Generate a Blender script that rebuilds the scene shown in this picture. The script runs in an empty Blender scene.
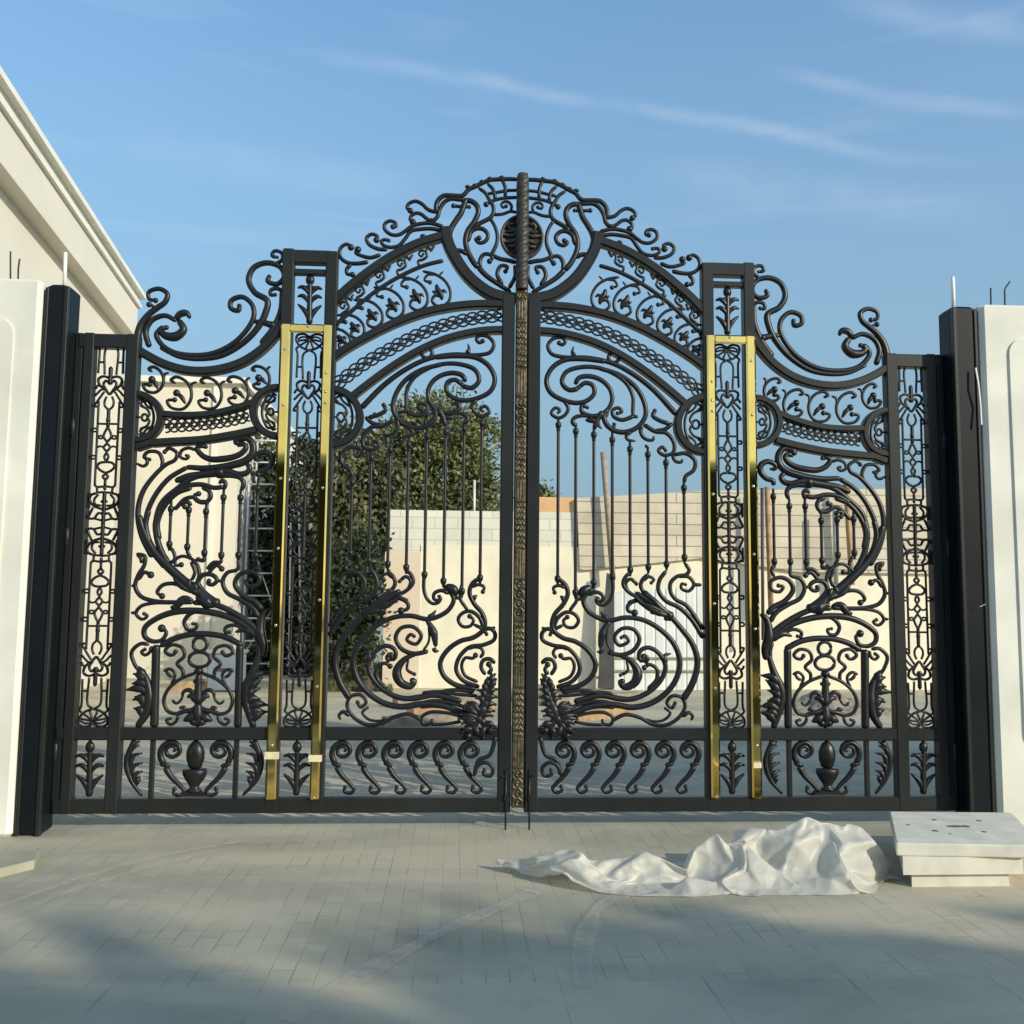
import bpy, bmesh, math, random
from mathutils import Vector, Matrix, noise
R = random.Random(7)
rad = math.radians
sc = bpy.context.scene
COL = sc.collection

# ------------------------------------------------------------------ camera model
F = 950.0
S = 6.7/8.3
YAW, PITCH, ROLL = rad(3.40), rad(5.42), rad(0.53)
CX, CD = -0.559*S, 6.7
fw = Vector((math.sin(YAW)*math.cos(PITCH), math.cos(YAW)*math.cos(PITCH), math.sin(PITCH)))
rt0 = Vector((math.cos(YAW), -math.sin(YAW), 0)); up0 = rt0.cross(fw)
rt = rt0*math.cos(ROLL) + up0*math.sin(ROLL)
up = up0*math.cos(ROLL) - rt0*math.sin(ROLL)
cam_pos = Vector((CX, -CD, 0))
def ray(px, py): return (fw + rt*((px-512)/F) + up*((512-py)/F))
_d = ray(517.5, 828); CH = -(_d.z*(CD/_d.y))      # camera height: the gate stands on z = 0
cam_pos.z = CH
def atY(px, py, Y=0.0):
    d = ray(px, py); return cam_pos + d*((Y-cam_pos.y)/d.y)
def gnd(px, py, z=0.0):
    d = ray(px, py); return cam_pos + d*((z-cam_pos.z)/d.z)
def onpl(px, py, p0, n):
    d = ray(px, py); return cam_pos + d*((p0-cam_pos).dot(n)/d.dot(n))
def U(px, py):
    p = atY(px, py); return (p.x, p.z)
MPP = CD/F

# ------------------------------------------------------------------ materials
def mat(name, base, rough=0.6, metal=0.0, **k):
    m = bpy.data.materials.new(name); m.use_nodes = True
    nt = m.node_tree; b = nt.nodes['Principled BSDF']
    b.inputs['Base Color'].default_value = (*base, 1); b.inputs['Roughness'].default_value = rough
    b.inputs['Metallic'].default_value = metal
    for kk, v in k.items(): b.inputs[kk.replace('_', ' ')].default_value = v
    return m
def vary(m, amt=0.25, scale=6.0, tint=None, bump=0.0, bscale=60.0, rvar=0.0, detail=6.0, bdist=0.01):
    """noise-driven variation of the base colour, roughness and bump"""
    nt = m.node_tree; N = nt.nodes; L = nt.links; b = N['Principled BSDF']
    tc = N.new('ShaderNodeTexCoord'); n1 = N.new('ShaderNodeTexNoise')
    n1.inputs['Scale'].default_value = scale; n1.inputs['Detail'].default_value = detail
    L.new(tc.outputs['Object'], n1.inputs['Vector'])
    base = tuple(b.inputs['Base Color'].default_value)[:3]
    r = N.new('ShaderNodeValToRGB')
    lo = tuple(c*(1-amt) for c in base) if tint is None else tint
    hi = tuple(min(1, c*(1+amt*.6)) for c in base)
    r.color_ramp.elements[0].position = 0.3; r.color_ramp.elements[1].position = 0.7
    r.color_ramp.elements[0].color = (*lo, 1); r.color_ramp.elements[1].color = (*hi, 1)
    L.new(n1.outputs['Fac'], r.inputs['Fac']); L.new(r.outputs['Color'], b.inputs['Base Color'])
    if rvar:
        mr = N.new('ShaderNodeMapRange'); r0 = b.inputs['Roughness'].default_value
        mr.inputs['To Min'].default_value = r0-rvar; mr.inputs['To Max'].default_value = r0+rvar
        L.new(n1.outputs['Fac'], mr.inputs['Value']); L.new(mr.outputs['Result'], b.inputs['Roughness'])
    if bump:
        n2 = N.new('ShaderNodeTexNoise'); n2.inputs['Scale'].default_value = bscale; n2.inputs['Detail'].default_value = 5
        L.new(tc.outputs['Object'], n2.inputs['Vector'])
        bp = N.new('ShaderNodeBump'); bp.inputs['Strength'].default_value = bump; bp.inputs['Distance'].default_value = bdist
        L.new(n2.outputs['Fac'], bp.inputs['Height']); L.new(bp.outputs['Normal'], b.inputs['Normal'])
    return m
def brickmat(name, c1, c2, mortar, bw, bh, msize=0.01, rot=(0,0,0), rough=0.85, bump=0.3, dirt=0.3, offset=0.5, vert=False, dscale=0.7):
    m = bpy.data.materials.new(name); m.use_nodes = True
    nt = m.node_tree; N = nt.nodes; L = nt.links; b = N['Principled BSDF']; b.inputs['Roughness'].default_value = rough
    tc = N.new('ShaderNodeTexCoord'); mp = N.new('ShaderNodeMapping'); mp.inputs['Rotation'].default_value = rot
    br = N.new('ShaderNodeTexBrick'); br.offset = offset
    for k, v in (('Scale', 1.0), ('Mortar Size', msize), ('Mortar Smooth', 0.3), ('Brick Width', bw), ('Row Height', bh), ('Bias', 0.0)):
        br.inputs[k].default_value = v
    br.inputs['Color1'].default_value = (*c1, 1); br.inputs['Color2'].default_value = (*c2, 1); br.inputs['Mortar'].default_value = (*mortar, 1)
    L.new(tc.outputs['Object'], mp.inputs['Vector']); L.new(mp.outputs['Vector'], br.inputs['Vector'])
    n1 = N.new('ShaderNodeTexNoise'); n1.inputs['Scale'].default_value = dscale; n1.inputs['Detail'].default_value = 8; n1.inputs['Roughness'].default_value = 0.65
    L.new(tc.outputs['Object'], n1.inputs['Vector'])
    mr = N.new('ShaderNodeMapRange'); mr.inputs['From Min'].default_value = 0.3; mr.inputs['From Max'].default_value = 0.7
    mr.inputs['To Min'].default_value = 1-dirt; mr.inputs['To Max'].default_value = 1+dirt*0.4
    L.new(n1.outputs['Fac'], mr.inputs['Value'])
    mx = N.new('ShaderNodeMix'); mx.data_type = 'RGBA'; mx.blend_type = 'MULTIPLY'; mx.inputs['Factor'].default_value = 1
    L.new(br.outputs['Color'], mx.inputs['A']); L.new(mr.outputs['Result'], mx.inputs['B']); L.new(mx.outputs['Result'], b.inputs['Base Color'])
    n2 = N.new('ShaderNodeTexNoise'); n2.inputs['Scale'].default_value = 90; n2.inputs['Detail'].default_value = 4
    L.new(tc.outputs['Object'], n2.inputs['Vector'])
    ad = N.new('ShaderNodeMath'); ad.operation = 'MULTIPLY_ADD'; ad.inputs[1].default_value = -1.0
    L.new(br.outputs['Fac'], ad.inputs[0]); 
    ml = N.new('ShaderNodeMath'); ml.operation = 'MULTIPLY'; ml.inputs[1].default_value = 0.35
    L.new(n2.outputs['Fac'], ml.inputs[0]); L.new(ml.outputs[0], ad.inputs[2])
    bp = N.new('ShaderNodeBump'); bp.inputs['Strength'].default_value = bump; bp.inputs['Distance'].default_value = 0.006
    L.new(ad.outputs[0], bp.inputs['Height']); L.new(bp.outputs['Normal'], b.inputs['Normal'])
    m['fac_node'] = br.name
    return m, mx, tc

M = {}
M['iron'] = vary(mat('black_iron', (0.011,0.012,0.013), 0.40, 0.0), 0.3, 3.0, bump=0.06, bscale=220, rvar=0.08, bdist=0.002)
M['frame'] = vary(mat('satin_black_steel', (0.016,0.018,0.0175), 0.42, 0.0), 0.22, 2.0, bump=0.03, bscale=160, rvar=0.08, bdist=0.002)
M['brass'] = vary(mat('polished_brass', (0.95,0.66,0.20), 0.04, 1.0), 0.15, 5.0, rvar=0.03, bump=0.006, bscale=7, bdist=0.004)
M['patina'] = vary(mat('gilded_patina', (0.12,0.094,0.052), 0.45, 0.6), 0.6, 30.0, tint=(0.03,0.03,0.024), rvar=0.1)
M['rope'] = vary(mat('cast_iron_rope', (0.05,0.048,0.042), 0.5, 0.2), 0.3, 20.0)
M['post'] = vary(mat('post_steel', (0.006,0.009,0.012), 0.42, 0.0), 0.25, 1.5, rvar=0.1)
for k_, v_ in (('post', .18), ('frame', .3), ('iron', .4)): M[k_].node_tree.nodes['Principled BSDF'].inputs['Specular IOR Level'].default_value = v_
M['stud'] = mat('stud_steel', (0.9,0.8,0.55), 0.08, 1.0)
M['tape'] = vary(mat('masking_tape', (0.75,0.66,0.42), 0.6), 0.15, 20)
M['white'] = vary(mat('white_plaster', (0.73,0.71,0.63), 0.75), 0.13, 2.4, bump=0.06, bscale=70, bdist=0.004)
M['cream'] = vary(mat('cream_render', (0.68,0.635,0.54), 0.85), 0.06, 0.8, bump=0.05, bscale=60, bdist=0.004)
M['trim'] = vary(mat('cornice_white', (0.74,0.72,0.65), 0.8), 0.06, 2.0)
M['trimdark'] = vary(mat('soffit_grey', (0.42,0.40,0.36), 0.85), 0.1, 2.0)
M['pvc'] = mat('white_pvc', (0.8,0.8,0.78), 0.4)
M['rust'] = vary(mat('rebar', (0.06,0.045,0.035), 0.8), 0.4, 60)
M['lime'] = vary(mat('precast_stone', (0.66,0.63,0.53), 0.85), 0.16, 7.0, bump=0.12, bscale=55, bdist=0.004)
M['hole_shade'] = mat('hole_shade_dark', (0.09,0.08,0.07), 0.9)
M['bark'] = vary(mat('bark', (0.10,0.08,0.06), 0.9), 0.4, 9, bump=0.4, bscale=30)
M['wood'] = vary(mat('raw_timber', (0.40,0.25,0.13), 0.8), 0.35, 9, bump=0.1, bscale=40)
M['greywood'] = vary(mat('weathered_timber', (0.30,0.25,0.19), 0.85), 0.35, 9, bump=0.1, bscale=40)
M['dark'] = vary(mat('charcoal_sheet', (0.055,0.058,0.06), 0.6), 0.3, 4)
M['galv'] = vary(mat('galvanised', (0.42,0.44,0.43), 0.45, 0.5), 0.2, 8)
M['scaff'] = vary(mat('scaffold_paint', (0.62,0.62,0.60), 0.5, 0.2), 0.2, 8)
M['hoard'] = vary(mat('white_sheet_metal', (0.70,0.72,0.68), 0.5), 0.10, 3.0)
M['blue'] = vary(mat('blue_grey_panel', (0.18,0.22,0.27), 0.6), 0.2, 4)
M['tan'] = vary(mat('tan_render', (0.045,0.04,0.03), 0.9), 0.1, 1.0)
M['rubble'] = vary(mat('rubble', (0.30,0.25,0.19), 0.95), 0.5, 7, bump=0.5, bscale=20)
M['sand'] = vary(mat('orange_sand', (0.46,0.30,0.17), 0.95), 0.3, 7, bump=0.4, bscale=30)
M['peach'] = vary(mat('peach_plaster', (0.82,0.75,0.58), 0.85), 0.13, 2.2, bump=0.05, bscale=50)
M['peachdark'] = vary(mat('salmon_plaster', (0.74,0.60,0.46), 0.85), 0.08, 1.2, bump=0.05, bscale=50)
M['orangeblock'] = vary(mat('orange_block', (0.68,0.42,0.22), 0.85), 0.12, 3)
M['concrete'] = vary(mat('kerb_concrete', (0.37,0.36,0.27), 0.85), 0.2, 3.0, bump=0.15, bscale=60, bdist=0.004)
def leafmat(name, c, trans=0.25):
    m = mat(name, c, 0.55); vary(m, 0.45, 1.1, tint=tuple(x*0.45 for x in c))
    m.node_tree.nodes['Principled BSDF'].inputs['Subsurface Weight'].default_value = 0
    m.node_tree.nodes['Principled BSDF'].inputs['Transmission Weight'].default_value = 0
    return m
M['leaf'] = leafmat('leaf_green', (0.17,0.185,0.07))
M['leafdark'] = leafmat('leaf_dark', (0.05,0.07,0.032))
M['leafdry'] = leafmat('leaf_dry', (0.115,0.115,0.05))
M['grass'] = leafmat('grass_blades', (0.12,0.14,0.05))

# ------------------------------------------------------------------ object helpers
def link(o, parent=None):
    COL.objects.link(o)
    if parent is not None: o.parent = parent
    return o
def tag(o, label=None, cat=None, group=None, kind=None):
    if label: o['label'] = label
    if cat: o['category'] = cat
    if group: o['group'] = group
    if kind: o['kind'] = kind
    return o
def empty(name, loc, label, cat, group=None):
    o = bpy.data.objects.new(name, None); o.location = loc; o.empty_display_size = 0.2
    link(o); return tag(o, label, cat, group)

class MB:
    """collects shapes (world coordinates); build() links them as one mesh object"""
    def __init__(s): s.v = []; s.f = []; s.sm = []
    def face(s, idx, smooth=False): s.f.append(tuple(idx)); s.sm.append(smooth)
    def loft(s, rings, closed=True, caps=True, smooth=True):
        b = len(s.v); n = len(rings[0])
        for r in rings: s.v.extend([tuple(p) for p in r])
        for i in range(len(rings)-1):
            for j in range(n if closed else n-1):
                a = b+i*n+j; c = b+i*n+(j+1) % n
                s.face((a, c, c+n, a+n), smooth)
        if caps and closed:
            s.face([b+j for j in range(n)][::-1], False); e = b+(len(rings)-1)*n
            s.face([e+j for j in range(n)], False)
    def tube(s, pts, r, sides=8):
        """tube through 3-D points, r scalar or list"""
        P = [Vector(p) for p in pts]; n = len(P); rr = r if isinstance(r, (list, tuple)) else [r]*n
        rings = []; ref = Vector((0.13, 0.31, 0.94))
        for i in range(n):
            t = (P[min(i+1, n-1)]-P[max(i-1, 0)]).normalized()
            a = t.cross(ref)
            if a.length < 1e-3: a = t.cross(Vector((1, 0, 0)))
            a.normalize(); c = t.cross(a)
            rings.append([P[i]+(a*math.cos(q)+c*math.sin(q))*rr[i] for q in [2*math.pi*k/sides for k in range(sides)]])
        s.loft(rings)
    def box(s, x0, y0, z0, x1, y1, z1, c=0.0):
        """axis box with chamfered edges along its longest axis"""
        x0, x1 = min(x0, x1), max(x0, x1); y0, y1 = min(y0, y1), max(y0, y1); z0, z1 = min(z0, z1), max(z0, z1)
        d = (x1-x0, y1-y0, z1-z0); ax = d.index(max(d))
        c = min(c, min(d)*0.45)
        lo = [x0, y0, z0]; hi = [x1, y1, z1]; i, j = [(1, 2), (2, 0), (0, 1)][ax]
        def pf(inset=0.0):
            a0, a1, b0, b1 = lo[i]+inset, hi[i]-inset, lo[j]+inset, hi[j]-inset
            if c <= 0: return [(a0, b0), (a1, b0), (a1, b1), (a0, b1)]
            return [(a0+c, b0), (a1-c, b0), (a1, b0+c), (a1, b1-c), (a1-c, b1), (a0+c, b1), (a0, b1-c), (a0, b0+c)]
        def ring(t, inset=0.0):
            out = []
            for a, b in pf(inset):
                p = [0, 0, 0]; p[ax] = t; p[i] = a; p[j] = b; out.append(tuple(p))
            return out
        if c > 0: s.loft([ring(lo[ax], c*.7), ring(lo[ax]+c*.7), ring(hi[ax]-c*.7), ring(hi[ax], c*.7)], smooth=False)
        else: s.loft([ring(lo[ax]), ring(hi[ax])], smooth=False)
    def prism(s, poly, dirv):
        """polygon (3-D points) extruded by a vector"""
        b = len(s.v); n = len(poly); dv = Vector(dirv)
        s.v.extend([tuple(p) for p in poly]); s.v.extend([tuple(Vector(p)+dv) for p in poly])
        s.face(list(range(b, b+n))[::-1]); s.face(list(range(b+n, b+2*n)))
        for k in range(n): s.face((b+k, b+(k+1) % n, b+n+(k+1) % n, b+n+k))
    def ball(s, c, rx, ry=None, rz=None, seg=10, rg=6):
        ry = rx if ry is None else ry; rz = rx if rz is None else rz
        rings = []
        for i in range(rg+1):
            th = math.pi*i/rg; q = max(math.sin(th), 0.02)
            rings.append([(c[0]+rx*q*math.cos(2*math.pi*k/seg), c[1]+ry*q*math.sin(2*math.pi*k/seg), c[2]+rz*math.cos(th)) for k in range(seg)])
        s.loft(rings)
    def lathe(s, c, prof, seg=16, fy=1.0, ribs=0, rd=0.0):
        """prof: (radius, z) bottom to top about vertical axis at c"""
        rings = []
        for r, z in prof:
            rings.append([(c[0]+(r*(1+rd*math.cos(ribs*2*math.pi*k/seg)))*math.cos(2*math.pi*k/seg), c[1]+fy*r*math.sin(2*math.pi*k/seg), z) for k in range(seg)])
        s.loft(rings)
    def build(s, name, m, parent=None, sx=1, fix=True):
        me = bpy.data.meshes.new(name)
        V = s.v if sx > 0 else [(-x, y, z) for x, y, z in s.v]
        off = Vector((0, 0, 0))
        if parent is not None: off = Vector(parent.location) if parent.parent is None else Vector(parent.location)+Vector(parent.parent.location)
        V = [(x-off.x, y-off.y, z-off.z) for x, y, z in V]
        me.from_pydata(V, [], s.f)
        me.polygons.foreach_set('use_smooth', s.sm)
        if fix:
            bm = bmesh.new(); bm.from_mesh(me); bmesh.ops.recalc_face_normals(bm, faces=bm.faces); bm.to_mesh(bm and me); bm.free()
        me.materials.append(m); me.update()
        return link(bpy.data.objects.new(name, me), parent)

# ------------------------------------------------------------------ curves in the gate's plane
VW = {'1':(520,160,5.12),'2':(520,320,5.12),'3':(520,500,5.12),'4':(520,640,5.12),'5':(700,240,5.12),'6':(700,420,5.12),'7':(700,620,5.12),
      'c':(515,170,10.24),'k':(600,190,9.309),'w':(530,560,5.689),'a':(530,640,10.24),'d':(750,425,10.24),'b':(755,520,7.314),'e':(760,620,7.314),
      'f':(700,730,3.938),'p':(0,0,1.0)}
def P2(view, x, y):
    ox, oy, s = VW[view]; return U(ox+x/s, oy+y/s)
def parse(view, txt): return [P2(view, *map(float, t.split(','))) for t in txt.split()]
def spline(P, step=0.014):
    """centripetal Catmull-Rom through 2-D points"""
    if len(P) == 2:
        n = max(2, int(math.dist(*P)/step)); return [tuple(P[0][k]+(P[1][k]-P[0][k])*i/n for k in (0, 1)) for i in range(n+1)]
    Q = [(2*P[0][0]-P[1][0], 2*P[0][1]-P[1][1])]+list(P)+[(2*P[-1][0]-P[-2][0], 2*P[-1][1]-P[-2][1])]
    out = []
    for i in range(1, len(Q)-2):
        p0, p1, p2, p3 = Q[i-1:i+3]
        t0 = 0; t1 = t0+max(math.dist(p0, p1), 1e-5)**.5; t2 = t1+max(math.dist(p1, p2), 1e-5)**.5; t3 = t2+max(math.dist(p2, p3), 1e-5)**.5
        n = max(3, int(math.dist(p1, p2)/step))
        for k in range(n):
            t = t1+(t2-t1)*k/n
            def L(a, b, ta, tb): return tuple(((tb-t)*a[q]+(t-ta)*b[q])/(tb-ta) for q in (0, 1))
            A1 = L(p0, p1, t0, t1); A2 = L(p1, p2, t1, t2); A3 = L(p2, p3, t2, t3)
            B1 = L(A1, A2, t0, t2); B2 = L(A2, A3, t1, t3); out.append(L(B1, B2, t1, t2))
    out.append(tuple(P[-1])); return out
def flat_tube(mb, P, w0, w1=None, dep=1.0, y=0.0, sides=8, wm=None, cap=True):
    """forged bar along a 2-D path in the gate plane; widths in metres (start, end, optional middle)"""
    w1 = w0 if w1 is None else w1; n = len(P); rings = []
    for i, (x, z) in enumerate(P):
        a = P[min(i+1, n-1)]; b = P[max(i-1, 0)]; tx, tz = a[0]-b[0], a[1]-b[1]; l = math.hypot(tx, tz) or 1
        nx, nz = -tz/l, tx/l; t = i/(n-1)
        if wm is None: r = (w0+(w1-w0)*t)/2
        else: r = ((w0+(wm-w0)*t*2) if t < .5 else (wm+(w1-wm)*(t*2-1)))/2
        if cap and (i == 0 or i == n-1): r *= 0.55
        rd = max(r*dep, 0.005)
        rings.append([(x+nx*r*math.cos(q), y+rd*math.sin(q), z+nz*r*math.cos(q)) for q in [2*math.pi*(k+.5)/sides for k in range(sides)]])
    mb.loft(rings)
def band(mb, P, w, y0, y1, step=0.014, lip=0.006):
    """moulded flat bar along a curve"""
    P = spline(P, 0.03); n = len(P); rings = []
    pr = [(-.5, y1), (-.5, y0+lip*2.2), (-.37, y0+lip*2.2), (-.31, y0), (.31, y0), (.37, y0+lip*2.2), (.5, y0+lip*2.2), (.5, y1)]
    for i, (x, z) in enumerate(P):
        a = P[min(i+1, n-1)]; b = P[max(i-1, 0)]; tx, tz = a[0]-b[0], a[1]-b[1]; l = math.hypot(tx, tz) or 1
        nx, nz = -tz/l, tx/l
        rings.append([(x+nx*w*o, yy, z+nz*w*o) for o, yy in pr])
    mb.loft(rings, smooth=False)
G = {}                                    # part name -> MB, drawn for the right leaf, mirrored for the left
def g(part): return G.setdefault(part, MB())
WS = 1.24
def st(part, view, w0, w1, txt, wm=None, blob=0.0, blob0=0.0, dep=0.9, y=0.0):
    """one forged stroke; w in picture pixels at the gate's distance, txt in the traced view's coordinates"""
    P = spline(parse(view, txt)); mb = g(part)
    flat_tube(mb, P, w0*MPP*WS, w1*MPP*WS, dep, y, wm=None if wm is None else wm*MPP*WS)
    for b, p in ((blob, P[-1]), (blob0, P[0])):
        if b: mb.ball((p[0], y, p[1]), b*MPP, b*MPP*.9, b*MPP, 10, 6)
# ------------------------------------------------------------------ the gate: forged work traced on the right leaf
def motif(part, view, c, strokes, px, py, sc_=1.0, rot=0.0, mir=1, wsc=None, y=0.0):
    ox, oy, s = VW[view]; cr, sr = math.cos(rad(rot)), math.sin(rad(rot)); mb = g(part)
    for s_ in strokes:
        w0, w1, wm, bl, txt = s_
        P = []
        for t in txt.split():
            x, yv = map(float, t.split(',')); dx, dy = (x-c[0])/s*mir*sc_, (yv-c[1])/s*sc_
            P.append(U(px+dx*cr-dy*sr, py+dx*sr+dy*cr))
        k = (wsc if wsc else sc_)*MPP
        Q = spline(P); flat_tube(mb, Q, w0*k, w1*k, 0.9, y, wm=None if wm is None else wm*k)
        if bl: mb.ball((Q[-1][0], y, Q[-1][1]), bl*k, bl*k*.9, bl*k, 8, 5)

# crest above the arch, next to the rope post
c_ = lambda *a, **k: st('crest', *a, **k)
c_('c',3.6,4.2,'125,100 200,102 280,110 400,126 480,162 560,208 620,240 680,305 790,312 870,320 930,380 945,450 932,490')
for x, y in ((285,92),(405,112),(485,150),(555,192),(628,212)):
    p = P2('c', x, y); g('crest').ball((p[0],0,p[1]), 3.2*MPP, 2.6*MPP, 2.0*MPP, 8, 5)
c_('c',3,3,'125,285 250,300 330,320 400,350 440,378', blob=3.0)
c_('c',2.8,2.8,'125,212 225,222 340,250 430,270')
c_('c',3,3.4,'285,112 252,180 246,292'); c_('c',3,3.4,'430,165 372,220 345,325')
c_('c',3,4.2,'520,215 450,262 410,325 372,385 362,440 385,500 430,535 500,575 560,625')
c_('c',2.6,3,'125,440 185,432 270,465 340,475 380,470')
c_('c',2.8,2.2,'188,425 180,375 215,338 260,340 285,370 265,398 235,382',blob=2.2)
c_('c',3,4,'400,515 350,590 322,680 326,770 358,850 370,882 300,920 200,935 125,952')
c_('c',4.6,5,'650,352 590,355 535,395 518,460 555,560 620,660 642,760 620,860 560,970 505,1030')
c_('1',5,3.5,'230,560 190,600 130,640 60,680')
c_('c',3.8,3.6,'650,350 720,346 800,346 860,382 908,460 925,530 965,574 1010,572')
c_('k',3.6,3.0,'40,220 45,280 75,330 115,342 160,318 200,288 245,280 290,310 300,345 275,365',blob=3.6)
c_('k',3.6,3.0,'30,235 60,255 135,243 200,190 255,172 315,200 330,240 300,262',blob=3.2)
c_('c',3,3,'610,415 690,418 770,415',blob=2.6,blob0=2.2); c_('c',5,5,'640,330 665,400 690,480 740,560 785,640 805,720 800,780')
c_('c',4.5,3,'655,780 612,740 590,670 530,628 460,635 415,690 440,752 500,775 540,740 505,725',blob=2.8)
c_('c',4,3,'490,1030 492,950 455,890 400,885 365,915 395,955',blob=3.0)
c_('c',4,4,'620,900 680,868 765,868')
c_('1',4.2,3,'105,645 132,590 112,548 80,552 90,575',blob=2.6); c_('1',4,2.6,'70,660 42,600 45,540')
c_('k',3.6,3,'-5,390 110,365 200,375 280,402 340,450 400,490 470,492 530,445 525,395 480,368 430,385 428,415 455,420',blob=2.8)
c_('k',3.6,3,'-5,432 100,415 200,425 290,450 340,520 400,590 480,610 540,592 556,562 530,543 490,548',blob=2.2)
c_('k',3.6,3,'500,632 590,630 670,592 690,540 645,500 590,518 600,550',blob=3.4)
c_('k',3.6,3,'560,682 650,715 740,700 785,678 765,648',blob=3.6)
c_('k',3.8,3,'670,755 760,775 850,775 910,740 930,690 910,632 860,605 828,632',blob=3.6)
c_('k',3.6,3,'820,785 860,830 858,875 810,880',blob=3.0)
p = P2('k',180,490); g('crest').ball((p[0],0,p[1]), 3.4*MPP, 3*MPP, 2.4*MPP)

# medallion half
mc = U(520.5,237.5); mr = 24.0*MPP
def medallion():
    mb = MB(); n = 28
    ring = lambda r, y: [(0.0 if False else mc[0]+r*math.cos(math.pi*(k/n-.5)), y, mc[1]+r*math.sin(math.pi*(k/n-.5))) for k in range(n+1)]
    b = [(0.02, 0), (0.02, 1), (-.022, 1), (-.022, .9), (-.006, .88), (-.012, .5), (-.016, .02)]
    rings = [ring(max(mr*q, .002), yy) for yy, q in b]
    mb.loft(rings, closed=False, caps=False)
    return mb
st('medallion_relief','c',3,1,'140,690 190,690 265,685',wm=3.6,y=-.02); st('medallion_relief','c',3,1,'140,800 180,795 215,800',wm=3,y=-.02)
st('medallion_relief','c',3,1,'140,575 185,565 210,600 190,640',wm=3,y=-.02); st('medallion_relief','c',2,1,'150,640 190,650 230,640',y=-.02)
st('medallion_relief','c',2.4,1,'145,745 200,755 245,735',y=-.02)

# arch spandrel: thin rail, C-scrolls under it, hooks above it
s_ = lambda *a, **k: st('spandrel_scrollwork', *a, **k)
s_('1',3.6,3.6,'405,540 500,570 620,632 740,715 840,805 935,895')
C1 = [(2.6,2.8,None,0,'625,632 560,640 510,668 480,720 488,770 530,796 566,775 556,745 522,748 520,762'),
      (2.2,2.4,None,2.0,'560,640 600,648 612,675 585,682'), (2.2,1.6,None,0,'512,668 540,642 524,620'),
      (2.6,3,5.5,0,'520,762 524,738 545,712 552,688'),(2,1.2,3,0,'535,722 512,715 498,725'),(2,1.2,3,0,'540,722 560,728 570,722')]
for px, py, q, r in ((600.5,296,1.02,-4),(622.7,301.2,1.0,0),(646,311,.98,5),(665.8,321.8,.9,9),(682.5,335,.80,13),(695,347.5,.72,18)):
    motif('spandrel_scrollwork','1',(525,720),C1,px,py,q,r,wsc=1.22)
C2 = [(2.6,2.6,None,0,'70,585 95,622 125,602 142,640 132,685 170,720 215,738 205,785'),
      (2.2,2.0,None,1.4,'140,640 188,635 210,668 185,692 168,668'),(2,2,None,1.6,'60,580 75,600 95,625')]
for px, py, r in ((617,262.5,0),(637.5,273,3),(658,285.5,7),(677,301,12),(691.5,317,16)):
    motif('spandrel_scrollwork','k',(150,690),C2,px,py,.95,r,wsc=1.15)

# pierced lattice bands
def lattice(part, view, txt, amp, cycles):
    P = spline(parse(view, txt), .008); n = len(P); mb = g(part)
    L = [0]
    for i in range(1, n): L.append(L[-1]+math.dist(P[i], P[i-1]))
    tot = L[-1]
    def off(fn):
        out = []
        for i in range(n):
            a = P[min(i+1, n-1)]; b = P[max(i-1, 0)]; l = math.dist(a, b) or 1
            nx, nz = -(a[1]-b[1])/l, (a[0]-b[0])/l; o = fn(2*math.pi*cycles*L[i]/tot)
            out.append((P[i][0]+nx*o, P[i][1]+nz*o))
        return out
    A = amp*MPP
    for fn in (lambda t: A*math.sin(t), lambda t: -A*math.sin(t), lambda t: A*math.cos(t), lambda t: -A*math.cos(t)):
        flat_tube(mb, off(fn), 2.0*MPP, dep=.9, sides=6)
    for sg in (1, -1): flat_tube(mb, off(lambda t: sg*A*.36*math.sin(2*t+.8)), 2.0*MPP, dep=1.2, sides=6)
lattice('arch_lattice','1','105,800 250,825 400,868 530,925 660,1000 780,1075 925,1190',6.3,4.6)
lattice('side_lattice','6','425,30 470,46 560,68 680,87 820,102',6.4,2.8)

# rings beside the arch and the side rail, with their scroll fillings
def fill_ring(a, view, cx, cy, r, sgn):
    f = lambda pts: ' '.join('%g,%g' % (cx+sgn*x*r, cy+y*r) for x, y in pts)
    st(a, view, 2.4, 2.2, f([(-.28,.42),(-.12,.62),(-.4,.72),(-.62,.35),(-.68,0),(-.62,-.35),(-.4,-.72),(-.12,-.62),(-.28,-.42)]))
    st(a, view, 2.2, 2.2, f([(-.1,.5),(-.38,.38),(-.5,.15),(-.42,0),(-.5,-.15),(-.38,-.38),(-.1,-.5)]))
    st(a, view, 2.2, 2.2, f([(-.42,0),(-.36,.13),(-.24,.13),(-.18,0),(-.24,-.13),(-.36,-.13),(-.42,0)]))
    st(a, view, 2.0, 2.0, f([(-.18,0),(0.05,0)]))
    st(a, view, 2.2, 2.0, f([(-.62,.35),(-.35,.55),(-.2,.8),(-.05,.72)])); st(a, view, 2.2, 2.0, f([(-.62,-.35),(-.35,-.55),(-.2,-.8),(-.05,-.72)]))
fill_ring('ring_a','2',945,535,150,1); fill_ring('ring_b','5',285,932,112,-1); fill_ring('ring_c','5',950,985,112,1)

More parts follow.
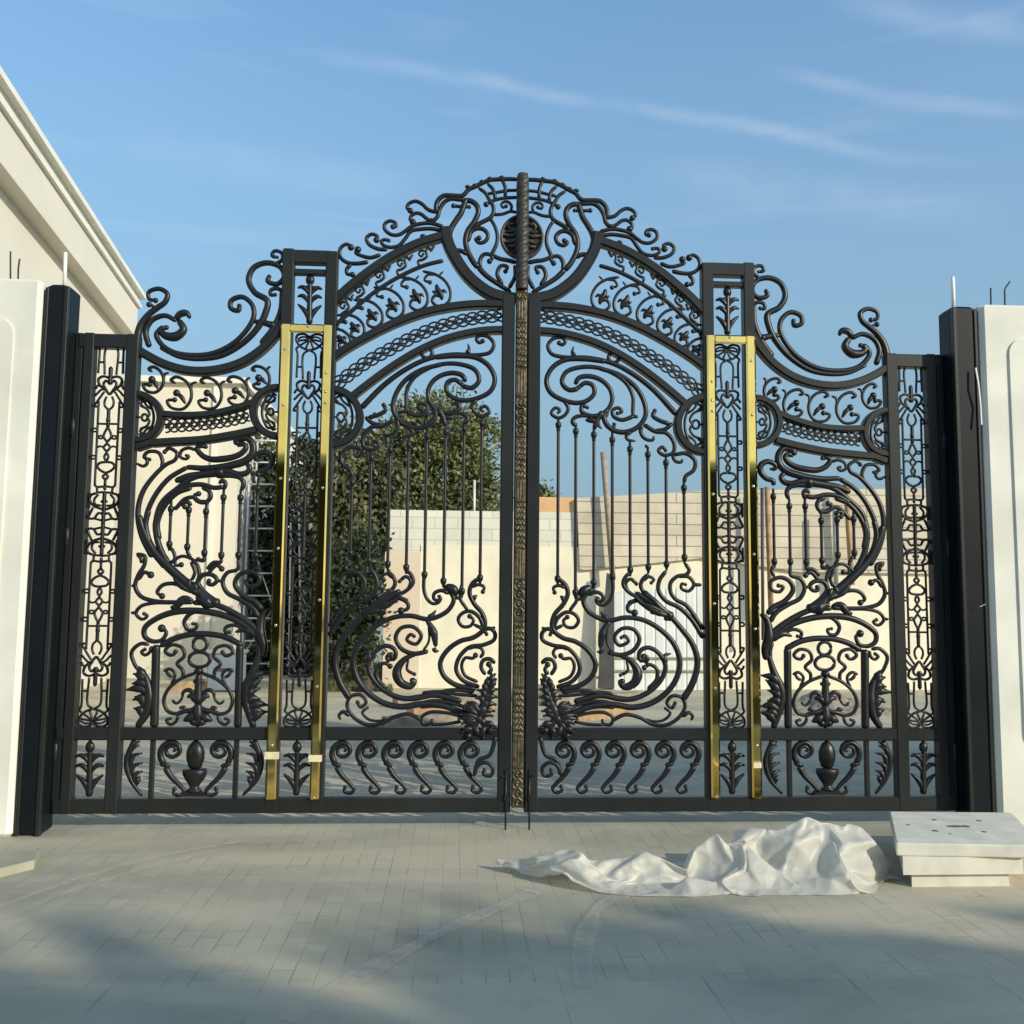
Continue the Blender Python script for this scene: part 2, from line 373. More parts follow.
# large scrolls of the middle panel, upper part
m_ = lambda *a, **k: st('upper_scrollwork', *a, **k)
m_('2',2.6,4.6,'205,128 192,112 215,95 228,112 220,135 195,138 178,118 190,92 165,92 142,130 160,170 220,188 350,192 480,225 590,285 690,365 785,465') if False else None
m_('2',3.0,5.0,'200,118 215,128 232,112 218,92 172,95 143,130 160,172 220,190 350,194 480,225 590,285 690,365 800,485',blob0=2.6)
m_('2',5,1.2,'280,185 268,165 275,135'); m_('2',3.4,3.4,'508,192 499,211 480,219 461,211 453,192 461,173 480,165 499,173 508,192')
m_('2',4.6,4.0,'440,212 330,200 230,205 165,245 135,310 155,370 215,408 290,425 345,412 380,375 372,335 335,322 300,345',blob=2.6)
m_('2',4.4,3.2,'300,352 250,358 215,320 235,268 310,242 400,245 480,275 545,325 577,390 582,490 604,497')
m_('2',4.4,3.6,'282,330 300,298 350,288 410,305 455,345 472,400 455,450 410,485 360,490 315,468 318,438 345,448',blob=2.0)
m_('2',4.0,4.6,'400,245 510,282 590,342 635,420 642,490 600,550 530,575 470,560 435,520 430,482 455,458')
m_('2',4.0,2.8,'585,492 520,512 478,492 474,462 505,450 522,470 500,478',blob=2.2)
m_('2',3.4,2.8,'225,415 247,450 232,485 195,502 160,478 180,450 205,462 195,475',blob=1.6)
m_('2',4,3,'290,545 268,522 280,500 325,490 375,500'); m_('2',3,1.5,'335,512 380,515 415,500',wm=5)
m_('2',4,6,'380,560 388,530 398,505 425,470'); m_('2',5,1.5,'395,500 400,535 418,558'); m_('2',3.5,3,'450,475 432,510 448,548 478,553 482,535',blob=2.2)
m_('2',4,2,'572,572 545,590 550,612 592,620'); m_('2',4,2.4,'625,530 618,575 640,608 680,615 685,595'); m_('2',3,3,'640,640 655,655')
m_('2',4,3,'635,535 690,570 750,580 788,630 783,680 735,692 708,668 730,650 745,668',blob=2)
m_('2',3.6,4,'690,465 680,490 715,515 765,532',blob0=2.4); m_('2',4,3.5,'778,528 745,558 690,568')
m_('2',3.6,2.4,'780,688 795,722 825,728 832,712'); m_('2',3.6,3.6,'790,690 850,684 896,722 888,770 848,800 840,835')
BARS = [(195,528,410),(285,560,480),(378,578,430),(473,604,400),(564,652,365),(656,680,350),(749,722,335),(841,850,300)]
def baluster(xt, yt, xb, yb, w=3.2, ext=.045):
    mb = MB(); a, b = U(xt, yt), U(xb, yb); x = (a[0]+b[0])/2; r = w*MPP/2
    mb.lathe((x, 0, 0), [(r*.8, b[1]-ext*.8), (r, b[1]+.01), (r, a[1]-.01), (r*.8, a[1]+ext)], 10)
    for z, d in ((a[1]-.012, 1), (b[1]+.012, -1)):
        mb.lathe((x, 0, 0), [(r*1.05, z-.030*1), (r*1.9, z-.012), (r*2.0, z), (r*1.9, z+.012), (r*1.2, z+.02)], 10)
    z = a[1]-.05; mb.lathe((x, 0, 0), [(r, z-.01), (r*1.45, z), (r, z+.01)], 10)
    return mb
BMB = [baluster(520+x/5.12, 320+yt/5.12, 520+(x-1)/5.12, 500+yb/5.12) for x, yt, yb in BARS]

# large scrolls of the middle panel, lower part
w_ = lambda *a, **k: st('lower_scrollwork', *a, **k)
w_('w',4,4.5,'155,105 200,140 215,190 190,250 140,310 125,370 140,408 190,445 260,465 330,515 372,590 352,660 290,710 170,738')
w_('w',3.4,2.6,'205,160 165,145 133,158 140,185',blob=2.4); w_('w',3,1.4,'195,245 185,215 170,205',wm=4)
w_('w',3.2,3.2,'260,145 265,230 240,268 225,290'); w_('w',3.6,2.8,'135,395 190,370'); 
w_('w',3.8,2.8,'130,395 158,330 210,296 258,312 276,345 250,383 205,378 190,345 212,325',blob=2.6); w_('w',3.2,3.2,'262,225 315,218')
w_('w',4,5.4,'360,165 325,188 303,232 330,290 390,330 450,345 540,328 640,340 740,395 820,480 852,580 830,680 770,760 680,818 580,838 470,822 350,832 200,890')
w_('w',4,3,'355,160 320,165 296,195 310,212',wm=9); w_('w',3.8,2.8,'330,200 370,182 412,200 412,232 380,236 382,215',blob=1.8)
w_('w',3.4,2.8,'470,95 470,180 452,230 420,257 388,250 375,225 395,212'); w_('w',6,1.2,'440,338 418,318 400,292')
w_('w',3.4,3.6,'572,70 540,100 530,140 565,185 640,225 720,262 790,312'); w_('w',3.2,3.2,'605,135 572,108 545,130 560,180 620,215',blob0=2.2)
w_('w',3.6,3.6,'675,80 640,112 630,150 660,200 725,255'); w_('w',3.2,2.4,'640,120 678,95 705,112 690,130',blob=2)
w_('w',4,7,'600,185 690,245 765,300 815,325',wm=8)
for q in ('590,205 640,250 720,280 780,312','640,185 700,235 750,280 800,312','610,235 680,275 760,310','650,175 720,250 790,305','680,300 720,300 780,318'): w_('w',2.4,3,q,wm=5.6,y=-.016)
w_('w',3,3,'760,290 775,325 800,345'); w_('w',5,2,'770,345 785,315 815,300')
w_('w',2.2,5.5,'555,240 620,225 690,240 740,270'); w_('w',3.2,4,'595,300 560,290 556,262 590,235 660,230',blob0=3.6)
w_('w',4.4,5.8,'790,310 860,390 925,480 952,580 925,700 868,795')
w_('w',3.6,4.2,'775,62 738,112 730,170 770,230 850,272 920,340 985,445')
w_('w',3.2,4,'880,18 905,58 890,82 840,92 800,130 800,182 830,225 890,260 985,395'); w_('w',3.4,2.6,'840,93 905,98 932,140 900,178 860,160 865,135 885,140',blob=1.8)
w_('w',3.2,3.2,'930,140 975,142'); w_('w',3,3,'66,385 100,395 130,385'); 
w_('w',3.6,3.8,'115,425 125,400 95,392 68,418 72,455 130,485 210,500 268,560 282,630 240,690 150,724',blob0=2.0)
w_('w',3.2,2.4,'150,560 132,530 145,505 185,500 215,512'); w_('w',3,3,'175,545 190,562 232,560 252,600 232,660 160,696',blob0=2.8)
w_('w',3.6,3.6,'65,590 92,565 130,572 143,610 118,655'); w_('w',4,3,'105,650 85,625 100,595',blob=3)
w_('w',4.2,3,'440,525 520,540 590,512 622,450 592,397 525,390 480,438 508,486 560,462 540,432 520,442',blob=2.0)
w_('w',3,3.4,'455,345 415,410 398,500',wm=7); w_('w',5,1.5,'410,505 400,525 380,520'); w_('w',2.2,2.2,'440,380 438,470 470,525')
w_('w',2.6,4,'500,540 570,572 612,640 592,700 535,722 515,692 540,690',wm=8.4); w_('w',2,3,'548,565 555,630 515,655',blob=2)
w_('w',3.6,5,'655,590 668,560 645,542 640,575 622,560 625,520 670,498 730,528 770,600 752,670 690,740 600,786 520,792 400,772 250,806')
w_('w',3,4,'650,612 680,595 722,622 720,680 670,738',blob0=2.8); w_('w',6,1.5,'770,590 765,545 803,532')
w_('w',3.4,3,'470,912 540,880 620,895 700,935 780,937 850,892 882,830 862,782 805,775 778,815 808,842 825,815',blob=2.2)
w_('w',4,2.2,'865,890 905,868 925,890 915,912'); w_('w',2,2.6,'660,905 705,918 762,910 798,870 770,845',blob=1.6)
w_('w',3,3,'240,893 340,870 430,870 472,900 458,936 420,930 410,905'); w_('w',3,2.4,'250,920 340,935 420,938')
w_('w',3.4,3,'180,752 300,742 450,772 560,790'); w_('w',3,3,'160,775 280,765 380,752 470,760'); w_('w',3.4,3,'200,850 320,812 420,805 520,835')
w_('w',3,2.6,'200,870 300,850 400,835 480,842')
# acanthus burst at the corner, spilling over the rail
a_ = lambda *a, **k: st('acanthus_cluster', *a, y=-.035, **k)
for t, w0, wm, w1 in (('262,820 228,700 190,580 162,450 150,335',7,8,2.4),('240,780 215,660 180,540',5,9,4),('255,760 300,830 340,900 350,1010',6,7,2),('262,790 195,880 125,965',6,6,2),('200,600 240,720 275,830',4,10,6),('235,840 275,800 330,770',5,9,4)):
    a_('a',w0,w1,t,wm=wm)
for t in ('220,690 165,645 108,655','205,625 150,572 98,580','188,565 142,505 98,500','172,495 132,435 108,400','160,440 150,390 120,350','228,665 250,592 303,590','212,605 230,532 288,508','192,535 218,472 205,425','172,470 195,420 188,385',
          '290,820 360,828 405,880','312,862 290,930 250,965','222,842 160,850 105,880','202,872 232,930 222,995','330,900 395,905 430,930','180,900 150,915 120,915','345,950 375,975 380,1005',
          '262,790 200,752 138,770','240,745 180,715 120,720','280,765 340,722 425,700','280,790 350,770 455,758','270,742 320,682 405,655','300,802 400,792 475,800','240,742 292,700 330,645 385,632','290,740 360,690 450,680','310,815 380,820 440,850'):
    st('acanthus_cluster','a',3.4,1.5,t,wm=5.8,blob=1.5,y=-.048)
a_('4',4,3,'100,490 130,585 185,612 206,680'); a_('4',3.6,3,'206,690 190,640 150,622 112,650 122,690 160,682 155,660',blob=2)
# six S-scrolls in the lowest panel
SM = [(2.8,6.2,4.6,0,'348,572 334,560 352,545 376,557 375,585 346,597 318,575 322,545 356,525 395,548 405,590 387,632'),
      (4.6,4.6,None,0,'360,641 405,630'),
      (6.2,3.0,4.2,2.2,'382,645 355,690 312,735 294,760 310,780 342,770 338,750'),
      (4,4,None,0,'352,515 352,528')]
SPOS = [520+x/5.12 for x in (225,352,480,607,735,862)]
SMB = []
for i, x in enumerate(SPOS):
    motif('_s%d' % i,'4',(352,650),SM,x,640+650/5.12,1.0); SMB.append(G.pop('_s%d' % i))

# side panel: crest curve, scroll frieze
k_ = lambda *a, **k: st('side_crest', *a, **k)
k_('5',6.6,3.0,'952,640 955,590 942,535 905,480 865,445 830,415 820,375 860,352 908,372 905,405 875,410',blob=2.8)
k_('5',3,2.4,'880,470 885,440 905,432',blob=3)
k_('5',3,5,'712,490 725,465 758,470 780,500',wm=6); k_('5',5,4,'765,500 742,545 778,582 830,578 850,550 822,540',wm=8,blob=2.6)
k_('5',4,5,'775,505 830,482 890,508 918,565 900,640')
k_('5',4.4,4.2,'835,540 868,575 845,622 790,658 700,670 600,655 505,602 440,530 408,460 418,405 465,370 518,392 518,430 482,438 478,415',blob=2.6)
k_('5',3.4,4.0,'850,640 760,680 660,686 560,665 460,600 390,520 355,450 345,382 405,345 436,285 412,222 350,194 285,212 266,260 298,296 345,285 338,262',wm=5.6,blob=2.4)
k_('5',3.4,3,'312,200 275,172 280,140 315,133 326,158 300,163',blob=1.8); k_('5',3.6,3,'272,330 300,318 328,328 330,352 308,350',blob=2.2)
k_('5',3.4,3.4,'298,300 320,300'); k_('5',6,3.6,'320,502 360,492 410,488',blob0=4.2); k_('5',4,6,'275,330 280,430 315,520 370,600')
C3 = [(2.8,2.6,None,2.2,'620,806 642,795 622,778 580,790 550,830 550,880 580,920 632,918 650,890 618,882'),
      (2,3,4,3,'570,895 590,865 612,850'),(2.4,2,None,0,'550,842 548,800 528,790')]
for px, py, q, r in ((771,389,.80,10),(792,402.5,.97,8),(817.5,406.5,1.05,0),(845.5,408,1.08,-4),(869.5,396.5,.85,-12)):
    motif('frieze_scrollwork','5',(590,850),C3,px,py,q,r,wsc=1.25)
# side panel: swirl
x_ = lambda *a, **k: st('swirl_scrollwork', *a, **k)
x_('d',5,4,'440,310 452,268 400,244 335,245 290,312 298,400 370,470 480,510 620,540 770,553 890,548 920,552',wm=6.6)
x_('d',4,4,'430,318 385,298 358,330 390,382 460,425 580,455 700,460 782,420 822,360 792,332 742,340',wm=5.6,blob=2.4,blob0=1.6)
x_('d',3,2.6,'830,380 900,358 970,388 980,448 925,468 900,440 925,432',blob=1.6)
x_('d',4,3,'238,620 236,572 170,550 108,480 112,410 182,374 258,410 255,450 215,450',wm=5.4,blob=1.6)
x_('d',4,5,'355,488 318,530 340,578 420,602 540,576 660,596 790,618 900,636 1024,690',wm=6.6)
x_('d',3.8,5,'395,760 375,690 402,640 480,616 640,622'); x_('d',7,6,'560,580 600,590 650,605',wm=9)
x_('d',3.6,4,'562,760 548,690 575,668 600,688',blob=1.8); x_('d',4,4.4,'562,728 650,742 770,714 900,730 1024,800')
x_('d',3.4,4,'800,805 835,820 830,860 780,890 720,880 686,830 700,778 770,742',blob0=2.8); x_('d',3.4,3.6,'720,910 725,885 790,880 850,842 930,862 1005,945 1030,965')
x_('d',4,3.4,'870,925 910,885 950,910 930,940',blob=2.6); x_('d',4,4,'1010,800 1024,815')
x_('6',3,5.2,'820,228 800,210 762,232 770,265 812,290 870,350 920,430 940,530 920,640 868,745',blob0=2.4)
x_('6',3.4,3,'832,310 830,270 850,232 900,232 916,258 890,268',blob=2); x_('6',3,2.6,'910,255 900,285 918,302 945,292',blob=1.4)
x_('6',4,4.4,'712,299 800,360 870,460 902,560 890,650 840,745'); x_('6',4.4,4.4,'560,328 680,350 760,408 830,480 856,580 840,690 790,775')
x_('6',4,4.4,'690,400 760,430 820,500 848,580 838,660')
x_('b',5,8,'935,40 908,135 835,285 725,405 620,500 540,560 450,630 380,652',wm=7.5); x_('b',4.4,5,'868,0 888,110 850,270 750,405'); x_('b',4.4,5,'792,0 822,100 800,235 740,375')
x_('b',7,3,'520,600 450,650 385,655',wm=11)
for t in ('560,500 540,540 560,590','540,610 470,640 400,645','600,540 560,560 500,600','570,480 590,520 560,560','690,470 640,530 560,580','520,560 500,600 440,660'): x_('b',3,2,t,wm=5,y=-.015)
BAR2 = [(140,315),(258,315),(374,318),(488,305),(605,265),(722,250)]
x_('b',3,3,'140,325 120,370 142,415'); x_('b',5,2.8,'90,690 130,640 220,590 278,510 252,447 182,420 112,455 120,508 180,525 207,488 172,480',blob=2.4)
x_('b',3,4.6,'258,330 262,405 330,430 362,490 332,570 240,620 150,680 110,745')
x_('b',3.6,3.4,'370,405 402,378 440,410 460,445',blob0=3); x_('b',3,3.4,'374,335 378,358 425,360 470,410'); x_('b',3,3,'362,490 400,490')
x_('b',3.2,5,'455,492 462,510 430,518 400,485 432,450 500,452 530,505 490,570 410,635',blob0=2.6); x_('b',3.2,4,'490,320 492,348 530,342 540,330')
x_('b',3.4,2.6,'535,520 522,450 535,385 575,340 640,322 685,350 680,388 645,382',blob=2.8); x_('b',3,3,'570,490 552,430 580,360'); x_('b',3,3,'605,270 600,300 580,330'); x_('b',3,3,'720,260 695,300 690,345 735,385')
x_('b',3.2,4,'945,312 890,328 892,390 930,460 950,540 912,608 820,640 680,647 560,643'); x_('b',4.6,5.4,'560,645 420,655 300,705 190,775 115,840')
x_('b',3,3,'942,318 915,345 912,378'); x_('b',3.4,3.4,'848,458 892,440 930,495',blob0=3.6); x_('b',3,3,'950,535 975,537')
x_('b',4,3,'600,545 700,515 770,530 802,580 770,605',blob=3.2); x_('b',3,3,'560,632 620,618 680,680 712,682',wm=7)
x_('b',3.4,2.6,'700,650 830,655 912,680 942,730 900,770 865,745 888,730',blob=2); x_('b',3,3,'940,725 975,725')
x_('b',5,3,'110,870 260,768 400,720 540,703 680,714 800,760 882,830 880,890 830,922 765,912 738,855 768,830',wm=5.8,blob=4)
x_('b',4,2.6,'490,704 570,720 617,780 592,838 542,832 530,802 560,795',blob=1.8); x_('b',2.4,2.4,'565,838 565,862')
x_('b',5,2,'120,880 200,832 272,850',wm=6); x_('b',3.4,3,'190,835 280,800 338,820 335,852 310,850',blob=2)
x_('b',4,5,'40,688 80,720 98,790 100,860 75,950 82,1024',wm=9); x_('b',4,4,'125,890 108,960 110,1024')
x_('b',5,5,'220,945 330,888 450,866 570,870 680,900 775,955')
BMB2 = []
for (xb, yb), (xt, yt) in zip(BAR2, ((240,715),(402,812),(565,815),(730,960),(893,950),(1066,945))):
    BMB2.append(baluster(750+xt/10.24, 425+yt/10.24, 755+xb/7.314, 520+yb/7.314, 3.2))
# framed fleuron below the swirl
e_ = lambda *a, **k: st('fleuron_panel', *a, **k)
e_('e',3,3,'521,208 507,242 473,256 439,242 425,208 439,174 473,160 507,174 521,208'); e_('e',3,3,'549,315 527,352 475,368 423,352 401,315 423,278 475,262 527,278 549,315')
def both(w0, w1, txt, **k):
    e_('e', w0, w1, txt, **k)
    e_('e', w0, w1, ' '.join('%g,%g' % (954-float(t.split(',')[0]), float(t.split(',')[1])) for t in txt.split()), **k)
both(3,3,'318,262 300,285 268,280 248,255 290,215 360,232 378,290 330,345 368,390 370,455',blob0=2.4)
both(2.8,2.4,'240,400 280,382 315,412 312,450 290,492'); both(2.8,2.8,'258,400 275,425 300,440')
both(3,3,'460,408 350,455 270,530 245,610 275,680 340,697 385,680 380,650 350,660'); both(2.8,2.4,'345,700 330,750 290,772 264,742 292,730',blob=1.6)
both(2,3,'370,585 375,545 410,528 450,560 476,610',wm=3.8,blob=0); both(2.4,3,'400,580 430,570 460,600 476,640',wm=6); both(3,2,'476,640 430,670 380,680 330,690',wm=4.6)
both(4,2,'476,690 430,720 378,745',wm=8); both(3,2,'476,730 450,755 420,758',wm=7); both(3,2,'480,450 455,470 445,455',wm=4)
both(2.4,2,'300,600 330,625 360,600 372,570')
e_('e',6.2,6.2,'200,205 203,500 205,792'); e_('e',6.6,6.6,'766,215 768,500 770,792'); e_('e',8,8,'477,372 477,415'); e_('e',5,8,'477,415 478,520 478,620',wm=6); e_('e',6,3,'478,620 478,700 478,790',wm=9)
g('fleuron_panel')
# acanthus leaves flanking it
def lobes(part, view, spine, ws, L, w=5):
    st(part, view, ws[0], ws[2], spine, wm=ws[1])
    for t in L: st(part, view, w*.8, 1.6, t, wm=w*1.35, blob=1.2)
lobes('_acl','e','60,250 100,380 150,500 155,600 130,690 95,792',(4,8,5),('150,500 90,420 10,405','155,545 100,480 45,440','160,585 110,530 60,515','158,625 110,585 60,590','145,670 80,625 8,632','135,710 80,670 30,685','115,750 60,690 5,680'),6)
lobes('_acr','e','880,370 835,440 808,560 825,690 885,792',(3,8.4,5),('835,470 870,430 912,420','822,510 860,480 918,488','815,560 870,520 955,530','818,610 860,585 912,600','825,660 865,585 900,580','845,720 865,670 905,660','830,450 870,400 885,372'),5.6)
st('_acr','e',3.4,3,'815,215 870,208 930,268 912,345 882,395'); st('_acr','e',3,2.6,'800,225 808,265 840,288 865,265 842,248',blob=2)
ACL, ACR = G.pop('_acl'), G.pop('_acr')
# lowest side panel: urn, two S-scrolls, two fronds; little plants
SR = []; SL = []
motif('_sr','4',(352,650),SM,848.6-(0),730+147/3.938,1.03); motif('_sl','4',(352,650),SM,804.6,730+147/3.938,1.03,mir=-1)
SR, SL = G.pop('_sr'), G.pop('_sl')
lobes('_fl','f','284,40 258,120 274,190 324,252',(4,4.4,2.5),('268,150 282,100 310,92','262,110 275,75 300,62','272,180 282,140 312,128','285,205 290,170 312,160','292,215 300,190 305,180','268,80 285,55 300,48'),3.4)
lobes('_fr','f','722,40 748,120 732,190 690,252',(4,4.4,2.5),('738,150 724,100 696,92','744,110 731,75 706,62','734,180 724,140 694,128','721,205 716,170 694,160','714,215 706,190 701,180','738,80 721,55 706,48'),3.4)
FL, FR = G.pop('_fl'), G.pop('_fr')
def urn():
    mb = MB(); cx, _ = U(700+503/3.938, 790); z = lambda y: U(700+503/3.938, 730+y/3.938)[1]; r = lambda q: q/3.938*MPP
    mb.lathe((cx,0,0), [(r(a), z(y)) for y, a in ((148,18),(140,26),(128,27),(124,30),(108,33),(85,33),(65,27),(50,16),(42,5))], 20, .7, 10, .05)
    mb.lathe((cx,0,0), [(r(a), z(y)) for y, a in ((236,30),(228,26),(222,16),(210,20),(192,33),(172,43),(158,45),(150,40),(149,18))], 24, .7, 12, .05)
    x0 = r(56); mb.box(cx-x0, -.03, z(252), cx+x0, .03, z(243)); x0 = r(42); mb.box(cx-x0, -.026, z(243), cx+x0, .026, z(235))
    return mb
URN = urn()
def plant(cx, yt, yb):
    """small budded plant: centre x, top and bottom y in the picture"""
    mb = MB(); H = yb-yt
    def s(w0, wm, w1, pts):
        Q = spline([U(cx+x*H, yt+y*H) for x, y in pts]); flat_tube(mb, Q, w0*MPP, w1*MPP, .9, wm=wm*MPP)
    s(4,5.4,7,[(0,-.02),(0,.5),(0,1.02)])
    p = U(cx, yt+.11*H); mb.ball((p[0],0,p[1]), 4.6*MPP, 3.4*MPP, 5.6*MPP)
    for d in (1,-1):
        for y in (.40,.58): s(3.4,5.2,2.2,[(0,y+.03),(d*.08,y-.09),(d*.16,y-.14),(d*.25,y-.11)])
        s(4.4,5.6,2.2,[(0,.95),(d*.09,.76),(d*.24,.62)]); s(2.8,3.4,1.6,[(0,.33),(d*.07,.25),(d*.12,.27)])
    return mb
PLANTS = [plant(732.0,741.5,793), plant(923.3,741.5,793), plant(727.3,287,334)]

# cast grille pattern shared by the tower and the jamb panels (half pattern, mirrored both ways)
GRP = [(1.8,'0,130 50,105 100,118 107,160 80,205 40,230 0,240'),(1.6,'0,150 30,225'),(1.6,'0,150 72,200'),(1.6,'0,148 92,165'),(1.4,'0,140 55,130 95,150'),
 (1.7,'0,240 45,272 46,480'),(1.7,'80,205 105,232 95,262 96,470'),(1.6,'45,380 96,380'),(3,'0,425 0,560'),(2,'0,512 50,495 90,518 80,568 40,600 0,645'),(2,'0,560 30,530 50,560 20,620'),
 (1.7,'0,645 50,600 112,655'),(1.7,'20,660 35,700 30,740 0,770'),(1.7,'40,620 90,700 112,742 78,742'),(1.8,'50,590 90,570 110,600'),(1.7,'80,700 78,1380'),(2.6,'0,760 0,905'),(1.6,'0,882 78,882'),
 (1.5,'78,922 112,922 112,945 78,945'),(1.5,'78,1142 112,1142 112,1165 78,1165'),(1.8,'0,905 30,985 0,1035 25,1072 0,1112 16,1145 0,1190'),(1.5,'28,990 50,978 76,990 50,1003 28,990'),(1.5,'22,1075 50,1063 76,1075'),
 (1.9,'0,1190 48,1198 66,1225 42,1258 0,1278'),(1.9,'0,1285 20,1308 0,1332'),(2,'0,1330 0,1380'),(1.8,'78,1375 60,1398 55,1432 0,1432'),(1.8,'0,1385 55,1392'),
 (2,'60,1440 100,1455 112,1490 82,1540 40,1560 0,1572'),(1.8,'45,1450 76,1490 66,1532 20,1540'),(2.8,'0,1432 0,1690'),(2,'0,1510 25,1505'),(1.9,'82,1555 112,1640 70,1642 40,1600 0,1610'),(1.7,'112,1440 112,1560'),(1.7,'0,1660 40,1650 70,1642')]
def grille(uc, zmid, ztop, zbot):
    mb = MB(); k = MPP/8.533
    for w, t in GRP:
        Pp = [tuple(map(float, q.split(','))) for q in t.split()]
        for sx in (1, -1):
            if sx < 0 and all(abs(q[0]) < 1 for q in Pp): continue
            for sz in (1, -1):
                Q = spline([(uc+sx*x*k*1.07, zmid+sz*(1685-y)*k*1.055) for x, y in Pp], .012)
                Q = [q for q in Q if zbot-.01 < q[1] < ztop+.01]
                if len(Q) > 2: flat_tube(mb, Q, w*MPP*1.45, dep=.9, sides=5, cap=False)
    for sz in (1, -1):
        for y, r in ((850,2.4),(430,1.6),(1530,2.0),(1400,1.8)):
            z = zmid+sz*(1685-y)*k*1.055
            if zbot < z < ztop: mb.ball((uc,0,z), r*MPP, r*MPP*.8, r*1.5*MPP, 8, 5)
    return mb
# ------------------------------------------------------------------ frame of a leaf
X = lambda px, py: U(px, py)[0]
Z = lambda px, py: U(px, py)[1]
ZB, ZT = Z(620, 811), Z(620, 796.5)
fr = g('frame')
fr.box(.047, -.044, ZB, X(538.6,560), .044, Z(530,296), .008)
fr.box(X(700.8,300), -.043, ZB, X(712.3,300), .043, Z(705,264.3), .008)
fr.box(X(742.2,300), -.043, ZB, X(753.5,320), .043, Z(748,264.3), .008)
fr.box(X(708,300), -.040, Z(727,277), X(748,300), .040, Z(727,264.6), .006)
fr.box(X(708,300), -.030, Z(727,287.5), X(748,300), .030, Z(727,282.5), .004)
fr.box(.06, -.040, ZB+.001, X(940,370), .040, ZT, .008)
fr.box(.06, -.038, Z(620,740), X(940,370), .038, Z(620,727.5), .008)
fr.box(X(884,370), -.0435, ZB+.0005, X(895.5,370), .0435, Z(890,354.5), .008)
fr.box(X(924.3,370), -.0425, ZB, X(933.5,370), .0425, Z(930,355.3), .006)
fr.box(X(934.5,370), -.030, ZB, X(941.5,370), .052, Z(930,355.3), .006)
fr.box(X(888,370), -.0395, Z(908,368.3), X(938,370), .0395, Z(908,355.4), .006)
for a, b in ((787.0,791.4),(864.6,868.8)): fr.box(X(a,768), -.018, Z(826,797), X(b,768), .018, Z(826,739.5), .004)
def bd(view, w, txt, y0=-.036, y1=.036): band(fr, parse(view, txt), w*MPP, y0, y1)
bd('1',12.0,'35,716 90,712 170,692 275,618 345,525 385,445 398,375',-.041,.035)
bd('1',9.6,'395,415 430,425 540,468 680,550 790,635 880,715 950,790')
bd('1',8.4,'80,748 180,750 310,764 465,800 610,856 750,930 880,1012 955,1070',-.0365)
bd('2',7.6,'90,57 170,63 245,76 385,118 530,190 660,278 780,374 850,435',-.0355)
ring = lambda view, cx, cy, r, a0, a1: ' '.join('%g,%g' % (cx+r*math.cos(rad(a)), cy+r*math.sin(rad(a))) for a in range(a0, a1+1, 10))
bd('2',7.6,ring('2',945,537,139,90,270),-.0385); bd('5',7.0,ring('5',283,932,120,-90,90),-.0385); bd('5',6.6,ring('5',953,985,112,90,270),-.0385)
bd('5',8.6,'255,470 290,535 370,630 470,700 590,740 710,748 820,724 920,676 960,650',-.0385)
bd('5',6.8,'385,882 470,918 600,955 720,968 850,966',-.0365); bd('6',8.0,'385,105 500,135 640,163 800,180 880,188',-.0365); bd('6',8.0,'860,176 950,212',-.036)
fr.box(X(705,520)-.0, -.0, Z(720,335), X(705,520)+.001, .001, Z(720,334))
# studs of the brass trim: (strip, view, x, y)
STUDS = [('5',45,735),('5',40,830),('5',45,885),('6',50,385),('6',50,940),('7',45,345),('7',65,895),('5',250,630),('5',250,905),('6',265,345),('6',265,690),('7',275,45),('7',280,635),('5',140,510)]
zmid = Z(728, 532.5)

def carved_post(parent):
    mb = MB(); z0, z1 = Z(520,292), Z(521,178); n = 260; sd = 24; rings = []
    for i in range(n+1):
        z = z0+(z1-z0)*i/n
        rings.append([((.040*(.92+.26*abs(math.sin(1.0*(2*math.pi*k/sd)-(z)*48))))*math.cos(2*math.pi*k/sd), -.052+.040*(.92+.26*abs(math.sin(1.0*(2*math.pi*k/sd)-z*48)))*math.sin(2*math.pi*k/sd), z) for k in range(sd)])
    mb.loft(rings)
    o1 = mb.build('rope_moulding', M['rope'], parent)
    mb = MB(); mb.box(-.0405, -.05, z0+.01, .046, .05, z1-.01, .006); mb.build('meeting_bar', M['frame'], parent)
    # gilded relief strip below
    mb = MB(); za, zb = Z(517,806), z0-.002; nx, nz = 14, 900; hw = .039; rows = []
    secs = []; z = za; i = 0; kinds = [('scroll',.26),('band',.035),('flute',.17),('leaf',.34),('band',.03),('flute',.13),('leaf',.30),('band',.03)]
    while z < zb: k, h = kinds[i % len(kinds)]; secs.append((z, z+h, k)); z += h; i += 1
    def relief(x, z):
        for a, b, k in secs:
            if a <= z < b:
                t = (z-a)/(b-a)
                if k == 'band': return .010*(1 if .15 < t < .85 else .3)
                if k == 'flute': return .005*abs(math.cos(x/hw*math.pi*2.0))
                e = min(1, min(t, 1-t)*12)
                if k == 'scroll':
                    q = math.hypot(x, ((z-a) % .065)-.0325); return e*(.006+.007*math.sin(q*260+math.atan2(x, ((z-a) % .065)-.0325)))
                return e*(.006+.006*math.sin(z*150+abs(x)*180)*math.cos(x*140)+.004*noise.noise(Vector((x*120, z*90, 3))))
        return 0
    for i in range(nz+1):
        z = za+(zb-za)*i/nz
        rows.append([(-hw, -.02, z)]+[(-hw+2*hw*j/nx, -.052-(0 if j in (0, nx) else relief(-hw+2*hw*j/nx, z)), z) for j in range(nx+1)]+[(hw, -.02, z)])
    mb.loft(rows, closed=False, caps=False)
    mb.build('gilded_relief_strip', M['patina'], parent)
    mb = MB(); mb.box(-.039, -.035, za-.005, .0455, .04, zb+.01, .004); mb.build('meeting_bar', M['frame'], parent)

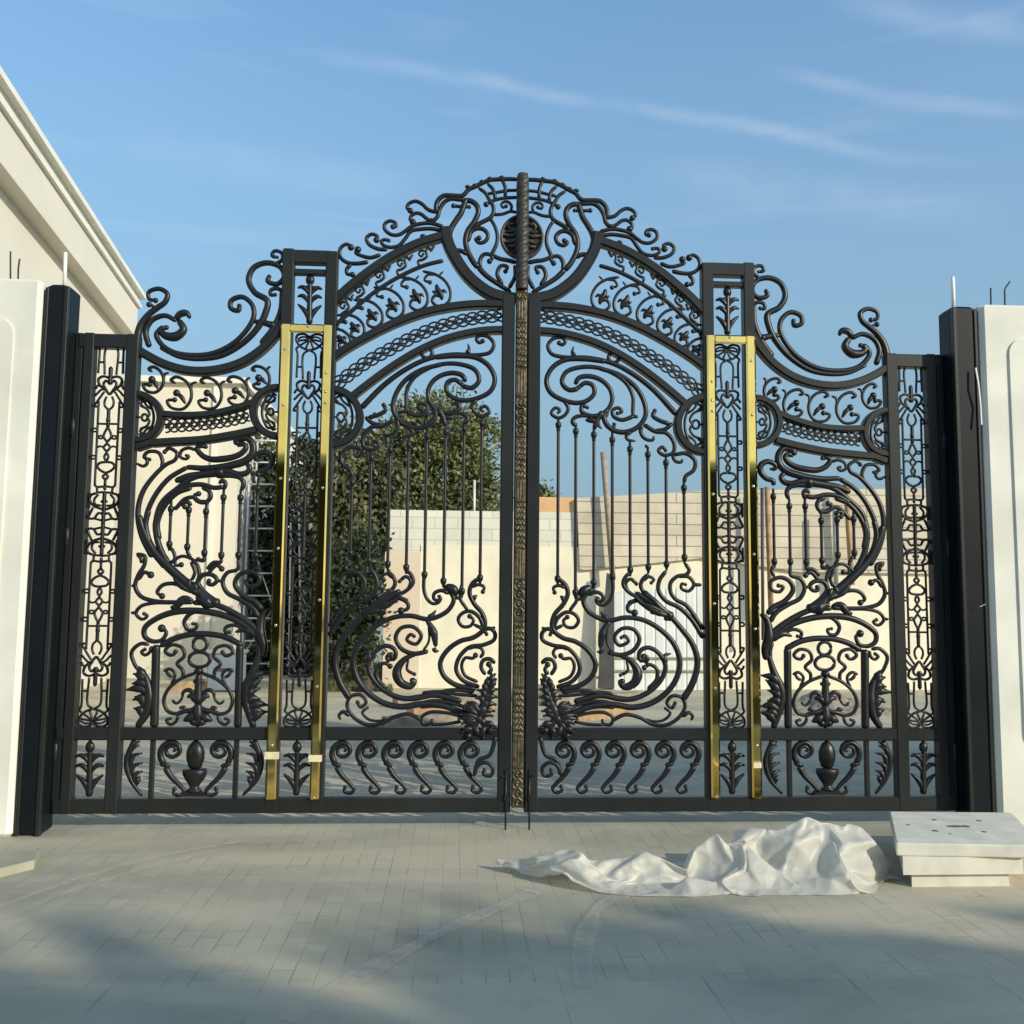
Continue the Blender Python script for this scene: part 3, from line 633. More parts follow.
def leaf(sx, lab, loc):
    root = empty('gate_leaf', loc, lab, 'gate', 'leaves of the ornate gate')
    I = M['iron']
    def b(mb, name, m=I, par=None): return mb.build(name, m, par or root, sx)
    b(G['frame'], 'frame', M['frame'])
    for n in ('crest','side_crest','spandrel_scrollwork','arch_lattice','side_lattice','upper_scrollwork','lower_scrollwork','acanthus_cluster','frieze_scrollwork','swirl_scrollwork','fleuron_panel'):
        b(G[n], n)
    md = b(medallion(), 'medallion', M['rope']); b(G['medallion_relief'], 'relief', M['rope'], md)
    for q in ('ring_a','ring_b','ring_c'): b(G[q], 'ring_scrollwork')
    for q in BMB+BMB2: b(q, 'baluster')
    for q in SMB+[SR, SL]: b(q, 's_scroll')
    for q in (ACL, ACR): b(q, 'acanthus_leaf')
    for q in (FL, FR): b(q, 'frond')
    for q in PLANTS: b(q, 'budded_stem')
    b(URN, 'urn')
    b(grille(X(727.3,400), zmid, Z(727,345), Z(727,728)), 'grille_panel')
    b(grille((X(896,370)+X(924,370))/2, zmid, Z(908,369), Z(908,728)), 'grille_panel')
    t = MB(); zt, zb = Z(728,337), Z(728,797)
    xs = [(X(704.8,345), X(713.4,345)), (X(743.6,345), X(753.0,345))]
    for x0, x1 in xs: t.box(x0, -.064, zb, x1, -.035, zt, .011)
    t.box(xs[0][1]-.004, -.063, Z(728,345.6), xs[1][0]+.004, -.036, zt-.0005, .011)
    br = b(t, 'brass_trim', M['brass'])
    for v, x, y in STUDS:
        p = P2(v, x, y); cx = min(((a+c)/2 for a, c in xs), key=lambda q: abs(q-p[0]))
        if y == 510: cx = p[0]
        m = MB(); m.ball((cx, -.064, p[1]), .011, .009, .011, 12, 8); b(m, 'stud', M['stud'], br)
    m = MB(); xb = X(528.6,820); m.tube([(xb,-.05,0.0),(xb,-.05,.40)], .0065, 8); m.tube([(xb,-.05,.36),(xb+.03,-.075,.36)], .0055, 8)
    m.box(xb-.013, -.062, .20, xb+.013, -.04, .23, .003); b(m, 'drop_bolt', M['iron'])
    return root, xs
LR, XS = leaf(1, 'right leaf of the ornate black iron gate, carrying the rope-twist centre post', (1.45, 0, 0))
LL, _ = leaf(-1, 'left leaf of the ornate black iron gate, beside the left steel post', (-1.45, 0, 0))
carved_post(LR)
def tape(par, x0, x1, z0, z1, sx):
    m = MB(); m.box(x0, -.0665, z0, x1, -.0645, z1); m.box(x0, -.066, z0+.0004, x0+.002, -.04, z1-.0004); m.box(x1-.002, -.066, z0+.0004, x1, -.04, z1-.0004); m.build('tape_wrap', M['tape'], par, sx)
for k, (z0, z1) in ((1,(Z(700,757.5),Z(700,750.5))),(0,(Z(700,760),Z(700,753.5)))): tape(LL, XS[k][0]-.012, XS[k][1]+.012, z0, z1, -1)
tape(LR, XS[1][0]+.008, XS[1][1]-.006, Z(755,766.5), Z(755,761), 1)

# ------------------------------------------------------------------ steel posts, white pillars and boundary walls
FY = -.17
xout = [-atY(43.5,300,FY).x, atY(977.5,306,FY).x]
ztop = [atY(50,283.5,FY).z, atY(970,306,FY).z]; wtop = [atY(20,279.5,FY).z, atY(1000,305.5,FY).z]
print('posts', xout, ztop, wtop, 'gate outer', X(941.5,370), -U(75,340)[0], 'cam', cam_pos, 'mid', X(520,500))
for i, (sx, side) in enumerate(((-1,'left'),(1,'right'))):
    xi = X(941.5,370)+.002; xo = xout[i]; zt = ztop[i]
    r = empty('gate_post', (sx*(xi+xo)/2, -.1, 0), '%s steel gate post, black painted, standing between the iron gate and the %s white pillar' % ('left' if sx < 0 else 'right', side), 'post', 'black steel posts of the gate')
    m = MB(); m.box(xi, FY, 0, xo, .05, zt, .03); o = m.build('body', M['post'], r, sx)
    m = MB(); m.box(xi-.0, FY+.04, 0.002, xi+.03, FY-.012, zt-.02, .004); m.build('edge_strip', M['frame'], r, sx)
    m = MB(); m.box(xo-.035, FY-.010, 0.003, xo-.012, FY+.02, zt-.03, .004); m.build('edge_strip', M['frame'], r, sx)
    for z in (.45, 1.9, zt*.72):
        m = MB(); m.lathe((xi-.012, -.02, 0), [(.014, z), (.018, z+.004), (.018, z+.12), (.014, z+.124)], 12)
        m.build('hinge', M['frame'], r, sx)
    w = empty('pillar', (sx*(xo+.6), -.05, 0), 'white plastered gate pillar at the %s edge of the photo, with a rounded raised panel' % side, 'pillar', 'white pillars beside the gate')
    m = MB(); m.box(xo+.003, FY-.03, 0, xo+1.25, .35, wtop[i], .03); m.build('shaft', M['white'], w, sx)
    # raised rounded panel
    px0 = abs(atY(13.5,345,FY-.03).x) if i == 0 else atY(1009.5,380,FY-.03).x
    pz1 = atY(13,318,FY-.03).z if i == 0 else atY(1010,338,FY-.03).z
    x0, x1, z0, z1, rr = px0, xo+1.25-(px0-xo), .55, pz1, .12
    poly = []
    for cx, cz, a0 in ((x1-rr, z1-rr, 0), (x0+rr, z1-rr, 90), (x0+rr, z0+rr, 180), (x1-rr, z0+rr, 270)):
        for k in range(7): a = rad(a0+15*k); poly.append((cx+rr*math.cos(a), FY-.018, cz+rr*math.sin(a)))
    m = MB(); m.prism(poly, (0, -.026, 0)); m.build('raised_panel', M['white'], w, sx)
    if i == 1:
        for pts, wd in (([(976,368),(979,385),(981,405),(982,425)],.008),([(980,607),(986,604)],.008),):
            m = MB(); Q = [atY(a, b, FY-.035-.012*(k % 2)) for k, (a, b) in enumerate(pts)]
            rows = [[(q.x-wd, q.y, q.z), (q.x, q.y-.006, q.z+.002), (q.x+wd*.7, q.y+.004, q.z)] for q in Q]
            m.loft(rows, closed=False, caps=False); m.build('peeling_film', M['pvc'], w)
    wl = MB(); wl.box(xo+1.26, -.12, 0, xo+8.0, .12, wtop[i]-.5, .02)
    if i == 1:
        o = wl.build('boundary_wall', M['white'], None, sx); tag(o, 'white boundary wall running on from the right pillar', 'wall')
# pipes and bars sticking out of the pillar tops
def sticks(name, lab, cat, m, r, pts, Y, grp=None):
    b = MB(); b.tube([atY(x, y, Y) for x, y in pts], r, 10); o = b.build(name, m); return tag(o, lab, cat, grp)
sticks('conduit_pipe','white plastic conduit pipe standing on the left gate post top','pipe',M['pvc'],.013,[(64.5,290),(65,268),(65.5,252.5)],-.12,'white pipes on the post tops')
sticks('conduit_pipe','white plastic conduit pipe standing on the right gate post top','pipe',M['pvc'],.014,[(953.5,312),(953.2,292),(952.6,277)],-.12,'white pipes on the post tops')
sticks('rebar','straight taller steel bar poking out of the left white pillar top','steel bar',M['rust'],.006,[(10.5,283),(10.5,251.5)],-.1,'steel bars on the pillar tops')
sticks('rebar','shorter leaning steel bar poking out of the left white pillar top','steel bar',M['rust'],.006,[(18,283),(18.4,268),(19.6,259)],-.1,'steel bars on the pillar tops')
sticks('rebar','straight short steel bar poking out of the right white pillar top','steel bar',M['rust'],.006,[(991,309),(990.7,288)],-.1,'steel bars on the pillar tops')
sticks('rebar','bent steel bar poking out of the right white pillar top','steel bar',M['rust'],.006,[(1005,309),(1004.6,290),(1006,287),(1010,281.5)],-.1,'steel bars on the pillar tops')

# ------------------------------------------------------------------ ground
pav, pmix, ptc = brickmat('paver', (.41,.385,.285), (.36,.34,.25), (.385,.36,.27), .2, .1, .004, (0,0,rad(90)), .8, .3, .2, dscale=.9)
def weather_and_sun(m, coat, tc):
    nt = m.node_tree; N = nt.nodes; L = nt.links; b = N['Principled BSDF']
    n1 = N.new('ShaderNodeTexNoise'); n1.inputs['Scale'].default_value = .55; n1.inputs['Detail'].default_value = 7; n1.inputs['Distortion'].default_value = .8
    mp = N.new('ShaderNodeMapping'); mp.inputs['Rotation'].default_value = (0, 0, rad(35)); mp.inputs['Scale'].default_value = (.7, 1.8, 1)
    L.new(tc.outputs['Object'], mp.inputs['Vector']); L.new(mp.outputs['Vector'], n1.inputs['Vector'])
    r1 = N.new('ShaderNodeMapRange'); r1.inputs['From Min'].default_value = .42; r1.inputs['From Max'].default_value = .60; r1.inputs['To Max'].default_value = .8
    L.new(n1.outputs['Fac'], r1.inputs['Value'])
    m1 = N.new('ShaderNodeMix'); m1.data_type = 'RGBA'; m1.inputs['B'].default_value = (.55,.475,.34,1)  # warm sunlit patches painted into the ground colour; stains and joints follow
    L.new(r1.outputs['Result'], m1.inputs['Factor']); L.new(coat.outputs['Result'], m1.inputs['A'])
    n2 = N.new('ShaderNodeTexNoise'); n2.inputs['Scale'].default_value = 2.3; n2.inputs['Detail'].default_value = 9; n2.inputs['Roughness'].default_value = .7
    L.new(tc.outputs['Object'], n2.inputs['Vector'])
    r2 = N.new('ShaderNodeMapRange'); r2.inputs['From Min'].default_value = .56; r2.inputs['From Max'].default_value = .75; r2.inputs['To Max'].default_value = .45
    L.new(n2.outputs['Fac'], r2.inputs['Value'])
    m2 = N.new('ShaderNodeMix'); m2.data_type = 'RGBA'; m2.inputs['B'].default_value = (.24,.24,.19,1)
    L.new(r2.outputs['Result'], m2.inputs['Factor']); L.new(m1.outputs['Result'], m2.inputs['A'])
    n3 = N.new('ShaderNodeTexNoise'); n3.inputs['Scale'].default_value = 3.1; n3.inputs['Detail'].default_value = 6
    L.new(tc.outputs['Object'], n3.inputs['Vector'])
    r3 = N.new('ShaderNodeMapRange'); r3.inputs['From Min'].default_value = .44; r3.inputs['From Max'].default_value = .66; r3.inputs['To Max'].default_value = .55
    L.new(n3.outputs['Fac'], r3.inputs['Value']); jm = N.new('ShaderNodeMath'); jm.operation = 'MULTIPLY'
    L.new(N[m['fac_node']].outputs['Fac'], jm.inputs[0]); L.new(r3.outputs['Result'], jm.inputs[1])
    m3 = N.new('ShaderNodeMix'); m3.data_type = 'RGBA'; m3.inputs['B'].default_value = (.15,.14,.115,1)
    L.new(jm.outputs[0], m3.inputs['Factor']); L.new(m2.outputs['Result'], m3.inputs['A']); L.new(m3.outputs['Result'], b.inputs['Base Color'])
weather_and_sun(pav, pmix, ptc)
def sheet(name, x0, y0, x1, y1, z, m, nx=1, ny=1):
    mb = MB(); mb.v = [(x0+(x1-x0)*i/nx, y0+(y1-y0)*j/ny, z) for j in range(ny+1) for i in range(nx+1)]
    for j in range(ny):
        for i in range(nx):
            a = j*(nx+1)+i; mb.face((a, a+1, a+nx+2, a+nx+1))
    o = mb.build(name, m, None, 1, False); o['kind'] = 'structure'; return o
YK = gnd(512, 984).y
sheet('ground', -300, -300, 300, 300, 0, pav)
km, kx, kt = brickmat('kerb_blocks', (.40,.38,.28), (.37,.35,.26), (.36,.34,.25), .6, 50, .006, (0,0,0), .85, .3, .25)
weather_and_sun(km, kx, kt)
sheet('kerb', -60, YK-.14, 60, YK, .004, km)
rm, rx_, rt_ = brickmat('road_pavers', (.40,.38,.28), (.385,.365,.27), (.37,.35,.26), .6, 50, .004, (0,0,0), .85, .2, .3)
weather_and_sun(rm, rx_, rt_); sheet('road_apron', -60, -5.6, 60, YK-.14, .008, rm)
M['asphalt'] = vary(mat('asphalt', (.045,.045,.046), .9), .3, 5.0, bump=.3, bscale=120, bdist=.004)
sheet('road', -80, -21, 80, -5.6, .006, M['asphalt'])
# sandy tyre marks
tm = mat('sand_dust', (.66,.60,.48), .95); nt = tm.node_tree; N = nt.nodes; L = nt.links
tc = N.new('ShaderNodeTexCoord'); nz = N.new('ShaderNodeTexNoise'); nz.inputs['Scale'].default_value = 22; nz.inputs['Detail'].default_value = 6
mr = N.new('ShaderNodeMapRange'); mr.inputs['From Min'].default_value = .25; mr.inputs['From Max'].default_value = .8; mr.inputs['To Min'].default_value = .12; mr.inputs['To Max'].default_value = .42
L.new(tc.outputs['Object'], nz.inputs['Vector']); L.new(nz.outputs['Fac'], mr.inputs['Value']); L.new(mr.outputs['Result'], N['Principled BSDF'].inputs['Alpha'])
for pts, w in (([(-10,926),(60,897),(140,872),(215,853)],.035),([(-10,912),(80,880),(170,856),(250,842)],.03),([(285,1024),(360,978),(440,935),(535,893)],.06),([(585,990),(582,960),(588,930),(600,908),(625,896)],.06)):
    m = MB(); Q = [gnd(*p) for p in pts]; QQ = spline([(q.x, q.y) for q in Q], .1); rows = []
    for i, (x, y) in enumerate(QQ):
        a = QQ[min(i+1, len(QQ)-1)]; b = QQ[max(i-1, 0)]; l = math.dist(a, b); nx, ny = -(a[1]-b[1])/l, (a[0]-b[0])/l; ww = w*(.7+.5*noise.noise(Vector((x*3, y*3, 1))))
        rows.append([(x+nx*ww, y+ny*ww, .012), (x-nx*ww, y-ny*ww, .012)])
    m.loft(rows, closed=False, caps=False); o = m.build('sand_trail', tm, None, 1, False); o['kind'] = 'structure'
# ------------------------------------------------------------------ crumpled plastic sheet
# vertex positions of a draped sheet in millimetres, each relative to the one before, on a nu x nv grid
CLOTH = [-153,-1064,28,2,4,0,4,1,0,-2,0,3,-4,-1,0,-3,-1,-1,-1,-3,1,0,0,2,-2,0,1,-2,0,0,0,0,-3,4,4,-2,-1,-1,4,-2,1,1,-1,1,-4,-3,0,1,-2,-3,3,0,3,0,0,1,1,-1,-2,1,
-2,-4,4,-1,1,2,-1,4,-1,0,2,-4,-2,2,-1,-1,-1,3,0,3,4,0,2,-1,-1,2,0,0,2,-4,1,4,-1,-1,1,4,-1,-3,4,-1,2,-1,1,4,-1,-1,1,-5,-2,5,5,-3,-3,8,-1,8,-1,-2,4,-6,
-4,0,-6,-3,-1,-7,-3,4,-5,49,-68,5,3,-2,-3,5,5,0,1,1,2,0,0,3,-5,-1,-1,-1,-2,1,1,0,3,-1,2,2,-1,2,2,1,1,1,3,2,-4,1,2,2,-3,0,4,4,9,-2,-3,5,-7,-4,1,2,
-2,-1,3,4,3,-3,-1,2,-2,-1,0,4,-4,-3,2,-1,2,1,2,4,-4,-2,0,1,-3,-4,4,0,1,3,0,4,-1,-3,0,4,0,1,-6,0,4,-5,1,1,1,-1,-2,6,-1,4,0,0,3,1,-1,0,-5,-1,7,-1,
-3,-3,8,-1,8,2,-2,4,-5,-3,1,-7,-4,0,-6,-2,-1,-6,53,-70,13,5,-2,-8,3,5,-1,4,2,1,0,0,3,-5,-4,-1,-1,-2,2,0,1,2,1,3,1,-2,1,0,0,3,-1,4,2,-2,3,2,0,-8,-4,4,
-6,-3,9,-5,7,-6,-3,4,-2,-2,1,3,3,2,-2,1,3,-1,0,4,1,-1,-1,5,-3,0,2,2,4,-5,1,3,0,-4,-1,4,-2,-3,3,2,5,0,1,6,2,-2,1,-9,0,3,-7,0,3,-1,0,-2,5,-1,3,1,
0,3,0,-2,0,-5,-1,7,1,-2,-3,8,-1,7,4,-2,5,-5,-3,0,-6,-3,-1,-7,-3,-2,-5,43,-86,9,3,-3,-8,2,-2,4,4,4,1,1,1,3,-2,-2,1,-4,-3,2,0,0,3,1,2,1,0,1,2,-1,4,0,
3,3,1,3,3,-1,2,4,10,0,7,8,-6,7,-6,-7,6,-4,-1,4,1,2,0,-3,0,-2,-3,0,0,-4,0,2,1,-2,2,2,1,1,-5,0,4,0,-1,0,4,-3,-1,4,0,4,4,3,7,1,-2,1,-9,-1,2,-11,
0,4,0,1,1,4,-1,1,3,0,4,0,-2,0,-5,-1,7,-1,-3,-2,9,0,6,3,-2,6,-5,-3,2,-7,-3,-5,-3,-2,-3,-5,44,-91,13,5,2,-3,3,1,-10,5,4,-1,3,4,0,-1,-2,1,-4,-4,3,0,0,3,
2,3,1,0,1,1,-1,1,-3,0,4,-1,0,-1,9,1,11,-1,2,1,11,-7,1,8,-7,6,-7,-5,5,3,-2,1,5,1,2,1,1,3,-2,1,2,-2,-1,0,-5,1,0,-3,0,2,-1,1,3,1,-3,1,7,1,4,-5,
1,5,0,0,9,2,-4,-7,-8,-1,0,-8,1,3,0,0,2,4,0,3,0,-1,2,-5,0,7,0,-5,-3,8,0,8,-2,-1,7,0,-2,-1,-6,-3,-3,-5,-2,-3,-5,43,-88,-6,0,-8,-2,2,-5,2,4,-3,3,4,0,1,
2,3,1,0,-2,4,-3,0,3,3,3,0,1,3,0,0,3,-1,1,5,-2,4,11,3,-10,-6,7,7,8,2,-3,8,5,-5,5,7,-7,9,2,-6,-3,4,-1,0,4,0,3,1,2,4,1,-1,0,-4,-1,-2,-4,1,3,0,
0,3,-1,-2,3,7,-1,6,3,3,6,-1,-1,0,-9,1,7,-3,-2,-6,-9,-1,5,0,1,3,4,1,2,-2,-1,1,-5,-1,6,-3,-4,-2,8,-1,8,1,0,5,-4,-1,0,-7,-3,-4,-6,-2,-2,-5,45,-88,-16,3,-2,4,
1,-8,0,1,-8,-1,8,1,0,2,3,0,-1,0,4,-2,-2,3,1,2,1,2,3,0,1,4,2,2,5,6,-5,-3,8,-10,-6,6,7,9,0,-2,11,0,-3,10,0,-5,8,4,-6,6,6,-5,-2,1,0,1,4,1,4,2,
0,3,-1,2,0,-4,-2,0,-4,2,5,2,-1,4,5,-5,-3,7,-2,2,6,3,9,-3,2,7,-3,-2,-5,-9,0,2,-10,-1,3,5,2,3,-1,-1,0,-5,-1,6,-1,-3,4,9,1,6,-2,-1,0,-8,-1,0,-7,-4,-5,-3,
-2,-3,-6,48,-90,-17,4,-2,4,1,-7,-3,0,-6,1,0,-8,3,4,-1,4,-1,0,3,-1,-1,4,3,3,1,3,6,2,2,5,3,0,5,8,-8,-9,-3,-8,-4,6,3,8,8,-4,11,2,0,11,-1,-2,9,-8,-4,9,3,
-4,6,4,-4,-2,1,-1,0,5,1,3,2,1,3,2,2,3,-7,0,5,4,-2,2,8,-4,-2,5,-3,1,5,3,9,-4,3,8,-3,2,8,-4,-7,-8,-4,4,7,-1,2,4,-1,0,0,-5,-2,2,-7,-2,3,9,1,4,-5,
-1,0,-8,-4,-4,-4,-2,-2,-6,-1,-1,-6,49,-96,-18,5,-3,4,2,-4,5,-1,-7,0,3,-2,-5,1,-7,0,0,-3,2,0,0,5,3,4,2,3,7,4,2,4,6,-4,0,10,-7,-3,9,-8,-8,-3,-3,3,10,-5,10,4,
-1,11,-3,-2,9,-9,-2,10,0,-1,10,1,-8,1,2,-1,1,5,3,4,0,1,3,3,-1,3,4,-1,4,5,-7,-3,2,0,2,6,3,5,3,3,9,-3,2,8,-3,3,7,-4,-2,-1,-8,-8,-5,-1,3,3,-4,0,1,-5,
0,5,-5,1,3,7,3,7,-1,0,2,-8,-1,0,-7,-2,0,-6,-1,0,-6,39,-117,-15,8,1,-1,5,-3,2,3,-3,5,-3,-7,-1,2,-4,4,2,-4,4,1,0,7,5,6,-1,-3,6,9,8,5,-4,-4,0,10,-6,-3,9,
-9,-7,1,-7,-2,8,-7,8,6,-1,11,-2,-7,6,-9,-1,10,-2,-1,11,0,-3,10,1,-2,3,5,4,4,0,-1,4,6,-1,2,4,-7,-3,1,-4,1,5,5,5,-1,4,6,0,2,8,-1,2,8,1,2,8,1,0,1,-9,
-7,-5,-2,-1,0,-8,0,0,-6,-1,3,-6,4,5,6,3,6,-3,-1,1,-7,2,6,-4,1,4,-5,1,3,-5,28,-136,-19,1,-4,6,6,-1,2,7,-1,2,2,-3,7,-3,-7,0,-3,-7,1,0,-3,8,5,7,7,6,9,5,
8,5,-4,4,7,8,-8,-6,5,-8,-5,6,-1,7,8,-11,1,3,-6,9,3,-4,9,-3,-8,2,-10,-2,10,-3,-3,10,4,-6,9,3,6,6,1,1,4,4,-4,0,5,-3,1,5,-2,3,5,3,6,2,2,6,2,2,8,-1,
3,7,0,3,5,-6,3,5,-7,-6,-5,-4,-3,-1,-7,3,3,-8,-2,-2,-8,1,3,-6,1,6,-4,0,1,-6,1,4,-5,1,6,-5,2,4,-5,34,-138,0,-3,-8,1,-1,-5,3,2,-3,6,8,0,4,4,-1,6,-4,-7,2,
-9,3,6,9,5,8,9,5,-5,8,7,3,2,6,9,-5,0,10,-9,-5,6,-2,4,9,-5,10,1,-3,10,-5,-4,7,-6,-6,3,-10,-5,9,0,-9,2,7,-2,4,5,-4,8,3,0,5,4,0,3,5,2,5,3,3,6,-2,
3,6,-1,0,4,6,3,8,0,3,7,-1,2,3,-8,-1,-1,-9,-5,-3,-7,-1,0,-8,7,10,-4,3,10,-11,-1,-1,-8,1,-1,-7,1,4,-5,1,7,-2,2,7,-1,1,5,-3,21,-162,5,1,-2,8,-1,-8,0,-2,-7,-2,
-1,-4,6,7,0,6,1,5,6,-13,4,8,14,3,0,11,3,-3,5,6,8,1,5,9,-7,-1,8,-4,2,10,3,9,6,-3,10,-5,-3,8,-6,-7,2,-8,-3,8,-7,-5,10,1,-4,3,6,0,2,7,-8,8,4,-3,7,1,
2,6,1,0,4,6,3,5,-4,3,6,2,-1,1,6,0,7,5,0,1,-8,0,1,-9,-1,-1,-9,-1,0,-8,3,4,-11,7,9,-7,5,13,-12,4,12,-1,0,-4,-7,1,2,-7,1,6,-1,2,7,2,1,6,-1,3,-185,10,
6,-1,4,2,-3,6,-2,-7,1,-2,-7,-2,-1,2,8,1,12,8,-10,7,9,14,2,0,12,-4,-6,-1,4,10,1,4,10,0,5,9,3,7,8,5,9,-2,-4,8,-6,-5,5,-8,-4,7,-7,-4,10,0,-2,8,-1,-1,0,7,
2,5,4,-7,10,1,-6,9,0,-2,7,3,-1,-1,7,1,6,2,4,6,-1,-1,2,7,2,8,1,0,2,-9,0,0,-9,-2,-2,-8,0,-2,-10,3,3,-13,4,6,-11,7,16,-4,8,17,-3,3,5,-8,0,-3,-7,1,7,-3,
2,6,2,1,7,0,-12,-209,17,8,0,0,3,-2,7,-1,-6,3,-4,-7,1,-8,8,9,-7,10,9,1,12,9,14,2,-1,11,-5,-6,10,6,7,0,3,10,0,5,10,4,9,5,5,8,-3,-5,6,-8,-4,7,-7,-3,9,-4,
-3,9,-4,3,6,1,1,3,7,2,6,3,-7,10,2,-7,9,2,-7,9,4,-3,-1,6,1,4,5,3,6,-1,0,3,6,2,8,-3,1,1,-9,-2,-3,-9,-2,-2,-8,3,2,-14,3,3,-13,4,4,-11,5,15,-11,8,17,-3,
8,18,1,1,-4,-7,1,5,-6,2,8,0,1,6,0,-26,-234,29,5,-2,-4,8,2,0,2,-2,8,-7,5,9,-10,7,9,-3,14,-8,-2,5,15,9,-1,10,13,4,-1,13,0,-3,8,5,9,-1,3,11,4,9,5,5,7,-6,
-5,6,-7,-4,9,-6,-3,9,-3,2,7,0,4,6,0,2,4,6,1,4,6,-7,9,2,-6,11,0,-7,9,1,-7,7,4,-2,-3,6,1,5,5,3,6,-2,2,8,-3,-3,-4,-8,-1,-1,-8,3,2,-13,2,2,-14,3,2,-13,
4,5,-12,4,12,-13,7,16,5,8,17,3,6,14,-5,2,0,-8,2,7,-1,1,7,-2,-32,-249,38,4,-4,-3,9,0,-4,-3,7,8,-9,9,11,-5,12,-8,-3,13,-5,-5,-2,14,6,-5,11,9,3,10,13,4,3,14,4,1,
7,6,8,3,8,8,5,7,-7,-5,5,-8,-4,9,-5,0,7,1,4,6,-1,3,6,1,3,5,3,0,3,7,-7,9,2,-7,10,3,-5,11,0,-6,9,2,-7,4,5,-1,1,7,2,6,1,1,1,-9,0,1,-9,2,3,-12,
3,4,-13,3,1,-13,2,0,-14,3,3,-12,3,11,-15,6,17,-3,8,12,12,6,18,5,5,12,-3,3,7,-4,2,5,-4,-42,-270,39,6,0,1,5,7,-1,0,15,-1,-10,6,-10,-6,11,-7,-1,13,7,-4,0,14,6,-5,11,
5,-6,12,11,3,8,12,5,6,12,6,6,8,7,-4,7,10,0,-5,6,-8,-1,8,-1,2,5,3,4,6,0,3,5,0,2,5,3,0,3,6,-8,8,3,-6,11,-1,-5,11,-1,-6,10,2,-7,9,2,-4,4,6,1,6,3,
1,4,-8,2,3,-11,3,1,-13,2,1,-14,3,0,-14,2,0,-14,2,1,-13,3,10,-16,5,17,-7,6,17,5,7,10,14,8,16,5,4,10,0,3,5,-5,-45,-274,16,3,-4,6,1,15,2,-3,14,-5,-9,6,-10,-2,15,-1,
-2,6,13,-5,-2,14,4,-8,10,8,-2,11,10,3,9,11,4,6,11,5,6,12,5,-4,7,9,-1,0,8,-2,3,6,1,2,6,3,4,5,2,2,6,2,3,5,4,0,3,6,-8,9,3,-7,10,0,-5,10,-2,-6,11,0,
-7,10,1,-6,10,1,0,7,4,1,5,-9,3,0,-14,2,0,-14,2,0,-14,2,0,-14,2,0,-14,4,3,-13,3,11,-15,4,15,-10,6,17,-1,6,8,15,7,14,9,7,14,10,2,9,3,-57,-290,-16,3,13,6,4,11,10,
-6,11,-9,-5,12,-7,0,13,8,-4,1,14,-7,-4,13,6,-5,10,9,0,11,10,2,8,10,2,8,10,4,8,12,8,3,12,6,0,2,6,3,3,5,3,2,6,3,3,5,2,3,6,1,3,5,3,4,6,2,-6,10,1,
-7,10,1,-6,10,0,-7,10,0,-6,11,0,-6,11,0,-5,9,-5,4,6,-12,1,-3,-13,1,-3,-13,2,0,-14,3,1,-13,4,3,-14,4,6,-12,3,11,-15,4,13,-12,4,16,-7,5,16,6,6,15,8,7,15,10,5,17,7,
-63,-311,-4,4,15,7,-4,12,-7,-3,13,-6,1,15,1,-1,8,13,-6,-3,14,-7,-3,13,8,-3,10,9,2,9,10,3,8,11,5,7,10,9,3,5,12,-7,6,8,-2,2,6,8,4,4,4,4,2,4,4,5,3,0,7,-1,
3,6,2,5,1,4,-3,11,4,-6,10,1,-7,10,0,-9,9,-2,-8,9,-1,-7,9,-1,7,15,0,3,3,-12,1,-4,-13,1,-6,-12,2,0,-14,4,3,-13,5,6,-12,5,7,-10,4,12,-13,3,14,-11,4,17,-6,4,19,1,
5,17,6,7,15,9,-3,16,5,-55,-330,3,-1,18,-4,-1,16,-4,0,14,-2,1,13,8,-3,3,14,-8,-5,12,-5,-1,14,10,2,9,10,4,8,11,6,7,10,8,5,9,11,-1,3,8,-8,5,8,-3,-4,10,3,3,4,7,
5,1,4,4,3,5,-1,7,-2,3,6,1,5,1,4,-1,10,6,-8,9,0,-10,7,-2,-9,8,-1,-9,8,-2,6,10,11,7,14,-4,-3,-7,-13,2,-1,-13,5,0,-14,4,3,-13,5,6,-11,5,7,-10,5,8,-10,4,13,-12,
4,17,-9,4,18,-5,4,19,0,3,18,0,-2,16,4,-2,15,7,-48,-346,8,0,17,-5,-1,19,-3,1,16,1,0,9,12,-9,-5,11,-5,-1,14,-2,5,13,11,5,8,11,7,6,10,8,5,10,10,3,6,9,-5,5,7,-1,
6,8,-2,-8,7,-6,-3,10,3,3,3,7,5,-3,4,3,4,5,0,7,-4,4,4,3,0,9,7,-9,9,-1,-10,6,-2,-8,9,-1,-4,13,0,9,8,13,-2,9,-15,-1,13,-5,6,-5,-13,10,-6,-7,4,-2,-12,5,5,-12,
5,8,-9,6,9,-9,4,15,-11,3,17,-7,4,19,-1,3,19,2,0,17,1,-3,16,-3,-3,15,3,-42,-359,6,-1,18,-3,0,18,-3,1,18,3,-9,-3,13,-4,-1,15,-2,5,14,0,10,11,11,8,4,10,9,3,10,10,4,
9,8,1,6,7,-1,5,8,-2,5,7,-3,-7,8,-4,-7,6,-5,-1,9,6,4,-2,6,5,-1,6,2,6,1,-1,6,-4,0,9,8,-10,6,-2,-8,9,-1,-5,13,0,1,17,1,6,13,11,-5,17,-1,5,3,-12,6,-3,-13,
8,-5,-10,8,-9,-5,5,1,-13,6,8,-10,6,9,-8,3,16,-10,4,18,-4,4,19,1,1,18,1,-4,16,-2,-3,16,-3,-3,16,1,-38,-371,3,0,18,-2,1,19,-1,0,16,9,-11,-4,14,-1,8,14,-2,14,6,-6,14,2,
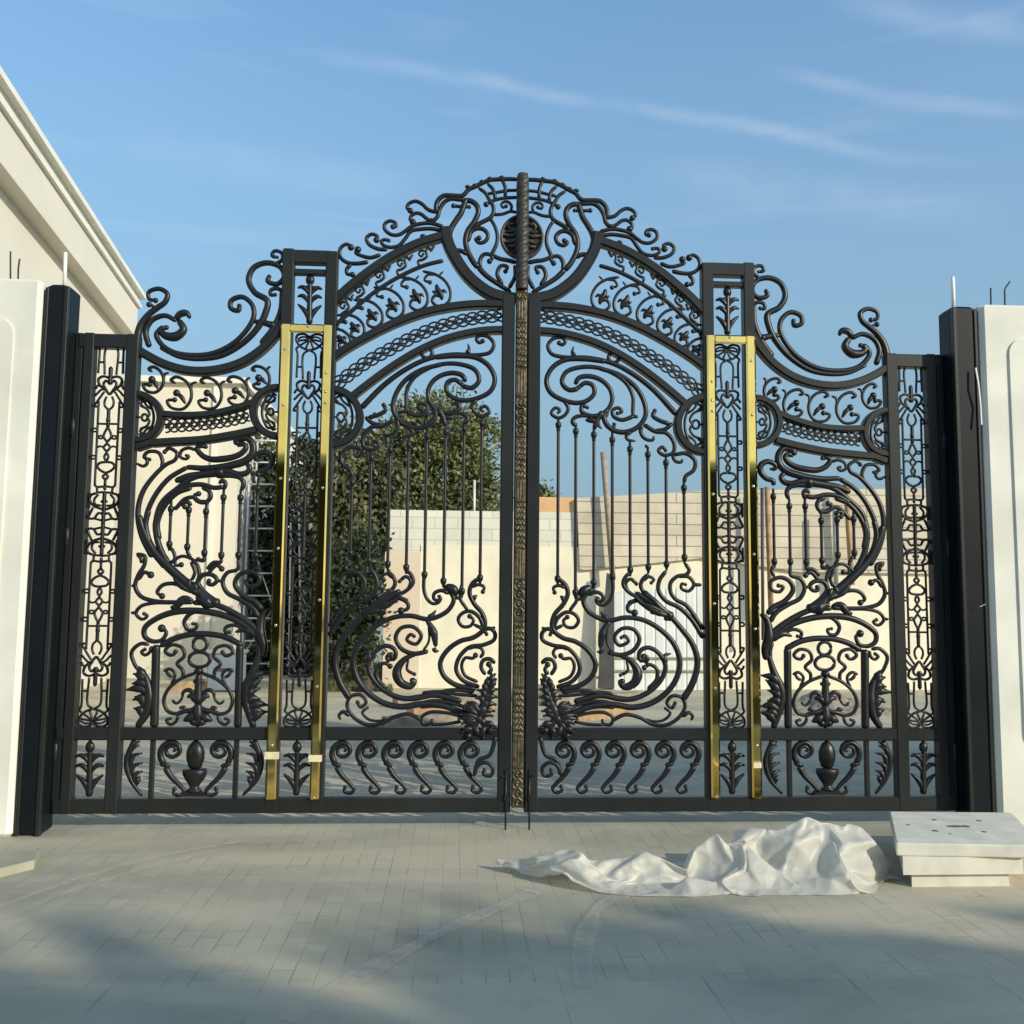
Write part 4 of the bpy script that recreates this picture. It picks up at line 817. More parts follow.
12,6,4,11,5,4,10,7,3,8,6,1,7,6,1,7,6,1,5,8,-2,-7,8,-4,-8,5,-5,-5,10,-2,2,4,10,3,-4,5,4,2,5,2,6,4,-7,8,-6,-8,9,0,-5,12,1,1,17,1,0,18,2,1,16,4,
0,15,10,5,5,-12,8,-6,-10,8,-8,-7,8,-7,-9,6,-2,-12,6,7,-11,6,10,-8,3,17,-8,4,19,-1,2,18,1,-3,16,-2,-4,16,-2,-3,15,-4,-3,16,3,-33,-381,-1,1,18,-1,0,18,0,-8,6,15,-1,12,15,
-4,18,0,-8,12,-4,-2,14,6,9,9,3,10,8,3,8,4,1,8,5,2,8,4,1,9,4,3,8,2,4,-5,9,-2,-9,4,-6,-5,10,-2,-4,10,1,2,1,11,4,-1,5,4,3,5,-5,8,7,-7,8,-5,0,18,2,
1,17,1,0,17,3,0,17,4,1,16,8,5,4,-12,8,-6,-10,7,-6,-10,9,-8,-7,6,-5,-11,6,7,-11,6,10,-6,4,17,-8,3,19,1,-4,15,-4,-3,16,-1,-4,15,-4,-3,16,3,-3,15,4,-27,-389,-6,1,18,0,
-2,16,8,-6,10,13,-1,18,0,-10,12,-8,-3,17,6,-2,14,6,9,9,4,8,2,6,7,5,-6,8,6,2,8,2,6,9,4,1,9,4,3,-6,9,-3,-7,5,-5,-6,10,-2,-4,10,1,-3,11,2,0,4,10,5,-1,5,
-1,1,12,-1,14,10,-1,17,5,1,17,0,2,17,-1,-1,17,6,2,17,0,5,3,-13,8,-8,-8,8,-7,-9,7,-4,-11,8,-7,-9,6,7,-11,5,10,-7,4,18,-3,-3,15,-7,-4,16,-2,-3,16,-2,-3,15,1,-4,15,7,
-3,15,4,-21,-400,-12,-1,18,6,-3,14,11,-4,17,-5,-6,15,-7,-3,17,4,-3,17,6,-3,16,5,8,8,2,7,-5,8,7,7,0,7,7,-6,8,-2,7,9,3,5,6,6,-6,-6,9,-3,-4,10,-3,-5,10,0,-4,10,2,
-3,11,3,-4,10,3,-1,7,7,6,3,14,2,12,14,1,13,12,0,16,7,1,18,0,1,17,-1,1,17,-5,7,-1,-12,8,-8,-8,7,-7,-9,8,-8,-8,7,-1,-12,6,7,-10,6,11,-7,-2,14,-8,-4,16,-3,-3,16,-1,
-3,16,-1,-4,16,0,-5,16,-1,-5,15,0,-17,-410,1,-3,15,10,-4,17,-3,-4,17,-5,-3,17,0,-3,17,7,-4,15,10,3,21,8,5,4,-7,7,3,6,8,5,4,7,3,-8,4,10,-1,9,1,4,8,4,3,-5,10,0,
-5,6,-9,-5,10,-1,-3,10,3,-3,10,4,-4,10,3,3,13,6,0,10,7,3,12,14,3,11,14,3,8,15,1,16,5,2,17,-5,0,17,-3,8,0,-12,7,-9,-8,7,-8,-8,8,-6,-9,7,0,-12,6,7,-10,1,8,-9,
-5,22,6,-8,14,2,-8,14,2,-7,15,1,-6,15,0,-6,15,-1,-6,15,0,-1,-417,-22,-2,17,6,-4,17,-3,-5,16,-6,-4,16,9,-3,16,6,2,21,9,8,26,6,2,2,-8,4,6,2,8,5,6,6,6,-3,5,0,-9,
5,9,-2,9,2,4,-3,8,7,-4,8,-7,-5,7,6,-6,6,8,-1,11,1,1,13,5,5,14,10,2,9,-3,1,13,6,2,13,12,3,10,14,2,12,12,1,17,3,1,16,-7,8,0,-11,7,-8,-8,7,-8,-8,8,-6,-9,
7,0,-12,2,7,-10,-4,9,-9,-5,28,-7,-7,21,-1,-8,14,3,-3,13,10,-6,14,5,-7,14,4,-8,14,5,-3,-433,-36,-3,17,4,-4,16,-6,-4,18,-1,-4,17,3,0,20,6,7,23,12,8,24,9,0,7,-3,3,5,-3,
3,3,-7,8,4,4,5,6,-2,6,3,-10,7,7,1,0,2,12,-6,7,6,-5,7,7,-6,7,7,-2,9,8,7,15,7,6,15,6,3,9,-3,2,10,-1,2,14,5,1,15,9,3,11,14,1,15,8,1,17,-2,8,-1,-11,
7,-7,-9,7,-8,-9,8,-7,-9,4,2,-11,-4,8,-10,-4,9,-7,-4,27,-12,-6,28,-7,-8,19,-3,-10,14,2,-9,13,3,-7,14,4,-8,14,4,5,-452,-15,-3,17,-2,-4,17,0,-4,16,4,-2,20,-3,5,26,2,8,21,13,
7,25,5,1,7,0,0,0,-8,1,5,-5,3,10,-3,10,1,6,5,6,6,7,8,2,-3,10,-5,-5,5,8,-4,6,9,-2,6,10,4,5,16,4,10,13,8,16,4,2,9,-1,1,10,-1,2,10,-1,3,15,3,2,17,6,
1,15,9,1,15,8,8,-2,-11,7,-7,-8,7,-7,-10,5,-7,-9,-2,4,-12,-3,9,-8,-5,9,-7,-4,27,-10,-6,28,-8,-6,29,-7,-9,17,-5,-10,12,-2,-9,14,0,-9,13,1,7,-472,0,-4,18,0,-4,17,2,-3,18,2,
5,25,-5,5,25,0,7,24,9,3,27,-3,5,3,7,0,7,2,0,7,-1,2,3,-8,4,9,2,8,4,6,9,-2,4,-4,11,0,-5,9,5,-3,5,10,4,7,15,4,6,16,5,5,16,5,15,10,2,10,-2,2,10,-1,
2,10,-1,2,10,-2,2,15,5,1,16,8,1,15,8,8,0,-11,8,-7,-9,6,-7,-9,-1,-3,-12,-3,6,-11,-4,9,-8,-5,10,-6,-5,27,-7,-7,28,-6,-8,29,-5,-8,28,-6,-3,13,-11,-9,13,-4,-9,14,0,3,-494,1,
-4,18,1,-3,18,3,4,25,-4,6,26,-1,5,25,0,5,27,3,4,27,-2,1,8,1,1,6,3,4,-2,8,0,6,2,2,5,-6,5,8,-1,6,6,4,0,0,13,-4,10,-1,4,7,16,4,6,16,5,4,17,4,7,16,
5,11,13,0,11,1,1,10,-1,2,10,-1,2,10,-1,2,10,-1,1,16,8,2,16,6,8,0,-11,7,-9,-9,-1,-2,-13,-1,0,-12,-4,8,-9,-5,10,-7,-6,10,-4,-7,27,-4,-8,28,-4,-7,28,-6,-4,28,-11,-4,28,-12,
-6,12,-10,-9,13,-1,2,-517,0,-4,18,3,4,25,-2,5,26,-1,5,25,0,5,27,0,5,28,0,4,26,5,1,6,-4,2,7,1,2,1,7,1,6,5,1,7,0,2,5,-4,5,9,0,0,-5,11,4,6,14,4,8,16,
5,6,16,4,7,16,4,7,15,5,10,13,-1,10,4,0,10,2,1,11,0,2,10,-1,2,10,-2,2,10,0,2,17,5,8,-1,-11,-1,-5,-11,-1,-4,-12,-2,6,-11,-4,10,-8,-7,10,-4,-7,9,-1,-7,28,-5,-8,27,-4,
-4,28,-12,-3,26,-15,-3,26,-14,-5,28,-2,-7,13,-6,-3,-538,-3,4,25,1,5,26,0,5,25,1,5,26,2,5,27,1,5,27,0,4,26,-2,1,7,-1,1,7,0,1,6,3,2,3,7,1,7,-4,1,7,-1,1,0,9,
3,14,8,7,3,16,4,7,15,5,6,16,5,5,16,6,1,17,4,7,15,0,9,5,-1,10,4,0,10,3,1,10,0,1,10,-1,2,10,1,2,11,-3,1,-2,-12,-1,-2,-12,-1,3,-13,-3,8,-9,-5,9,-7,-8,10,-1,
-8,10,-1,-7,27,-5,-5,28,-8,-3,25,-16,-2,25,-15,-3,26,-15,-5,29,-3,-5,26,-4,-6,-556,-7,5,17,1,5,27,0,5,25,0,5,25,0,5,27,2,5,27,0,3,26,-4,2,7,1,-1,5,5,2,6,-3,2,7,2,
3,4,6,-3,6,-8,4,14,15,0,11,12,5,13,11,5,5,16,5,5,17,6,2,16,6,1,17,5,5,16,-1,9,5,-1,9,5,-1,9,4,0,10,3,1,10,0,2,10,0,9,12,-16,10,3,-17,-3,9,-7,-5,9,-6,
-7,11,-4,-8,9,-2,-7,10,-2,-7,11,-3,-6,28,-9,-2,25,-14,-2,24,-15,-2,25,-15,-4,26,-15,-5,29,-11,-10,14,-3,-6,-569,0,4,14,1,5,18,-1,5,25,0,5,26,0,5,26,0,5,27,0,3,26,-1,3,7,0,
-2,4,7,2,7,-2,2,7,-1,1,6,-4,1,18,2,2,12,22,0,14,8,1,13,11,4,7,15,5,5,16,6,2,17,6,0,16,5,4,17,0,9,5,-1,9,5,-1,9,5,0,9,4,-1,10,5,7,10,-17,12,13,-21,
5,24,1,2,18,-1,-5,9,-5,-7,10,-4,-7,11,-4,-6,10,-5,-6,10,-6,-4,26,-12,-3,25,-14,-1,24,-15,-3,26,-17,-3,27,-14,-8,15,-10,-12,9,-3,-7,-583,0,4,13,2,5,14,-2,5,19,0,5,27,0,4,26,0,
5,26,0,4,25,-1,2,8,0,0,4,7,1,7,0,1,6,-6,1,16,1,1,27,1,3,7,25,0,15,6,-1,12,11,1,9,14,5,5,16,6,2,16,6,2,17,5,1,16,-1,9,5,0,8,6,-1,9,6,0,10,3,
0,19,-1,1,22,-15,18,9,-19,-1,23,-11,10,22,0,2,17,0,-5,10,-3,-6,9,-6,-6,8,-8,-6,11,-2,-4,27,-12,-3,26,-12,-3,26,-14,-3,27,-13,-8,16,-10,-10,8,-8,-9,7,-9,-9,-596,0,4,13,2,4,14,2,
5,14,-3,5,21,-1,5,27,0,5,27,0,4,24,-1,2,8,1,0,4,6,1,8,0,1,13,-5,1,26,-1,1,26,3,4,2,26,-1,15,7,-1,12,10,-1,10,13,2,6,15,6,-1,17,5,1,16,6,5,16,-1,9,6,
-1,8,6,0,8,5,-1,18,-1,1,26,-5,-1,25,-9,14,12,-19,7,18,-15,-2,23,-9,7,23,-2,10,12,0,-5,9,-5,-6,8,-8,-4,12,3,-5,28,-6,-5,29,-8,-6,28,-9,-9,18,-8,-12,6,-6,-12,6,-7,-11,7,-8,
3,-610,-18,4,14,2,5,13,3,4,15,1,5,14,-2,5,22,-2,5,27,-2,3,25,-1,2,8,1,1,6,5,1,12,1,1,25,-4,1,25,-2,1,25,6,4,-2,26,0,14,7,-1,13,10,-2,10,12,-1,9,14,3,1,16,
6,-3,16,5,7,16,0,6,8,-1,8,6,-1,17,-1,-1,24,-9,2,26,-3,1,26,-5,9,14,-19,1,22,-12,5,20,-13,6,19,-11,15,15,-6,4,14,-4,-5,11,-1,-6,12,-1,-6,27,-9,-5,27,-9,-8,21,-4,-11,10,-1,
-12,10,-1,-12,8,-2,-12,8,-3,4,-627,-23,5,14,2,4,14,3,4,15,2,4,14,2,5,14,1,4,22,-1,5,26,-6,2,7,-3,1,13,1,1,24,4,1,25,-2,1,25,-3,2,24,9,4,-6,25,-1,14,8,-1,12,10,
-1,10,12,-2,9,13,-1,7,15,5,-5,15,4,10,14,0,2,10,0,15,4,-2,24,-9,-2,24,-11,2,26,-3,3,26,-3,3,19,-17,2,21,-10,8,17,-14,10,11,-18,5,21,-12,9,19,-10,-7,8,-10,-4,11,0,-2,28,-7,
-4,24,-3,-7,12,6,-11,11,0,-12,8,-2,-12,10,-1,-11,10,0,6,-636,-11,4,14,2,4,14,2,4,14,2,5,14,1,4,14,1,3,13,-5,6,22,4,2,11,-3,1,26,-3,1,25,0,1,26,-1,2,25,0,1,23,12,
5,-9,24,-2,11,11,0,13,9,-2,10,12,-1,10,14,-1,9,13,-2,2,16,3,-3,16,3,13,6,-2,24,-9,-2,24,-11,-2,24,-10,3,26,-3,0,26,-5,1,24,-11,4,12,-20,14,16,-10,5,18,-15,1,16,-18,6,20,-13,
15,17,4,-2,13,-5,-3,24,-4,-11,12,-2,-11,10,-2,-10,10,1,-11,10,0,-11,10,0,-11,11,1,5,-645,0,4,14,0,4,14,1,5,14,3,4,13,2,4,14,-1,3,13,-6,5,15,0,4,23,5,1,26,-2,1,24,-3,
1,25,0,2,26,0,1,23,12,5,-10,24,-2,8,14,-1,11,12,-2,10,12,-1,10,13,-1,9,13,-1,8,13,-2,-6,14,3,25,-1,-3,23,-12,-4,22,-15,1,25,-6,2,26,-3,0,26,-8,0,24,-10,3,9,-23,5,17,-15,
9,17,-14,7,18,-13,12,19,-4,9,22,-2,11,20,3,-7,12,4,-11,11,0,-11,11,-1,-10,11,-1,-11,10,-1,-11,11,-1,-10,10,-1,1,-656,-2,4,14,-1,4,14,0,4,14,1,4,14,1,3,14,-2,5,14,1,0,21,12,
11,17,-12,3,24,-1,1,24,0,1,25,0,1,26,0,2,26,6,4,-6,26,-1,7,14,-4,15,8,-2,10,11,-1,10,13,0,8,14,0,-1,15,-6,-10,11,2,18,2,-1,23,-10,-4,22,-13,0,25,-10,2,26,-4,0,27,-6,
-1,25,-11,7,16,-14,4,13,-19,5,13,-18,10,21,-3,11,20,0,10,17,-9,3,22,-3,7,26,0,-7,11,7,-11,11,1,-11,10,-2,-11,11,-2,-10,11,-2,-11,10,-2,-8,-660,2,4,14,-1,4,14,-1,4,14,0,4,14,0,
3,14,1,0,19,13,2,22,10,9,19,-10,11,15,-14,2,25,0,1,26,0,1,26,0,1,25,2,4,2,25,0,5,15,-4,14,6,-3,13,10,-1,9,13,0,2,16,-5,-9,12,-4,-7,13,2,18,1,-2,16,-7,-2,22,-12,
-2,23,-11,1,27,-5,1,26,-6,-1,25,-10,8,17,-15,3,12,-19,7,16,-15,10,21,4,10,19,-7,3,22,-1,-1,22,3,9,22,-12,9,25,1,-9,11,5,-10,10,0,-11,11,-2,-11,10,-2,-10,10,-2,-18,-663,2,4,14,1,
4,14,-2,4,14,1,4,14,0,1,21,10,1,20,11,0,19,12,8,20,-10,8,19,-12,13,14,-13,1,26,2,1,26,0,1,26,-2,3,10,22,0,3,16,-4,14,5,-3,14,8,0,6,15,-4,-8,13,-5,-8,12,-3,-6,15,
1,17,-1,-2,16,-8,-3,15,-9,-1,24,-10,1,26,-5,1,26,-6,-1,25,-10,7,17,-15,4,13,-18,9,18,-11,9,21,0,-3,21,8,5,21,-2,0,23,1,10,19,-16,9,25,-4,9,23,4,-10,11,1,-11,11,-1,-11,10,-2,
-10,10,-1,-28,-666,2,4,14,1,4,14,0,4,14,-2,2,21,9,1,21,9,1,19,12,0,19,13,7,19,-11,7,20,-9,9,19,-11,13,14,-14,1,26,0,1,26,0,1,19,16,1,1,16,-4,14,6,-3,14,7,-3,-4,15,
-5,-9,12,-4,-8,13,-3,-5,14,1,17,-2,-3,15,-9,-3,16,-8,-1,17,-6,1,25,-7,1,26,-6,-1,25,-10,6,16,-16,7,16,-15,10,20,-6,-1,22,6,-2,21,7,1,22,2,3,22,0,9,17,-18,10,23,-10,8,24,0,
8,23,-1,-10,11,0,-11,11,0,-10,10,1,-37,-668,2,3,14,3,4,13,-4,3,21,7,1,21,10,1,20,11,0,19,12,0,18,14,8,19,-12,8,20,-10,8,20,-9,8,19,-11,12,13,-13,1,26,-1,2,22,12,0,7,14,
-7,15,0,-2,5,14,-4,-7,14,-5,-10,11,-4,-8,13,-3,-4,16,0,17,-4,-3,15,-9,-2,16,-9,-1,17,-6,-1,17,-4,1,26,-7,-1,25,-10,6,16,-15,10,18,-11,1,22,1,-1,22,6,-2,21,6,0,22,3,2,22,1,
10,18,-17,9,21,-13,9,23,-5,9,23,-1,7,23,3,-11,10,0,-10,11,-2,-47,-669,2,3,14,-3,3,20,8,2,20,10,1,20,11,0,19,12,1,19,13,-1,19,13,9,19,-12,9,18,-11,8,20,-10,8,19,-10,9,18,-12,
9,17,-11,3,19,11,-5,15,-1,-5,12,9,-2,2,15,-5,-10,12,-5,-10,12,-4,-8,13,-3,-4,16,-1,16,-6,-3,15,-10,-2,16,-7,-1,17,-6,-1,17,-5,0,18,-6,-2,25,-10,8,17,-13,2,22,0,1,22,3,0,22,4,
-2,21,7,0,23,2,1,22,2,9,17,-17,10,20,-13,9,22,-9,9,23,-3,8,24,2,6,23,-2,-10,10,0,-56,-672,-1,1,22,3,2,17,16,0,20,12,1,19,11,1,20,12,0,20,12,1,19,12,9,19,-11,9,18,-11,
9,19,-11,9,18,-12,8,18,-12,10,15,-14,6,22,-2,-5,11,7,-5,15,3,-5,-8,13,-4,-7,12,-4,-8,14,-4,-8,13,-5,-8,13,-1,17,-6,-2,16,-7,-1,16,-7,-2,17,-7,-1,17,-7,-2,16,-7,-1,18,-7,2,21,-4,
0,22,4,0,22,4,0,22,4,0,21,5,0,23,2,-1,22,3,10,18,-16,10,19,-14,9,21,-11,9,22,-6,8,24,0,8,25,-2,6,23,-1,-69,-671,0,7,16,0,1,19,13,1,19,12,0,20,11,1,21,11,0,20,12,
2,14,18,8,18,-12,9,18,-13,9,18,-12,9,18,-11,9,19,-11,10,19,-9,-1,31,7,-2,15,5,-8,8,11,-5,-7,13,-2,-9,12,-5,-8,13,-5,-6,14,-7,-2,13,-6,16,-5,2,16,-9,1,15,-9,-1,17,-7,-1,16,-7,
-1,17,-7,-7,12,-6,16,21,-17,-1,22,0,0,22,2,0,21,5,0,22,4,-1,23,1,1,22,6,9,18,-16,10,19,-13,9,22,-10,8,23,-6,9,25,-2,8,25,-1,-8,18,5,-62,-669,-5,7,15,1,7,15,4,1,19,11,
0,20,12,1,20,12,1,18,15,1,13,19,9,19,-11,8,17,-14,9,17,-13,10,19,-11,9,19,-10,4,33,3,-2,33,10,-5,11,10,-7,7,13,-3,-9,13,-5,-6,14,-6,-6,13,-6,-5,13,-10,0,12,-4,17,-6,2,15,-9,
4,15,-9,0,16,-8,-1,17,-8,-6,12,-6,-7,12,-6,17,20,-18,14,21,-15,0,22,-1,0,22,2,-1,22,3,0,22,5,1,22,6,9,18,-16,10,21,-12,9,23,-9,8,24,-5,8,24,-3,-7,19,5,-9,19,0,-54,-668,-6,
8,14,1,7,15,3,6,15,6,1,19,12,0,20,13,2,14,18,1,14,18,9,19,-10,9,17,-14,9,18,-13,8,17,-13,5,33,1,2,36,6,-4,30,16,-6,9,12,-7,6,13,-6,-3,15,-6,-6,14,-4,-7,13,-7,-4,13,
-10,1,12,-3,17,-7,2,15,-9,3,15,-8,4,15,-10,-5,13,-8,-7,11,-6,-8,12,-6,17,21,-17,17,20,-19,14,21,-16,0,23,0,-1,21,3,0,22,6,1,22,5,9,19,-15,10,21,-12,8,24,-7,9,23,-6,-7,21,1,
-10,19,-3,-10,19,-1,-44,-667,-1,8,14,2,7,14,3,7,14,6,6,15,7,1,18,14,1,16,16,1,11,20,10,19,-10,9,17,-14,8,17,-14,5,32,-3,4,35,3,0,34,11,-7,27,20,-7,8,12,-7,5,14,-7,1,15,
-6,-3,15,-4,-7,13,-8,-4,14,-10,3,11,-2,16,-7,3,15,-9,6,13,-11,-1,12,-9,-6,12,-7,-8,12,-6,-7,11,-5,16,21,-17,17,21,-19,17,21,-20,14,21,-15,0,22,0,0,22,5,0,21,7,9,20,-15,10,22,-9,
8,23,-7,-6,21,-2,-9,19,-6,-11,20,-2,-10,19,-2,-34,-667,1,7,15,2,7,15,4,7,14,5,8,13,7,6,13,8,1,11,20,1,13,19,9,18,-11,9,17,-15,5,31,-4,5,35,-1,2,35,6,-3,31,16,-9,25,23,
-7,6,13,-7,5,14,-8,3,15,-7,-1,15,-7,-1,14,-5,-6,14,-11,4,10,0,16,-8,8,11,-12,2,11,-10,-3,12,-9,-7,12,-6,-8,11,-4,-8,11,-5,16,22,-18,17,21,-19,17,21,-20,18,20,-19,13,22,-16,0,22,4,
0,22,6,10,20,-12,8,22,-7,-6,20,-3,-9,20,-5,-9,20,-5,-10,19,-3,-10,19,-4,-26,-666,1,7,15,3,7,15,3,8,14,6,7,12,7,8,12,8,6,6,16,1,11,20,9,17,-13,5,31,-6,6,34,-4,3,35,2,
-1,34,11,-5,28,19,-10,23,25,-7,5,15,-7,4,14,-8,3,15,-7,-3,15,-7,5,13,-8,2,13,-10,1,12,7,12,-12,2,11,-11,1,10,-11,-4,12,-8,-7,11,-4,-9,11,-5,-8,12,-4,16,22,-18,16,21,-20,18,21,-20,
18,20,-20,19,20,-20,12,23,-13,0,21,7,9,22,-9,-6,19,-3,-10,19,-3,-10,20,-5,-9,20,-4,-10,19,-4,-9,19,-4,-17,-664,-3,8,15,4,7,15,2,7,12,6,8,12,9,7,11,10,7,6,13,6,4,17,6,30,-6,
4,35,-2,7,33,-8,1,35,8,-3,32,15,-7,26,22,-11,21,27,-7,4,14,-8,4,14,-7,2,15,-8,1,15,-8,0,15,-8,-1,14,-5,13,7,2,10,-12,0,10,-11,4,9,-12,-7,11,-6,-9,11,-3,-8,11,-4,-6,12,-6,
17,21,-19,18,20,-20,17,20,-21,18,21,-19,17,21,-19,19,19,-19,9,26,-7,-6,20,-3,-10,19,-3,-10,19,-3,-10,19,-4,-9,20,-4,-10,19,-4,-10,19,-4,-4,-664,-8,7,15,4,7,15,2,8,12,7,7,11,9,7,7,13,
6,1,15,-6,10,3,19,20,6,2,36,2,8,33,-8,2,34,6,-2,33,14,-7,27,20,-9,23,26,-7,6,13,-7,6,13,-8,3,14,-7,1,15,-8,-2,15,-8,1,15,-9,21,24,2,-5,-20,-3,14,-4,-4,12,-8,-4,13,-7,
-4,12,-7,-5,11,-7,-4,11,-9,17,17,-22,18,16,-25,18,21,-19,17,21,-18,17,23,-15,18,23,-16,3,33,-8,1,16,-15,-10,19,-3,-10,19,-3,-10,18,-2,-10,20,-4,-10,20,-4,-10,20,-4,-4,-664,-8,7,15,1,7,14,5,
8,10,9,3,3,16,5,6,14,-9,4,7,-2,12,4,18,18,10,17,23,0,7,35,-5,4,34,4,0,34,10,-5,30,18,-8,24,23,-6,8,13,-7,9,13,-6,6,13,-8,3,14,-8,-1,14,-12,4,32,-11,21,30,1,1,-21,
1,-4,-20,-3,14,-6,-4,12,-7,-4,12,-8,-5,11,-8,-4,13,-6,17,16,-23,18,18,-24,18,21,-18,17,21,-16,18,25,-15,5,32,-11,1,33,-8,5,15,-17,1,17,-14,-10,18,-5,-10,18,-3,-10,19,-4,-11,19,-5,-10,19,-6,
-7,-659,1,7,15,0,7,11,8,6,9,13,3,0,16,-6,6,8,-9,6,7,-6,10,7,14,21,11,21,18,2,18,23,-1,7,35,0,2,34,6,-2,32,15,-8,26,22,-6,9,12,-6,9,13,-5,9,12,-7,8,13,-12,8,31,
-13,4,36,-12,18,31,0,4,-22,2,-3,-22,1,0,-20,-4,12,-7,-4,12,-8,-5,12,-6,-4,13,-5,18,16,-23,18,19,-22,17,21,-17,17,23,-16,6,33,-12,3,33,-9,2,34,-9,5,14,-16,4,15,-16,1,17,-15,-10,18,-5,
-10,18,-5,-11,18,-5,-10,20,-3,-10,-658,2,6,15,0,7,7,13,5,5,14,-6,6,9,-8,7,7,-9,6,8,-8,6,10,12,20,11,17,22,5,22,18,0,18,22,2,5,35,3,0,34,10,-6,28,20,-6,8,12,-6,8,13,
-6,9,12,-8,18,29,-11,16,33,-14,10,35,-13,11,34,0,4,-22,1,1,-22,2,-2,-22,0,2,-20,-4,11,-8,-4,12,-7,-4,13,-4,17,17,-24,18,19,-20,17,22,-15,5,33,-11,4,34,-12,4,33,-10,1,33,-7,5,15,-17,
5,14,-16,4,15,-17,1,17,-14,-10,19,-5,-11,18,-5,-10,18,-4,-16,-651,-1,7,11,9,5,-4,15,-8,6,7,-7,7,9,-7,7,8,-7,7,8,-8,6,9,13,21,9,14,21,10,19,21,2,16,22,4,21,18,5,5,35,3,
-4,31,17,-5,10,11,-7,7,13,-9,16,29,-9,19,32,-11,17,33,-12,15,34,-13,10,35,0,6,-21,0,2,-22,1,0,-23,2,0,-22,0,2,-20,-4,12,-9,-4,12,-5,17,18,-22,17,20,-16,0,33,-9,2,34,-13,6,33,-11,
8,32,-10,1,33,-8,4,15,-16,5,15,-17,6,14,-17,5,15,-17,0,18,-13,-11,19,-2,-10,18,-4,-23,-644,0,7,-6,13,-9,-4,5,-9,6,7,-8,7,9,-6,7,8,-6,7,10,-6,7,9,12,23,10,16,22,5,19,20,5,
14,22,9,19,18,7,19,22,3,1,33,12,-3,13,8,-11,14,30,-11,17,33,-10,16,33,-10,18,32,-10,18,33,-13,12,33,0,6,-21,1,2,-21,1,2,-22,1,2,-22,0,3,-22,0,2,-20,-4,12,-8,18,18,-18,0,32,-9,
-2,34,-11,2,34,-12,8,32,-10,10,30,-10,2,35,-9,3,15,-17,5,15,-17,5,15,-17,5,14,-17,6,14,-17,-1,19,-11,-11,18,3,-29,-657,-7,-4,-2,11,-7,1,12,-8,5,7,-8,8,7,-6,7,8,-6,7,9,-7,7,9,
10,25,3,16,18,15,19,22,-6,15,21,11,19,15,14,14,23,8,18,20,8,-2,29,21,-14,10,35,-13,14,33,-12,16,32,-12,16,33,-10,18,33,-4,22,30,-1,7,-21,0,5,-21,1,3,-21,1,3,-22,0,3,-21,1,1,-21,
1,2,-20,5,30,-13,3,32,-14,0,29,-21,4,34,-8,4,33,-1,5,34,-7,3,34,-11,4,14,-17,5,15,-17,5,15,-17,5,15,-16,5,15,-17,5,14,-15,-5,15,-15,-32,-657,1,0,10,28,-8,8,6,-9,10,0,-9,8,0,
-7,7,8,-6,7,8,-6,6,10,12,24,8,21,12,15,11,23,13,22,15,0,19,19,7,16,19,14,-1,8,13,0,23,3,-12,15,33,-13,17,32,-13,16,31,-11,12,35,-11,15,34,-6,26,27,2,9,-20,1,8,-20,0,0,-22,
1,2,-21,-2,-1,-22,3,3,-20,1,12,-9,5,7,-14,3,31,-13,1,30,-20,4,33,-11,4,33,-3,4,34,-6,4,34,-10,1,13,-19,5,15,-17,5,15,-16,4,14,-17,1,14,-19,3,14,-17,1,31,-10,-33,-666,9,11,25,18,
-3,31,5,-9,9,-1,-9,9,4,-6,7,9,-6,6,9,-5,4,11,12,23,8,17,16,15,18,5,20,23,18,1,18,19,10,-2,7,13,0,11,10,-3,22,2,-10,18,11,-11,15,33,-13,17,31,-11,9,35,-11,11,36,-10,29,22,
-5,6,-20,9,9,-17,2,3,-22,0,0,-22,-2,-3,-21,2,13,-7,3,12,-10,5,5,-13,5,9,-11,1,30,-19,3,33,-14,3,33,-7,5,33,-5,5,34,-8,1,13,-19,2,14,-18,4,15,-17,2,14,-18,4,15,-17,-1,29,-13,
1,31,-13,-25,-663,0,8,28,14,-1,31,6,0,32,8,-6,7,9,-6,6,9,-6,6,9,-6,5,9,14,19,14,19,11,17,21,0,20,20,20,6,-6,8,12,5,11,7,-1,9,11,-3,22,3,-11,17,10,-10,18,10,-12,14,32,
-10,9,35,-12,11,35,-23,22,21,10,12,-16,7,6,-19,1,2,-22,-4,-4,-21,3,10,-11,2,14,-7,3,12,-9,5,4,-13,5,10,-11,4,9,-11,1,30,-18,3,33,-11,4,33,-8,5,34,-6,2,14,-19,2,13,-18,3,14,-18,
3,15,-17,-2,29,-14,0,31,-12,0,30,-13,-14,-661,-3,2,32,0,1,30,9,4,30,13,4,24,22,-6,7,9,-6,6,8,-6,6,9,16,13,18,19,-2,21,20,15,12,-7,2,14,2,12,9,6,12,7,0,9,10,-4,22,3,
-11,18,10,-12,15,11,-9,18,8,-11,10,33,-10,8,38,-28,19,18,16,12,-11,3,3,-21,-5,-3,-21,4,9,-12,3,11,-10,2,14,-8,3,13,-7,5,4,-13,5,9,-12,4,11,-10,4,8,-13,2,30,-15,3,33,-10,5,34,-7,
3,14,-18,2,14,-18,1,14,-18,-2,29,-15,-1,29,-14,0,30,-13,0,31,-12,-4,-660,-4,2,32,0,1,31,4,3,30,13,5,24,21,5,19,26,-6,5,11,-6,5,9,17,15,16,18,-3,19,-2,2,14,-2,12,10,-2,5,14,
7,12,5,3,12,9,-6,21,5,-9,18,8,-14,14,11,-8,19,8,-12,15,11,-8,3,36,-24,16,27,11,9,-17,-3,-1,-21,2,12,-10,3,11,-10,2,12,-10,4,9,-12,3,13,-6,5,6,-13,5,8,-12,4,9,-12,4,10,-10,
